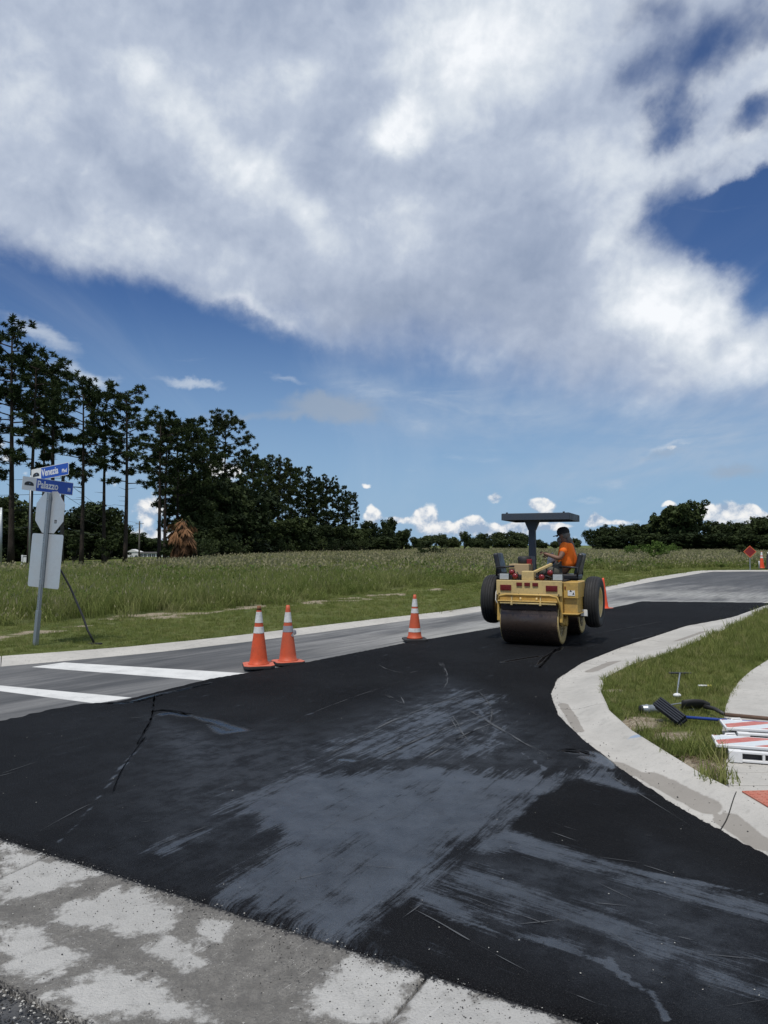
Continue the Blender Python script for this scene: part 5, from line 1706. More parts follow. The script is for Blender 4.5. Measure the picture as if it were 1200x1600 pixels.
# ------------------------------------------------------------------ road roller
YEL = paint('roller_cream_yellow_paint', (.54, .345, .085), .42, dirt=.6, dirtcol=(.16, .11, .06), scale=5, wear=.6)
YEL2 = paint('roller_pale_cream_paint', (.60, .45, .19), .45, dirt=.5, dirtcol=(.20, .15, .09), scale=5)
STEEL = paint('drum_steel', (.13, .092, .072), .30, metal=.75, dirt=.5, dirtcol=(.035, .025, .02), scale=3, bump=.1)
GREY = paint('canopy_grey_paint', (.040, .052, .070), .55, dirt=.3, dirtcol=(.04, .04, .04), scale=4)
BLACK = paint('black_steel', (.018, .018, .019), .55, dirt=.3, dirtcol=(.05, .045, .04), scale=7)
VINYL = paint('black_vinyl', (.014, .014, .016), .38, dirt=.2, dirtcol=(.05, .05, .05), scale=8)
RUBBER = paint('tyre_rubber', (.012, .012, .013), .7, dirt=.5, dirtcol=(.030, .029, .027), scale=7, bump=.1)
REDL = paint('red_lens', (.20, .008, .007), .18, dirt=.2, dirtcol=(.1, .01, .01), coat=.5)
REDR = paint('red_reflector', (.13, .010, .008), .3, dirt=.3, dirtcol=(.06, .02, .02))
LENS = paint('lamp_glass', (.50, .52, .52), .15, metal=.2, dirt=.3, dirtcol=(.25, .25, .24), coat=.6)
DARKB = paint('dark_brown_shroud', (.035, .018, .014), .6, dirt=.3)
WHITE = paint('white_plastic', (.72, .72, .70), .5, dirt=.3, dirtcol=(.42, .40, .37), scale=10)
ORG = paint('orange_plastic', (.72, .115, .035), .48, dirt=.55, dirtcol=(.25, .06, .03), scale=9)
CARD = paint('tan_panel', (.42, .31, .17), .8, dirt=.3, dirtcol=(.25, .18, .1))
STICK = paint('white_sticker', (.70, .70, .68), .5, dirt=.1)


def roller():
    ox, oy = P(826, 1010, .034)
    YAW = -R(25)
    t = empty('road_roller', (ox, oy, .036), YAW)
    tag(t, 'cream yellow road roller with grey canopy, steel drum and two raised tyres', 'road roller')
    dy = .38; r = .40; hw = .475
    # --- front drum
    mb = MB()
    prof = [(r - .015, -hw), (r, -hw + .012), (r, hw - .012), (r - .015, hw)]
    mb.lathe(prof, 72, Matrix.Translation((0, dy, r)) @ AX, close=False)
    drum = mb.build('drum', STEEL, t)
    for sx in (-1, 1):
        e = MB()
        e.lathe([(r - .02, 0), (r - .02, .012), (r - .06, .016), (.10, -.03), (.09, .03), (.001, .03)], 48, Matrix.Translation((sx * hw, dy, r)) @ Matrix.Rotation(R(90) * sx, 4, 'Y'))
        e.build('drum_end_plate', YEL2, drum)
    # --- rear drum
    mb = MB(); mb.lathe(prof, 56, Matrix.Translation((0, 2.15, r)) @ AX)
    d2 = mb.build('drum', STEEL, t)
    for sx in (-1, 1):
        e = MB()
        e.lathe([(r - .02, 0), (r - .02, .012), (r - .06, .016), (.10, -.03), (.09, .03), (.001, .03)], 48, Matrix.Translation((sx * hw, 2.15, r)) @ Matrix.Rotation(R(90) * sx, 4, 'Y'))
        e.build('drum_end_plate', YEL2, d2)
    # --- chassis: head, belly, rear body
    mb = MB()
    mb.box((0, .42, .93), (1.04, .70, .24)); mb.box((0, 1.15, .66), (.56, 1.0, .50)); mb.box((0, 1.95, .88), (.98, .95, .22)); mb.box((0, 1.1, .98), (1.0, .75, .09))
    mb.box((0, 2.43, .75), (.95, .04, .45))
    mb.build('chassis', YEL, t, .012)
    # --- front plate with its lamps and reflectors
    mb = MB(); mb.box((0, .045, .955), (1.10, .05, .25))
    fp = mb.build('front_plate', YEL2, t, .008)
    for x, w in ((-.385, .19), (.385, .19)):
        MB().box((x, .012, .955), (w, .022, .095)).build('reflector', REDR, fp, .006)
        MB().box((x, .004, .955), (w - .05, .012, .055)).build('reflector_insert', REDR, fp, .003)
    for x in (-.155, -.02, .115):
        MB().box((x, .012, 1.015), (.095, .020, .060)).build('marker_lamp', REDR, fp, .006)
    for i in range(4):
        MB().cyl((-.50 + i * .333, .022, .855), (-.50 + i * .333, .008, .855), .011, n=8).build('bolt', BLACK, fp)
    # --- shelf over the drum, spray bar, scraper brackets, dark shroud
    mb = MB(); mb.box((0, -.01, .725), (.99, .16, .022), (R(-14), 0, 0)); mb.box((0, .055, .775), (.99, .03, .10))
    sh = mb.build('spray_shelf', YEL, t, .004)
    MB().tube([(-.46, -.07, .705), (.47, -.07, .705)], .016, 10).build('spray_bar', YEL2, sh)
    for x in (-.37, -.18, .0, .19, .36):
        MB().cyl((x, -.07, .705), (x, -.095, .675), .012, .008, 8).build('nozzle', BLACK, sh)
    MB().box((0, .04, .66), (.94, .05, .13)).build('shroud', DARKB, t, .004)
    for x in (-.26, .22):
        b = MB(); b.box((x, -.055, .775), (.022, .05, .16), (R(-10), 0, 0)); b.box((x, -.085, .70), (.034, .02, .05))
        b.build('bracket', YEL2, t, .003)
    for x in (-.13, .14):
        b = MB(); b.cyl((x, .0, .735), (x, .0, .80), .022, .016, 10); b.build('spray_valve', YEL2, t)
    # --- guard tube curving round under the plate
    g_ = MB(); g_.tube([(-.50, .10, .60), (-.50, -.02, .74), (-.47, -.06, .82), (-.36, -.075, .845), (.36, -.075, .845), (.48, -.06, .82), (.515, -.02, .72), (.52, .02, .58)], .019, 10)
    g_.build('guard_rail', YEL, t)
    # --- yokes carrying the drum
    for sx in (-1, 1):
        y = MB(); y.bar((sx * .525, .12, .90), (sx * .525, .10, .40), .045, .10, (0, 1, 0)); y.bar((sx * .525, .10, .42), (sx * .525, .42, .38), .045, .10, (0, 0, 1)); y.lathe([(.001, -.03), (.085, -.03), (.085, .03), (.001, .03)], 20, Matrix.Translation((sx * .53, dy, r)) @ AX)
        y.build('yoke', YEL, t, .006)
    # --- side box (tank) with open tray below
    b = MB(); b.box((.675, .42, .93), (.235, .62, .26)); b.box((.665, .44, .68), (.22, .56, .26)); b.box((.67, .40, .545), (.26, .66, .022))
    sb = b.build('side_tank', YEL, t, .008)
    s = MB(); s.box((.685, .105, .885), (.115, .003, .085))
    st = s.build('warning_sticker', STICK, sb)
    tri = MB(); tri.add([(.655, .1025, .905), (.695, .1025, .905), (.675, .1025, .940)], [(0, 1, 2)]); tri.add([(.70, .1025, .86), (.735, .1025, .86), (.72, .1025, .90)], [(0, 1, 2)])
    tri.build('warning_mark', BLACK, st)
    MB().box((.585, .105, .965), (.022, .006, .05)).build('reflector', REDR, sb, .003)
    # solid black block put in for the darkness of the right-hand recess
    b = MB(); b.box((.60, 1.15, .80), (.16, .72, .42)); b.build('dark_recess_block', BLACK, t, .01)
    # --- axle and transport wheels, held off the ground
    WY, WZ, WR, WX = 1.00, .69, .44, .90
    a = MB(); a.cyl((-.80, WY, WZ - .22), (.80, WY, WZ - .22), .045, n=14)
    for sx in (-1, 1):
        a.bar((sx * .70, WY - .12, WZ - .24), (sx * .74, WY + .02, WZ), .05, .11, (0, 1, 0)); a.cyl((sx * .70, WY, WZ), (sx * .84, WY, WZ), .07, n=14)
    a.build('axle', YEL, t, .004)
    arm = MB(); arm.tube([(.62, .62, 1.02), (.72, .66, 1.00), (.80, .74, .86), (.74, .80, .62), (.66, .72, .50)], .032, 10)
    arm.build('lift_arm', YEL2, t)
    MB().box((.80, .60, .53), (.11, .05, .11)).build('hitch_bracket', WHITE, t, .006)
    for sx in (-1, 1):
        w = empty('wheel', (sx * WX, WY, WZ), 0.0 if sx > 0 else R(180)); w.parent = t
        cw = .115
        pr = []
        zs = np.linspace(-cw, cw, 46)
        for z in zs:
            f = abs(z) / cw
            rad = WR * (1 - .075 * f ** 2.6)
            g1 = any(abs(z - gz) < .0065 for gz in (-.066, -.024, .024, .066))
            pr.append((rad - (.016 if g1 else 0), z))
        prof2 = [(.245, -.085), (.30, -cw - .008), (.37, -cw - .004)] + pr + [(.37, cw + .004), (.30, cw + .008), (.245, .085)]
        ty = MB(); ty.lathe(prof2, 56, AX, close=True); ty.build('tyre', RUBBER, w)
        rm = MB(); rm.lathe([(.262, -.09), (.262, .098), (.245, .104), (.232, .085), (.225, .03), (.17, .022), (.12, .045), (.065, .05), (.06, .075), (.001, .078)], 40, AX); rm.build('rim', YEL2, w)
        for k in range(6):
            an = k * math.pi / 3
            MB().cyl((.045, .09 * math.cos(an), .09 * math.sin(an)), (.066, .09 * math.cos(an), .09 * math.sin(an)), .012, n=6).build('wheel_nut', BLACK, w)
    # --- deck and dash
    b = MB(); b.box((0, .90, 1.06), (1.02, .95, .035)); b.build('deck', BLACK, t, .004)
    b = MB(); b.box((-.03, .17, 1.155), (.205, .17, .155)); b.build('console', YEL2, t, .01)
    b = MB(); b.bar((.04, .24, 1.21), (.26, .58, 1.34), .05, .04); b.build('console_arm', YEL2, t, .005)
    # lamps along the front edge
    for x in (-.43, .47):
        h = empty('headlight', (x, .09, 1.135)); h.parent = t
        MB().box((0, .035, 0), (.175, .07, .115)).build('housing', BLACK, h, .012)
        MB().box((0, -.006, 0), (.155, .014, .095)).build('lens', LENS, h, .006)
    for x, z, y, rr in ((-.335, 1.205, .22, .052), (-.245, 1.145, .10, .052), (.205, 1.135, .09, .052), (.315, 1.205, .22, .052)):
        l_ = empty('beacon_lamp', (x, y, z)); l_.parent = t
        MB().cyl((0, .0, 0), (0, .075, 0), rr, rr * .8, 20).build('housing', BLACK, l_)
        q = MB(); q.lathe([(rr * .97, 0), (rr * .8, .018), (rr * .4, .028), (.001, .030)], 20, Matrix.Rotation(R(90), 4, 'X')); q.build('lens', REDL, l_)
        MB().cyl((0, .04, 0), (0, .04, -(z - 1.07)), .010, n=8).build('stalk', BLACK, l_)
    # levers, hoses and clutter on deck
    rn = random.Random(3)
    for i in range(7):
        x = -.25 + i * .085
        MB().tube([(x, .30, 1.07), (x + .01, .31, 1.16), (x + rn.uniform(-.03, .03), .29 + rn.uniform(-.03, .03), 1.21)], [.008, .007, .013], 6).build('lever', BLACK, t)
    for k in range(5):
        x = -.30 + k * .13
        h_ = MB(); h_.tube([(x, .16, 1.08), (x + .05, .12, 1.13 + .02 * k % .05), (x + .14, .18, 1.12), (x + .20, .30, 1.08)], .011, 6); h_.build('hose', BLACK, t)
    h_ = MB(); h_.tube([(-.56, .20, 1.0), (-.585, .12, .86), (-.58, .08, .74), (-.54, .09, .66), (-.52, .16, .60)], .008, 6); h_.build('cable', WHITE, t)
    MB().box((-.33, .80, 1.215), (.36, .30, .24)).build('engine_cover', CARD, t, .01)
    b = MB(); b.lathe([(.11, 0), (.12, .02), (.12, .11), (.10, .13), (.001, .135)], 24, Matrix.Translation((-.30, .95, 1.335))); b.build('air_cleaner', BLACK, t)
    MB().box((-.185, .84, 1.37), (.09, .05, .10)).build('red_box', REDL, t, .006)
    MB().tube([(-.10, 1.55, 1.40), (.35, 1.55, 1.40), (.35, 1.55, 1.10)], .014, 8).build('hand_rail', YEL2, t)
    # --- steering wheel
    s = empty('steering_wheel', (.09, .92, 1.27), 0, R(0), R(-38)); s.parent = t
    tor = MB(); tor.tube([(math.cos(a) * .175, math.sin(a) * .175, 0) for a in np.linspace(0, 2 * math.pi, 33)], .014, 8, False); tor.build('grip', BLACK, s)
    for k in range(3):
        a = k * 2.094 + .5; MB().tube([(0, 0, -.02), (math.cos(a) * .17, math.sin(a) * .17, 0)], .010, 6).build('spoke', BLACK, s)
    MB().cyl((0, 0, 0), (0, 0, -.26), .025, n=10).build('column', BLACK, s)
    # --- canopy on one post
    cx, cy = -.165, .98
    p = MB(); p.box((cx, cy, 1.60), (.125, .10, 1.02), taper=.92)
    post = p.build('canopy_post', GREY, t, .01)
    q = MB(); q.box((cx, cy, 1.115), (.24, .22, .035)); q.box((cx, cy, 1.14), (.20, .18, .02)); q.build('foot_plate', GREY, post, .004)
    gs = MB(); gs.add([(cx - .06, cy - .055, 1.93), (cx + .06, cy - .055, 1.93), (cx + .15, cy - .055, 2.14), (cx - .15, cy - .055, 2.14),
                       (cx - .06, cy + .055, 1.93), (cx + .06, cy + .055, 1.93), (cx + .15, cy + .055, 2.14), (cx - .15, cy + .055, 2.14)],
                      [(0, 1, 2, 3), (7, 6, 5, 4), (0, 4, 5, 1), (1, 5, 6, 2), (2, 6, 7, 3), (3, 7, 4, 0)]); gs.build('gusset', GREY, post, .004)
    for i in range(4): MB().cyl((cx - .09 + .06 * i, cy - .10, 1.145), (cx - .09 + .06 * i, cy - .10, 1.165), .009, n=6).build('bolt', BLACK, post)
    rf = empty('canopy', (-.04, 1.12, 2.155), 0, R(-1.0), 0); rf.parent = t
    L, Wd = .92, 1.18
    b = MB(); b.box((0, 0, .055), (Wd, L, .016)); b.build('roof_sheet', GREY, rf, .003)
    for nm, c, d in (('roof_edge', (0, -L / 2, 0), (Wd + .012, .022, .115)), ('roof_edge', (0, L / 2, 0), (Wd + .012, .022, .115)), ('roof_edge', (-Wd / 2, 0, 0), (.022, L - .03, .114)), ('roof_edge', (Wd / 2, 0, 0), (.022, L - .03, .114))):
        MB().box(c, d).build(nm, GREY, rf, .004)
    for y in (-.16, .10, .36): MB().box((0, y, .015), (Wd - .04, .05, .06)).build('cross_beam', GREY, rf, .003)
    for x in (-.5, .5): MB().cyl((x, -.45, .06), (x, -.45, .082), .018, n=8).build('bolt', GREY, rf)

    # --- seats facing each other
    def seat(x, y, face):
        s_ = empty('seat', (x, y, 1.075), 0 if face > 0 else R(180)); s_.parent = t
        # local +X is where the sitter faces
        MB().box((.02, 0, .035), (.46, .44, .10)).build('cushion', VINYL, s_, .03, 3)
        bk = MB()
        bk.add([(-.20, -.21, .06), (-.20, .21, .06), (-.29, .19, .44), (-.29, -.19, .44), (-.12, -.21, .08), (-.12, .21, .08), (-.20, .18, .46), (-.20, -.18, .46)],
               [(0, 3, 2, 1), (4, 5, 6, 7), (0, 1, 5, 4), (1, 2, 6, 5), (2, 3, 7, 6), (3, 0, 4, 7)])
        bk.build('backrest', VINYL, s_, .035, 4)
        for sy in (-.235, .235): MB().tube([(-.20, sy, .05), (-.20, sy, .20), (.12, sy, .22)], .018, 8).build('armrest', VINYL, s_)
        MB().box((0, 0, -.01), (.36, .36, .03)).build('seat_base', BLACK, s_)
    seat(-.52, .85, 1)
    seat(.44, 1.12, -1)
    return t, Matrix.Translation((ox, oy, .036)) @ Matrix.Rotation(YAW, 4, 'Z')


ROLLER, RM = roller()


def jug():
    o = RM @ Vector((.10, 1.20, 1.08))
    t = empty('water_jug', o, -R(25)); tag(t, 'clear and pale green water jug standing on the roller deck before the driver', 'water jug')
    c = paint('jug_plastic', (.45, .58, .58), .2, dirt=.2, dirtcol=(.3, .4, .4)); 
    MB().lathe([(.075, 0), (.085, .02), (.085, .13), (.080, .14), (.085, .15), (.085, .20), (.06, .235), (.035, .25), (.035, .265)], 20).build('body', WHITE, t)
    MB().lathe([(.0865, .05), (.0865, .12)], 20).build('label_band', c, t)
    MB().lathe([(.038, .262), (.038, .285), (.001, .288)], 14).build('cap', WHITE, t)
    MB().tube([(0, .07, .23), (0, .10, .27), (0, .06, .30), (0, .0, .29)], .009, 6).build('handle', WHITE, t)
    # it stands on a black battery box
    return t


_j = jug()
_j.location = RM @ Vector((.12, 1.25, 1.085 + .14))
MB().box((.12, 1.25, 1.15), (.34, .26, .145)).build('battery_box', BLACK, ROLLER, .01)


# ------------------------------------------------------------------ the driver
def skin_tube(name, joints, edges, radii, mat, parent, root=0, sub=2, smooth=True):
    me = bpy.data.meshes.new(name)
    me.from_pydata(joints, edges, [])
    o = bpy.data.objects.new(name, me); COL.objects.link(o); o.parent = parent
    me.materials.append(mat)
    md = o.modifiers.new('skin', 'SKIN'); md.use_smooth_shade = smooth
    sv = me.skin_vertices[0].data
    for i, r_ in enumerate(radii):
        sv[i].radius = (r_, r_) if not isinstance(r_, tuple) else r_
        sv[i].use_root = (i == root)
    s = o.modifiers.new('sub', 'SUBSURF'); s.levels = sub; s.render_levels = sub
    return o


def person():
    SKIN = paint('skin', (.22, .115, .075), .55, dirt=.1, dirtcol=(.12, .06, .04))
    SHIRT = paint('orange_shirt', (1.0, .19, .012), .85, dirt=.15, dirtcol=(.55, .08, .015), scale=5)
    TROUS = paint('olive_grey_trousers', (.105, .100, .080), .9, dirt=.3, dirtcol=(.05, .05, .04))
    CAP = paint('black_cap', (.012, .012, .013), .8, dirt=.1)
    HAIR = paint('grey_hair', (.16, .145, .13), .85, dirt=.3, dirtcol=(.08, .07, .06), scale=20)
    BOOT = paint('boots', (.05, .035, .022), .7, dirt=.4)
    # local frame: faces +X; seat point at the origin
    base = RM @ Vector((.43, 1.12, 1.145))
    t = empty('person', base, -R(25) + R(180))
    tag(t, 'seated driver in orange T-shirt and black cap, grey beard, holding the roller controls', 'person')
    hip = (0, 0, .08)
    J = {'hip': (-.02, 0, .09), 'belly': (.0, 0, .22), 'chest': (-.01, 0, .38), 'neck': (.02, 0, .53), 'chin': (.06, 0, .585), 'head': (.085, 0, .66), 'crown': (.075, 0, .74),
         'shL': (0, .17, .475), 'elL': (.08, .25, .27), 'wrL': (.30, .19, .34), 'haL': (.37, .17, .37),
         'shR': (0, -.17, .475), 'elR': (.10, -.25, .26), 'wrR': (.31, -.16, .30), 'haR': (.38, -.13, .31),
         'thL': (.20, .11, .06), 'knL': (.46, .15, .06), 'anL': (.50, .15, -.34 + .26), 'thR': (.20, -.11, .06), 'knR': (.46, -.15, .06), 'anR': (.50, -.15, -.34 + .26)}
    ks = list(J)
    E = [('hip', 'belly'), ('belly', 'chest'), ('chest', 'neck'), ('neck', 'chin'), ('chin', 'head'), ('head', 'crown'), ('chest', 'shL'), ('shL', 'elL'), ('elL', 'wrL'), ('wrL', 'haL'), ('chest', 'shR'), ('shR', 'elR'), ('elR', 'wrR'), ('wrR', 'haR'),
         ('hip', 'thL'), ('thL', 'knL'), ('knL', 'anL'), ('hip', 'thR'), ('thR', 'knR'), ('knR', 'anR')]
    rad = dict(hip=(.13, .15), belly=(.135, .15), chest=(.12, .16), neck=.055, chin=.065, head=(.088, .075), crown=.055, shL=.058, elL=.043, wrL=.028, haL=.036, shR=.058, elR=.043, wrR=.028, haR=.036, thL=.085, knL=.06, anL=.045, thR=.085, knR=.06, anR=.045)
    body = skin_tube('body', [J[k] for k in ks], [(ks.index(a), ks.index(b)) for a, b in E], [rad[k] for k in ks], SKIN, t)
    t.scale = (1.05, 1.05, 1.05)
    # fingers closed on the control: five short bent chains on each hand
    for s, h, w in ((1, J['haL'], J['wrL']), (-1, J['haR'], J['wrR'])):
        hv = Vector(h); d = (hv - Vector(w)).normalized(); side = Vector((0, 1, 0))
        for k in range(5):
            if k < 4:
                b0 = hv + side * (.028 - .018 * k) + d * .02
                L = (.030, .034, .032, .025)[k]
                p1 = b0 + d * L; p2 = p1 + Vector((.008, 0, -.022)); p3 = p2 + Vector((-.016, 0, -.012))
            else:
                b0 = hv + side * .03 * s; p1 = b0 + Vector((.02, .014 * s, -.012)); p2 = p1 + Vector((.020, -.004, -.016)); p3 = p2 + Vector((.008, -.006, -.010))
            skin_tube('finger', [tuple(b0), tuple(p1), tuple(p2), tuple(p3)], [(0, 1), (1, 2), (2, 3)], [.010, .0095, .009, .0075], SKIN, body, sub=1)
    # face
    f = MB(); f.ball((.175, 0, .652), (.022, .013, .018), 8, 6); f.build('nose', SKIN, body)
    for s in (-1, 1):
        MB().ball((.155, .032 * s, .675), (.012, .014, .009), 8, 6).build('eye', BLACK, body)
        MB().ball((.080, .082 * s, .655), (.018, .010, .028), 8, 6).build('ear', SKIN, body)
    MB().box((.160, 0, .612), (.012, .045, .008)).build('mouth', paint('lips', (.20, .07, .06), .6), body)
    # beard and long hair at the back
    b = MB(); b.ball((.125, 0, .585), (.055, .062, .055), 14, 9); b.ball((.12, 0, .53), (.036, .045, .055), 12, 8); b.build('beard', HAIR, body)
    b = MB(); b.ball((.040, 0, .665), (.088, .088, .075), 16, 10); b.ball((-.02, 0, .585), (.045, .06, .06), 14, 8); b.tube([(-.03, 0, .60), (-.085, 0, .50), (-.12, 0, .38), (-.13, .01, .28)], [.035, .028, .02, .008], 8)
    b.build('hair', HAIR, body)
    # cap
    c = MB(); c.lathe([(.100, -.005), (.103, .02), (.098, .055), (.075, .092), (.04, .108), (.001, .112)], 24, Matrix.Translation((.07, 0, .695)) @ Matrix.Rotation(R(8), 4, 'Y') @ Matrix.Diagonal((1.05, .93, 1, 1)))
    br = [(.10, -.075), (.17, -.070), (.215, -.045), (.232, 0), (.215, .045), (.17, .070), (.10, .075)]
    c.prism(br, .0, .010, Matrix.Translation((.02, 0, .685)) @ Matrix.Rotation(R(12), 4, 'Y'))
    c.build('cap', CAP, body, .002)
    # shirt: torso and loose short sleeves
    sj = [(-.03, 0, .085), (.01, 0, .20), (-.005, 0, .36), (0, 0, .49), (.01, .17, .475), (.055, .225, .345), (.01, -.17, .475), (.06, -.225, .34)]
    skin_tube('shirt', sj, [(0, 1), (1, 2), (2, 3), (2, 4), (4, 5), (2, 6), (6, 7)], [(.165, .180), (.178, .185), (.160, .195), (.08, .105), .092, .082, .092, .082], SHIRT, body)
    # trousers and boots
    tj = [(-.02, 0, .08), (.20, .11, .06), (.46, .15, .06), (.50, .15, -.06), (.20, -.11, .06), (.46, -.15, .06), (.50, -.15, -.06)]
    skin_tube('trousers', tj, [(0, 1), (1, 2), (2, 3), (0, 4), (4, 5), (5, 6)], [(.145, .165), .098, .075, .065, .098, .075, .065], TROUS, body)
    for s in (-1, 1):
        q = MB(); q.box((.545, .15 * s, -.075), (.26, .10, .075), taper=.8); q.build('boot', BOOT, body, .02, 3)


person()

# ------------------------------------------------------------------ traffic cones
ORG = paint('cone_orange', (.62, .085, .022), .5, dirt=.75, dirtcol=(.22, .05, .025), scale=8)
BASEB = paint('cone_base_rubber', (.022, .022, .023), .8, dirt=.4, dirtcol=(.07, .06, .05), scale=7)
BAND = paint('reflective_band', (.66, .66, .64), .45, dirt=.7, dirtcol=(.30, .29, .27), scale=22)
SILV = paint('duct_tape', (.34, .34, .36), .4, metal=.3, dirt=.5, dirtcol=(.15, .14, .14), scale=18)
ORG2 = paint('faded_orange_plastic', (.56, .095, .035), .5, dirt=.75, dirtcol=(.30, .075, .035), scale=6)
ORGB = paint('bright_orange_plastic', (.80, .085, .022), .45, dirt=.3, dirtcol=(.4, .05, .02), scale=6)
ORGE = paint('orange_base_rim', (.60, .13, .07), .6, dirt=.8, dirtcol=(.25, .11, .08), scale=11)


def cone(x, y, z, h, rz, label, body, bands, tip=None, base_top=None, lean=0.0, base=.40, group='traffic cones along the overlay edge'):
    t = empty('traffic_cone', (x, y, z), rz, lean); tag(t, label, 'traffic cone', group)
    b = base / 2
    o = [(-b, -b * .72), (-b * .72, -b), (b * .72, -b), (b, -b * .72), (b, b * .72), (b * .72, b), (-b * .72, b), (-b, b * .72)]
    m = MB(); m.prism(o, 0, .034)
    m.build('base', BASEB, t, .006)
    if base_top:
        MB().prism([(p[0] * .985, p[1] * .985) for p in o], .036, .044).build('base_rim', base_top, t, .003)
    r0, r1 = h * .150, h * .030
    c = MB()
    zz = [.044, .052, .075]
    prof = [(r0 + .022, .036), (r0 + .016, .056), (r0, .072)]
    n = 14
    for k in range(1, n + 1):
        f = k / n; prof.append((r0 + (r1 - r0) * f, .072 + (h - .072) * f))
    prof += [(r1 * .75, h), (r1 * .70, h - .03)]
    c.lathe(prof, 32); c.build('cone_body', body, t)
    for i, (f0, f1, mt) in enumerate(bands):
        z0, z1 = .072 + (h - .072) * f0, .072 + (h - .072) * f1
        ra, rb = r0 + (r1 - r0) * f0 + .0025, r0 + (r1 - r0) * f1 + .0025
        bd = MB(); bd.lathe([(ra, z0), (rb, z1)], 32, close=False); bd.f = [f for f in bd.f if len(f) == 4]; bd.sm = [True] * len(bd.f)
        bd.build('reflective_band' if mt is BAND else 'tape_wrap', mt, t)
    if tip:
        f = .93; z0 = .072 + (h - .072) * f
        bd = MB(); bd.lathe([(r0 + (r1 - r0) * f + .002, z0), (r1 + .002, h + .002), (r1 * .6, h + .004)], 20); bd.build('tip', tip, t)
    return t


BROWN = paint('muddy_tip', (.22, .085, .035), .8, dirt=.6)
p1 = P(404, 1046, .0); p2 = P(447, 1039, .0); p3 = P(648, 1003, .0); p4 = P(943, 952, .0)
cone(p1[0], p1[1], .034, .83, R(14), 'leftmost and nearest orange cone, white bands and brown muddy tip, at the crosswalk end', ORG, [(.52, .635, BAND), (.705, .90, BAND)], BROWN, ORGE, R(.5), .42)
cone(p2[0] + .02, p2[1] + .05, .012, .83, R(24), 'orange cone just behind the nearest one, its grey tape wrap torn and hanging', ORG2, [(.50, .615, SILV), (.68, .87, BAND)], None, ORGE, R(-1.2), .42)
cone(p3[0], p3[1], .03, .80, R(8), 'lone orange cone left of the roller, dirty white band at its foot', ORG2, [(.11, .20, BAND), (.56, .67, BAND), (.715, .90, BAND)], None, None, R(.6), .41)
cone(p4[0], p4[1], .0, .83, R(30), 'bright plain orange cone half hidden behind the right roller tyre', ORGB, [(.50, .60, ORGB)], None, ORGE, 0, .42)
# torn flap on the second cone
_c2 = [o for o in bpy.data.objects if o.name.startswith('traffic_cone')][1]
fl = MB(); fl.add([(.066, -.05, .49), (.10, -.075, .47), (.105, -.07, .42), (.075, -.06, .40), (.060, -.055, .44)], [(0, 1, 2, 3, 4)]); fl.add([(.02, -.078, .40), (.05, -.085, .45), (.055, -.088, .38)], [(0, 1, 2)]); fl.build('torn_flap', SILV, _c2)


# ------------------------------------------------------------------ street sign
GALV = paint('galvanised_steel', (.34, .37, .39), .42, metal=.65, dirt=.4, dirtcol=(.20, .21, .22), scale=12)
ALU = paint('bare_aluminium', (.58, .60, .61), .42, metal=.55, dirt=.35, dirtcol=(.38, .40, .42), scale=4)
BLUE = paint('sign_blue', (.020, .085, .42), .38, dirt=.12, dirtcol=(.05, .09, .3))
SWHITE = paint('sign_white', (.74, .75, .74), .4, dirt=.15, dirtcol=(.5, .5, .48))
LOGO = paint('logo_ink', (.020, .024, .030), .5, dirt=.1)
DKST = paint('dark_steel_pipe', (.045, .047, .052), .45, metal=.4, dirt=.4, dirtcol=(.09, .07, .05), scale=9)


def text(body, size, loc, rot, mat, parent, name='lettering', ext=.0012, sx=1.0, off=.0):
    cu = bpy.data.curves.new(name, 'FONT'); cu.body = body; cu.size = size; cu.extrude = ext; cu.align_x = 'LEFT'; cu.align_y = 'CENTER'; cu.offset = off
    cu.materials.append(mat)
    tmp = bpy.data.objects.new('tmp', cu); COL.objects.link(tmp)
    bpy.context.view_layer.update()
    me = bpy.data.meshes.new_from_object(tmp.evaluated_get(bpy.context.evaluated_depsgraph_get()))
    bpy.data.objects.remove(tmp)
    o = bpy.data.objects.new(name, me); COL.objects.link(o); o.location = loc; o.rotation_euler = rot; o.scale = (sx, 1, 1); o.parent = parent
    return o


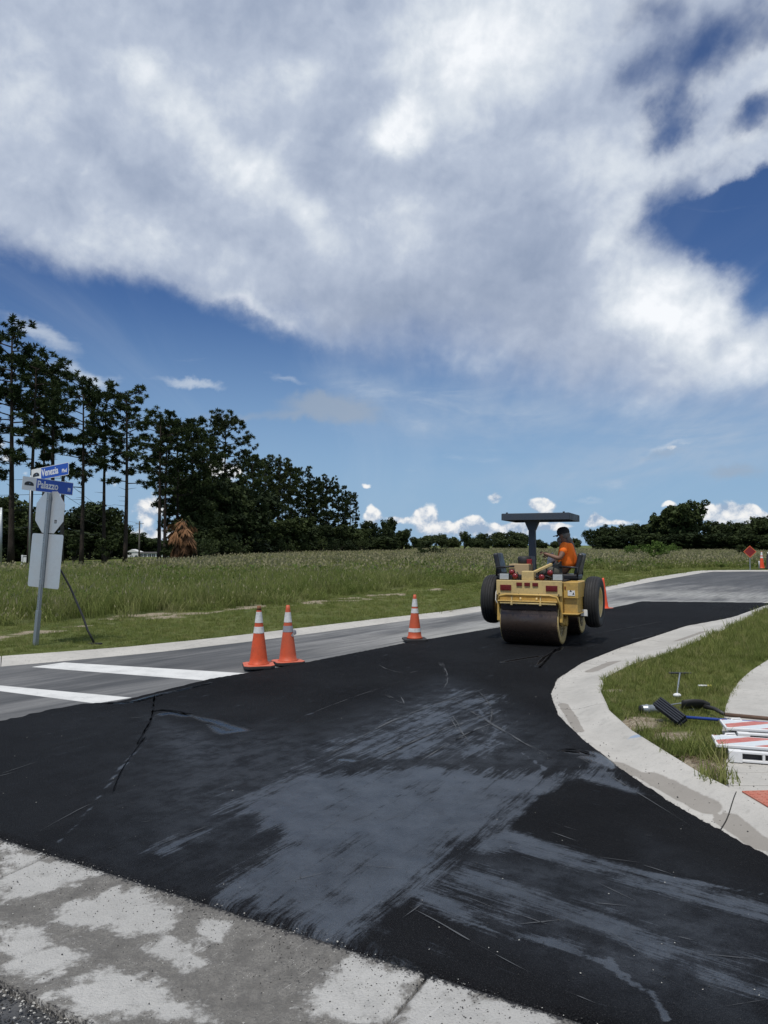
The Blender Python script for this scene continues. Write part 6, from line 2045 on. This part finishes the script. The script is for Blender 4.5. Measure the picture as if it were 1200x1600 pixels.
def street_sign():
    bx, by = P(55, 1008, .08)
    lean = math.atan2(.19, 2.95)
    t = empty('street_sign_post', (bx, by, .02), 0, R(-1), lean)
    tag(t, 'leaning galvanised sign post with blue Venezia Blvd and Palazzo Pl blades above two sign backs', 'street sign')
    # square perforated post: black discs paint the dark of its holes
    H = 2.53
    a = R(-28)
    Mz = Matrix.Rotation(a, 4, 'Z')
    w = .050
    ps = MB(); ps.add(*_chan(w, H), M=Mz); post = ps.build('post', GALV, t, .003)
    ho = MB()
    for face in (0, 1):
        Mf = Matrix.Rotation(a - face * R(90), 4, 'Z')
        for k in range(int((H - .1) / .0254)):
            z = .06 + k * .0254
            ho.lathe([(.0055, 0), (.0055, .0012)], 7, Mf @ Matrix.Translation((0, -w / 2 - .0006, z)) @ Matrix.Rotation(R(90), 4, 'X'))
    h_ = ho.build('hole_disc', BLACK, post); h_['kind'] = 'stuff'
    MB().add(*_chan(w + .016, .62), M=Mz).build('sleeve', GALV, post, .003)
    # panels face along the road: we see their backs
    Y2 = R(-28)

    def panel(name, outline, z, th, back, front, off, bev=.0):
        e = empty(name, (0, 0, z), Y2); e.parent = t
        M = Matrix.Rotation(R(90), 4, 'X')
        MB().prism(outline, 0, th, M @ Matrix.Translation((0, 0, -th))).build('sheet', back, e)
        e.location = Vector((0, 0, z)) + Vector((-math.sin(Y2), math.cos(Y2), 0)) * off
        return e
    R8 = .345 / math.cos(R(22.5))
    octo = [(R8 * math.cos(R(22.5 + 45 * k)), R8 * math.sin(R(22.5 + 45 * k))) for k in range(8)]
    s = panel('stop_sign', octo, 2.23, .003, ALU, REDL, .040)
    MB().prism([(p[0] * .995, p[1] * .995) for p in octo], 0, .001, Matrix.Rotation(R(90), 4, 'X') @ Matrix.Translation((0, 0, -.006))).build('red_face', paint('stop_red', (.42, .02, .02), .4), s)
    MB().box((.16, -.0015, -.15), (.055, .002, .055)).build('sticker', LOGO, s)
    for zz in (-.012, .006): MB().box((.16, -.003, -.15 + zz), (.045, .001, .004)).build('sticker_print', SWHITE, s)

    def rrect(w_, h_, r_=.04, n=5):
        pts = []
        for cx, cy, a0 in ((w_ / 2 - r_, h_ / 2 - r_, 0), (-w_ / 2 + r_, h_ / 2 - r_, 90), (-w_ / 2 + r_, -h_ / 2 + r_, 180), (w_ / 2 - r_, -h_ / 2 + r_, 270)):
            for k in range(n + 1):
                q = R(a0 + 90 * k / n); pts.append((cx + r_ * math.cos(q), cy + r_ * math.sin(q)))
        return pts
    p = panel('plain_sign_back', rrect(.76, .88), 1.43, .003, ALU, WHITE, .040)
    for e, zz in ((s, .2), (s, -.2), (p, .3), (p, -.3)):
        MB().cyl((0, -.075, zz), (0, .004, zz), .008, n=8).build('bolt', GALV, e)

    # name blades
    def blade(name, word, small, z, yaw, L, h, x0):
        e = empty(name, (0, 0, z), yaw, 0, R(-8) if yaw < 0 else 0); e.parent = t
        MB().prism(rrect(L, h, .012, 3), 0, .004, Matrix.Translation((x0, 0, 0)) @ Matrix.Rotation(R(90), 4, 'X') @ Matrix.Translation((0, 0, -.002))).build('blade_sheet', SWHITE, e)
        lw = .235                            # white end part with the dome logo
        for sy in (-1, 1):
            Mb = Matrix.Translation((x0 + lw / 2, sy * .0022, 0)) @ Matrix.Rotation(R(90), 4, 'X')
            MB().prism(rrect(L - lw - .014, h - .016, .008, 3), -.0006, .0006, Mb).build('blue_field', BLUE, e)
        dome = [(-.080, -.030)] + [(.080 * math.cos(q), -.012 + .048 * math.sin(q)) for q in np.linspace(math.pi, 0, 13)] + [(.080, -.030)]
        lg = MB(); lg.prism(dome, -.0008, .0008, Matrix.Translation((x0 - L / 2 + lw / 2, -.0032, 0)) @ Matrix.Rotation(R(90), 4, 'X')); lg.build('dome_logo', LOGO, e)
        lt = MB(); lt.add([(.0, .0, .0), (.010, 0, .016), (.016, 0, .008), (.006, 0, -.010)], [(0, 1, 2, 3)], M=Matrix.Translation((x0 - L / 2 + lw / 2, -.0045, .0))); lt.build('logo_flame', paint('pale_blue_ink', (.35, .5, .7), .5), e)
        xx = x0 - L / 2 + lw + .022
        o = text(word, .165, (xx, -.0036, .003), (R(90), 0, 0), SWHITE, e, sx=.78, off=.0035)
        o2 = text(small, .085, (x0 + L / 2 - (.155 if small == 'Blvd' else .10), -.0036, -.026), (R(90), 0, 0), SWHITE, e, sx=.80, off=.003)
        return e
    blade('name_blade', 'Venezia', 'Blvd', 2.895, R(-28), .90, .205, -.04)
    blade('name_blade', 'Palazzo', 'Pl', 2.655, R(58), .92, .215, -.03)
    MB().box((0, 0, 2.54), (.056, .056, .03)).build('blade_bracket', GALV, t, .004)
    return t


def _chan(w, H):
    """square tube"""
    o = w / 2
    vs = [(-o, -o, 0), (o, -o, 0), (o, o, 0), (-o, o, 0), (-o, -o, H), (o, -o, H), (o, o, H), (-o, o, H)]
    return vs, [(0, 1, 5, 4), (1, 2, 6, 5), (2, 3, 7, 6), (3, 0, 4, 7), (4, 5, 6, 7)]


street_sign()


def prop_pole():
    bx, by = P(148, 1006, .08)
    t = empty('leaning_pole', (bx, by, .06)); tag(t, 'dark bent pole leaning against the sign post, its T-shaped foot on the verge', 'pole')
    tx, ty = P(55, 1008, .08)
    top = Vector((tx + .13 - bx, ty + .09 - by, 1.62))
    pts = [Vector((0, 0, .02)), Vector((-.12, 0, .24)), Vector((-.20, .0, .46)), top * .55 + Vector((.02, 0, .06)), top]
    MB().tube(pts, [.018, .018, .018, .016, .015], 10).build('shaft', DKST, t)
    f = MB(); f.bar((-.13, .05, .015), (.13, -.05, .03), .05, .025); f.bar((-.02, -.06, .02), (.03, .06, .0), .03, .03); f.build('foot', BLACK, t, .004)


prop_pole()


# ------------------------------------------------------------------ barricades lying folded on the sidewalk
BST = paint('stripe_red', (.46, .11, .085), .5, dirt=.8, dirtcol=(.55, .35, .30), scale=12)
BWH = paint('barricade_white', (.74, .74, .73), .45, dirt=.3, dirtcol=(.50, .49, .47), scale=9)
RETRO = paint('stripe_white_sheeting', (.62, .66, .68), .4, dirt=.35, dirtcol=(.45, .46, .47), scale=12)


def barricade(x, y, z, rz, label):
    """A-frame barricade, folded and lying down: local x along its rails, y away from the viewer"""
    t = empty('folding_barricade', (x, y, z), rz); tag(t, label, 'barricade', 'folded barricades on the sidewalk')
    L = 1.15
    # near leg rail: twin bars joined by ribs, open slots between
    for (y0, nm) in ((0.0, 'leg_rail'), (.435, 'leg_rail')):
        r_ = MB()
        for zz in (.012, .074): r_.box((L / 2, y0 + .02, zz), (L, .045, .018))
        for k in range(6): r_.box((.012 + k * (L - .03) / 5, y0 + .02, .043), (.018, .042, .062))
        r_.box((.045, y0 + .015, .043), (.09, .066, .084)); 
        r_.build(nm, BWH, t, .004)
        MB().box((L / 2, y0 + .035, .043), (L - .06, .004, .045)).build('slot_shade', BLACK if y0 else BLACK, t)  # black strip puts the shade inside the open slots as colour
    # striped board across the top
    b = MB(); b.box((L / 2 - .05, .24, .088), (L + .05, .30, .026)); bd = b.build('striped_board', BWH, t, .006)
    x0, x1, yA, yB = -.06, L - .04, .105, .375
    k = -3
    while True:
        a = x0 - .6 + (k + 3) * .30 * 1.42
        k += 1
        if a > x1: break
        for j, mt in ((0, BST), (1, RETRO)):
            s0 = a + j * .213; s1 = s0 + .213; sl = .42
            quad = [(s0, yA), (s1, yA), (s1 + sl, yB), (s0 + sl, yB)]
            q = _clip_x(quad, x0, x1)
            if len(q) >= 3:
                MB().prism(q, .1012, .1028).build('stripe', mt, bd)
    # end handles of the frame
    for y0 in (.425, .50):
        h = MB(); h.tube([(.02, y0, .03), (.05, y0 + .015, .085), (.11, y0 + .035, .085), (.13, y0 + .04, .03)], .011, 6); h.build('hinge_rib', BWH, t)
    return t


def _clip_x(poly, x0, x1):
    def cl(p, f, val, keep):
        out = []
        for a, b in zip(p, p[1:] + p[:1]):
            ka, kb = keep(a[0]), keep(b[0])
            if ka: out.append(a)
            if ka != kb:
                t_ = (val - a[0]) / (b[0] - a[0]); out.append((val, a[1] + (b[1] - a[1]) * t_))
        return out
    p = cl(poly, 0, x0, lambda v: v >= x0)
    return cl(p, 0, x1, lambda v: v <= x1) if p else p


_b = P(1139, 1191, .1)
barricade(_b[0], _b[1], .104, R(-17), 'nearer of two folded barricades with red and white striped board, its chunky white foot foremost')
_b = P(1153, 1162, .1)
barricade(_b[0], _b[1], .104, R(-15), 'farther folded barricade with striped board, lying nearest the blue broom handle')


# ------------------------------------------------------------------ tools in the grass
BLUEH = paint('blue_handle', (.012, .045, .26), .4, dirt=.25, dirtcol=(.03, .05, .12))
WOOD = paint('worn_wood', (.14, .085, .055), .7, dirt=.6, dirtcol=(.05, .035, .028), scale=14)
BRIST = paint('dark_bristle', (.012, .016, .026), .8, dirt=.4, dirtcol=(.05, .05, .05), scale=30)


def push_broom():
    c = P(1048, 1122, .14); e = P(1202, 1133, .13)
    t = empty('push_broom', (c[0], c[1], .085), 0); tag(t, 'push broom with dark blue black ribbed head and blue handle lying across grass and sidewalk', 'broom')
    # head tipped on edge: ribbed block leaning
    h = empty('broom_head', (0, 0, .0)); h.parent = t; h.scale = (.82, .82, .82)
    a0, b0 = Vector((-.085, .15, .205)), Vector((.075, -.15, .065))
    up = Vector((-.5, -.35, .8))
    MB().bar(a0 + up * -.02, b0 + up * -.02, .12, .045, up).build('block', BRIST, h, .008)
    sd = (b0 - a0).cross(up).normalized()
    for k in range(5):
        o_ = sd * (-.052 + k * .026) + up * .022
        MB().bar(a0 + o_, b0 + o_, .019, .045, up).build('bristle_row', BRIST, h, .003)
    d = Vector((e[0] - c[0] - .08, e[1] - c[1], 0))
    d2 = d * 1.5
    MB().tube([(.12, .02, .06), (.12 + d2.x * .5, .02 + d2.y * .5, .055), (.12 + d2.x, .02 + d2.y, .05)], .0135, 10).build('handle', BLUEH, t)
    MB().cyl((.10, .02, .06), (.135, .02, .06), .019, n=12).build('collar', paint('amber_collar', (.75, .38, .05), .5), t)
    MB().bar((.02, 0, .08), (.11, .02, .06), .05, .03).build('socket', BLACK, t, .005)


push_broom()


def shovel():
    c = P(1064, 1112, .1); n_ = P(1133, 1120, .12); e = P(1204, 1126, .13)
    t = empty('shovel', (c[0], c[1], .095)); tag(t, 'old shovel with black curved blade and brown wooden shaft lying beyond the broom', 'shovel')
    V, F = [], []
    nx, ny = 9, 7
    L, Wd = .27, .19
    for i in range(nx):
        f = i / (nx - 1)
        w = Wd * (math.sin(math.pi * min(1, .18 + f * .75)) ** .6) / 2 * (1 if f < .8 else 1 - (f - .8) * 2.5)
        for j in range(ny):
            g_ = j / (ny - 1) * 2 - 1
            V.append((f * L, g_ * w, .05 - .05 * (1 - g_ * g_) * (1 - f * .4) + .03 * f + .04))
    for i in range(nx - 1):
        for j in range(ny - 1): F.append((i * ny + j, i * ny + j + 1, (i + 1) * ny + j + 1, (i + 1) * ny + j))
    me = bpy.data.meshes.new('blade'); me.from_pydata(V, [], F)
    o = link('blade', me, BLACK, t, True); o.rotation_euler = (R(-38), R(4), R(-12)); so = o.modifiers.new('thick', 'SOLIDIFY'); so.thickness = .004
    a = Vector((.22, -.03, .06)); b_ = Vector((n_[0] - c[0], n_[1] - c[1], .045)); d = Vector((e[0] - n_[0], e[1] - n_[1], 0)).normalized()
    MB().tube([a, a.lerp(b_, .5) + Vector((0, 0, .015)), b_], [.022, .019, .019], 8).build('socket', BLACK, t)
    MB().tube([b_, b_ + d * .6 + Vector((0, 0, .01)), b_ + d * 1.1], .018, 10).build('shaft', WOOD, t)


shovel()


def misc_tools():
    # grey hose coupling / canister
    c = P(1018, 1112, .1)
    t = empty('grey_canister', (c[0], c[1], .125), R(8)); tag(t, 'dented grey metal canister on its side in the grass left of the broom head', 'canister')
    MB().lathe([(.035, -.10), (.042, -.095), (.042, -.06), (.046, -.055), (.046, -.035), (.040, -.03), (.040, .08), (.034, .10), (.02, .12)], 18, AX).build('body', GALV, t)
    MB().lathe([(.036, -.115), (.040, -.108), (.040, -.098)], 18, AX).build('cap', BLACK, t)
    MB().tube([(.11, .0, .0), (.22, .03, .03), (.34, .06, .035), (.46, .07, .02)], .006, 6).build('wire', GALV, t)
    # squeegee with T head
    a = P(1062, 1058, .1); b = P(1058, 1090, .1)
    t = empty('small_squeegee', (a[0], a[1], .15)); tag(t, 'small T-shaped squeegee lying in the grass, its dark bar farthest from the curb', 'squeegee')
    MB().bar((-.13, .0, 0), (.13, -.02, 0), .03, .02).build('bar', DKST, t, .003)
    MB().tube([(0, -.01, 0), ((b[0] - a[0]) * .5, (b[1] - a[1]) * .5, -.01), (b[0] - a[0], b[1] - a[1], -.03)], .009, 8).build('handle', GALV, t)
    w = MB(); w.ball(((b[0] - a[0]), (b[1] - a[1]), -.025), (.045, .035, .022), 8, 5); w.build('white_grip', WHITE, t)
    # cup
    c = P(1076, 1106, .12)
    t = empty('plastic_cup', (c[0], c[1], .125), R(-15)); tag(t, 'crushed white plastic cup lying in the grass behind the shovel blade', 'cup')
    MB().lathe([(.028, -.055), (.036, .04), (.039, .045), (.034, .045), (.027, -.045)], 16, AX).build('cup', WHITE, t)
    # yellow white tube
    c = P(1101, 1075, .12)
    t = empty('yellow_tube', (c[0], c[1], .145), R(-4)); tag(t, 'short yellow and white tube lying alone in the grass near the sidewalk', 'tube')
    MB().cyl((-.07, 0, 0), (.03, 0, 0), .010, n=10).build('tube', WHITE, t)
    MB().cyl((.03, 0, 0), (.07, 0, 0), .013, n=10).build('cap', paint('yellow_cap', (.7, .62, .12), .5), t)


misc_tools()


# ------------------------------------------------------------------ far signs, cones, poles, building
def diamond():
    x, y = P(1172, 893, .1)
    x, y = x * 1.08, y * 1.08
    t = empty('diamond_sign', (x, y, tz(x, y) - .1), R(-10)); tag(t, 'dark red diamond warning sign with orange rim on a thin post at road end', 'warning sign')
    MB().box((0, 0, .65), (.05, .05, 1.3)).build('post', GALV, t)
    z = 1.28; s = .40
    q = [(0, -s), (s, 0), (0, s), (-s, 0)]
    M = Matrix.Translation((0, -.05, z)) @ Matrix.Rotation(R(90), 4, 'X')
    MB().prism(q, -.004, .004, M).build('rim', paint('orange_rim', (.75, .16, .05), .5), t)
    MB().prism([(a * .88, b * .88) for a, b in q], .0045, .0065, M).build('face', paint('dark_red_face', (.22, .012, .012), .5), t)


diamond()
x, y = P(1189, 887.5, .0); 
y = 51.2; x = W(1189, y)
cone(x, y, tz(x, y), 1.15, 0, 'far orange cone with two white bands on top, right of the red diamond sign', ORGB, [(.60, .70, SWHITE), (.76, .98, SWHITE)], None, None, 0, .45, group=None)


def delineator():
    y = 50.9; x = W(1185, y)
    t = empty('delineator_post', (x, y, tz(x, y))); tag(t, 'short white delineator post on a black foot beside the far cone', 'delineator')
    MB().lathe([(.13, 0), (.13, .03), (.05, .07)], 14).build('foot', BLACK, t)
    MB().lathe([(.05, .05), (.05, .48), (.045, .52), (.001, .52)], 12).build('tube', SWHITE, t)


delineator()


def barrel():
    y = 50.6; x = W(1203, y)
    t = empty('channelizer_drum', (x, y, tz(x, y))); tag(t, 'tall black drum with pale cap at the right edge of the far verge', 'drum')
    MB().lathe([(.36, 0), (.36, .08), (.27, .10), (.24, .95), (.20, 1.0), (.001, 1.0)], 18).build('body', BLACK, t)
    MB().lathe([(.20, 1.0), (.18, 1.13), (.001, 1.14)], 14).build('cap', SWHITE, t)


barrel()

POLEW = bark('weathered_pole_wood', (.07, .063, .055), (.14, .13, .115))


def utility_pole(x, y, h, label, arm=True, r=.14, mat=None):
    t = empty('utility_pole', (x, y, tz(x, y) - .2)); tag(t, label, 'utility pole', 'utility poles behind the pines')
    MB().tube([(0, 0, 0), (0, 0, h)], [r * 1.15, r * .8], 10).build('shaft', mat or POLEW, t)
    if arm:
        MB().box((0, 0, h - .5), (1.6, .10, .10)).build('crossarm', POLEW, t)
        for k in (-.7, 0, .7): MB().cyl((k, 0, h - .45), (k, 0, h - .30), .04, n=8).build('insulator', GALV, t)
    return t


u1 = (W(97, 64), 64); u2 = (W(47, 56), 56); u3 = (W(218, 150), 150)
utility_pole(*u1, D_h(742, 64), 'weathered grey utility pole between the round headed pine and the bushy pine', False, .17)
utility_pole(W(46.5, 52), 52, D_h(742, 52), 'thin pale pole just left of the lower sign panel', False, .06, GALV)
utility_pole(*u3, D_h(815, 150) + 2.7, 'pale pole with small crossarm standing in front of the white building', True, .16)
utility_pole(W(1.5, 58), 58, D_h(792, 58), 'short pale pole at the very left edge', False, .12, GALV)


def wire(a, b, sag, label, r=.018):
    pts = []
    for k in range(25):
        f = k / 24
        p = Vector(a).lerp(Vector(b), f); p.z -= sag * 4 * f * (1 - f); pts.append(p)
    mb = MB(); mb.tube(pts, r, 5); o = mb.build('power_line', BLACK); tag(o, label, 'power line', 'power lines beyond the pines')


hp = D_h(742, 64)
for i, (dz, w) in enumerate(((-.3, 'highest'), (-1.6, 'second'), (-2.9, 'third'), (-4.4, 'lowest'))):
    wire((-75, 66, hp + dz + .8), (u1[0], u1[1], hp + dz), .5, w + ' cable strung left from the grey utility pole')
    wire((u1[0], u1[1], hp + dz), (u3[0], u3[1], D_h(815, 150) + dz * .35), 1.1, w + ' cable strung from the grey utility pole towards the white building')


def building():
    D = 210; x = W(225, D)
    gz = tz(x, D)
    t = empty('white_building', (x, D, gz - .1), 0); tag(t, 'low white building with arched porch seen between the pines', 'building')
    WALL = paint('white_stucco', (.62, .62, .60), .8, dirt=.3, dirtcol=(.45, .44, .42), scale=.5)
    ROOF = paint('building_roof', (.16, .15, .15), .8)
    DARK = paint('dark_opening', (.02, .022, .025), .3)
    top = D_h(862.5, D) - gz + .1
    k = D / FPX
    # porch with three arches: x in pixels relative to column 225
    px = lambda u: (u - 225) * k
    b = MB()
    xs = [(200, 204), (209, 211.5), (216.5, 219)]
    b.box(((px(200) + px(219)) / 2, 0, top - .45), (px(219) - px(200), .5, .9))
    for a_, c_ in xs: b.box(((px(a_) + px(c_)) / 2, 0, (top - .9) / 2), (px(c_) - px(a_), .5, top - .9))
    b.box(((px(200) + px(219)) / 2, 3.0, top / 2), (px(219) - px(200), .3, top))
    b.build('porch', WALL, t, .0)
    for u0, u1_ in ((204, 209), (211.5, 216.5)):
        c0 = (px(u0) + px(u1_)) / 2; r_ = (px(u1_) - px(u0)) / 2
        # arch infill: spandrel ring
        m = MB(); n = 10; V = []; F = []
        for j in range(n + 1):
            q = math.pi * j / n
            V += [(c0 + r_ * math.cos(q), -.26, top - .9 - r_ + r_ * math.sin(q)), (c0 + r_ * math.cos(q), -.26, top - .85)]
        for j in range(n): F.append((2 * j, 2 * j + 1, 2 * j + 3, 2 * j + 2))
        m.add(V, F); m.build('arch', WALL, t)
    m = MB(); m.add([(px(199.5), -.4, top), (px(219.5), -.4, top), (px(207), -.4, top + .75), (px(199.5), 3.2, top), (px(219.5), 3.2, top), (px(207), 3.2, top + .75)], [(0, 1, 2), (5, 4, 3), (0, 2, 5, 3), (2, 1, 4, 5), (0, 3, 4, 1)]); m.build('porch_roof', WALL, t)
    # long wing
    wt = D_h(864.5, D) - gz + .1
    b = MB(); b.box(((px(219) + px(262)) / 2, 1.5, wt / 2), (px(262) - px(219), 6, wt)); b.build('wall', WALL, t)
    b = MB(); b.box(((px(219) + px(262)) / 2, 1.5, wt + .15), (px(262) - px(218), 6.6, .3)); b.build('roof', ROOF, t)
    for u in (224, 230, 237, 243, 250):
        w = MB().box((px(u), -1.52, wt * .62), (.75, .08, 1.3)).build('window', DARK, t)
        MB().box((px(u), -1.57, wt * .62), (.06, .05, 1.3)).build('mullion', WALL, w)


building()


def realtor_sign():
    D = 62; x = W(38, D)
    t = empty('yard_sign', (x, D, tz(x, D))); tag(t, 'small white hanging yard sign on a white post at the far lawn edge', 'yard sign')
    h = D_h(867, D) - tz(x, D)
    MB().box((-.12, 0, h / 2 - .1), (.10, .10, h + .2)).build('post', SWHITE, t)
    MB().box((.12, 0, h - .08), (.62, .08, .07)).build('arm', SWHITE, t)
    MB().box((.18, 0, h - .40), (.42, .03, .42)).build('board', SWHITE, t)


realtor_sign()

# ------------------------------------------------------------------ loose grit and crumbs
def grit():
    rs = np.random.RandomState(17)
    V, F, MI = [], [], []
    ico = [(1, 0, 0), (-1, 0, 0), (0, 1, 0), (0, -1, 0), (0, 0, 1), (0, 0, -1)]
    fc = [(0, 2, 4), (2, 1, 4), (1, 3, 4), (3, 0, 4), (2, 0, 5), (1, 2, 5), (3, 1, 5), (0, 3, 5)]

    def stone(x, y, z, s, m):
        o = len(V); q = rs.uniform(.6, 1.3, 3) * s; a = rs.uniform(0, 6.28); c_, s_ = math.cos(a), math.sin(a)
        for v in ico:
            p = np.array(v) * q * rs.uniform(.8, 1.2)
            V.append((x + p[0] * c_ - p[1] * s_, y + p[0] * s_ + p[1] * c_, z + p[2] * .7))
        for f in fc: F.append(tuple(i + o for i in f)); MI.append(m)
    # asphalt crumbs spilt along the gutter edge, on the gutter and on the right curb
    for i in range(4200):
        s = rs.uniform(-1.5, 5); w = rs.exponential(.13) if rs.rand() < .84 else rs.uniform(0, G_W)
        if w > G_W: continue
        p = G_A + G_DIR * s - G_NRM * (w - .03)
        zz = .022 - .016 * (1 - (2 * w / G_W - 1) ** 2)
        stone(p.x, p.y, zz + .002, rs.uniform(.0012, .0040) * (1.5 if rs.rand() < .05 else 1), 0 if rs.rand() < .8 else 1)
    for i in range(5200):
        s = rs.uniform(-1.0, 2.2); w = G_W + rs.uniform(.0, .5) ** 1.3
        p = G_A + G_DIR * s - G_NRM * w
        stone(p.x, p.y, .000, rs.uniform(.002, .0075), 0 if rs.rand() < .74 else 1)
    Lr = arc(RO)
    for i in range(1500):
        s = rs.uniform(8, Lr[-1] - 6)
        p = at_arc(RO, Lr, s); w = rs.exponential(.07) if rs.rand() < .7 else rs.uniform(0, .5)
        stone(p[0] + w, p[1] + w * .3, .026, rs.uniform(.002, .007), 0 if rs.rand() < .85 else 1)
    for i in range(900):
        v = rs.uniform(1040, 1600); u = rs.uniform(0, 1200)
        x, y = P(u, v, .036)
        if sdf_poly(np.array([x]), np.array([y]), NEWA_FULL)[0] < .1: continue
        stone(x, y, .040, rs.uniform(.0015, .0042), 1 if rs.rand() < .10 else 0)
    for i in range(240):
        x, y = rs.uniform(2.2, 3.4), rs.uniform(4.4, 6.9)
        if x < edge_x(y): continue
        stone(x, y, .102, rs.uniform(.002, .006), 0)
    me = bpy.data.meshes.new('asphalt_crumbs'); me.from_pydata(V, [], F)
    me.materials.append(paint('tar_crumb', (.016, .016, .017), .7)); me.materials.append(paint('limestone_grit', (.42, .41, .38), .9))
    me.polygons.foreach_set('material_index', MI)
    o = link('asphalt_crumbs', me); tag(o, 'black asphalt crumbs and pale grit scattered on the gutter, curb and overlay', None, kind='stuff')


grit()


def leaf_litter():
    """dry stems and debris at the island's near tip and along the curb"""
    rs = np.random.RandomState(5)
    mb = MB()
    for i in range(420):
        if i < 260: c = P(rs.uniform(1060, 1132), rs.uniform(1178, 1222), .1)
        else: c = P(rs.uniform(960, 1060), rs.uniform(1115, 1165), .1)
        if sdf_poly(np.array([c[0]]), np.array([c[1]]), PAVE)[0] > -.28: continue
        a = rs.uniform(0, 6.28); L = rs.uniform(.02, .09)
        mb.tube([(c[0], c[1], .095), (c[0] + math.cos(a) * L * .5, c[1] + math.sin(a) * L * .5, .095 + rs.uniform(.0, .025)), (c[0] + math.cos(a) * L, c[1] + math.sin(a) * L, .095)], .0018, 3, False)
    o = mb.build('dry_stems', paint('straw', (.20, .15, .09), .9, dirt=.6, dirtcol=(.05, .04, .03))); tag(o, 'dry brown stems and litter at the near tip of the island', None, kind='stuff')


leaf_litter()
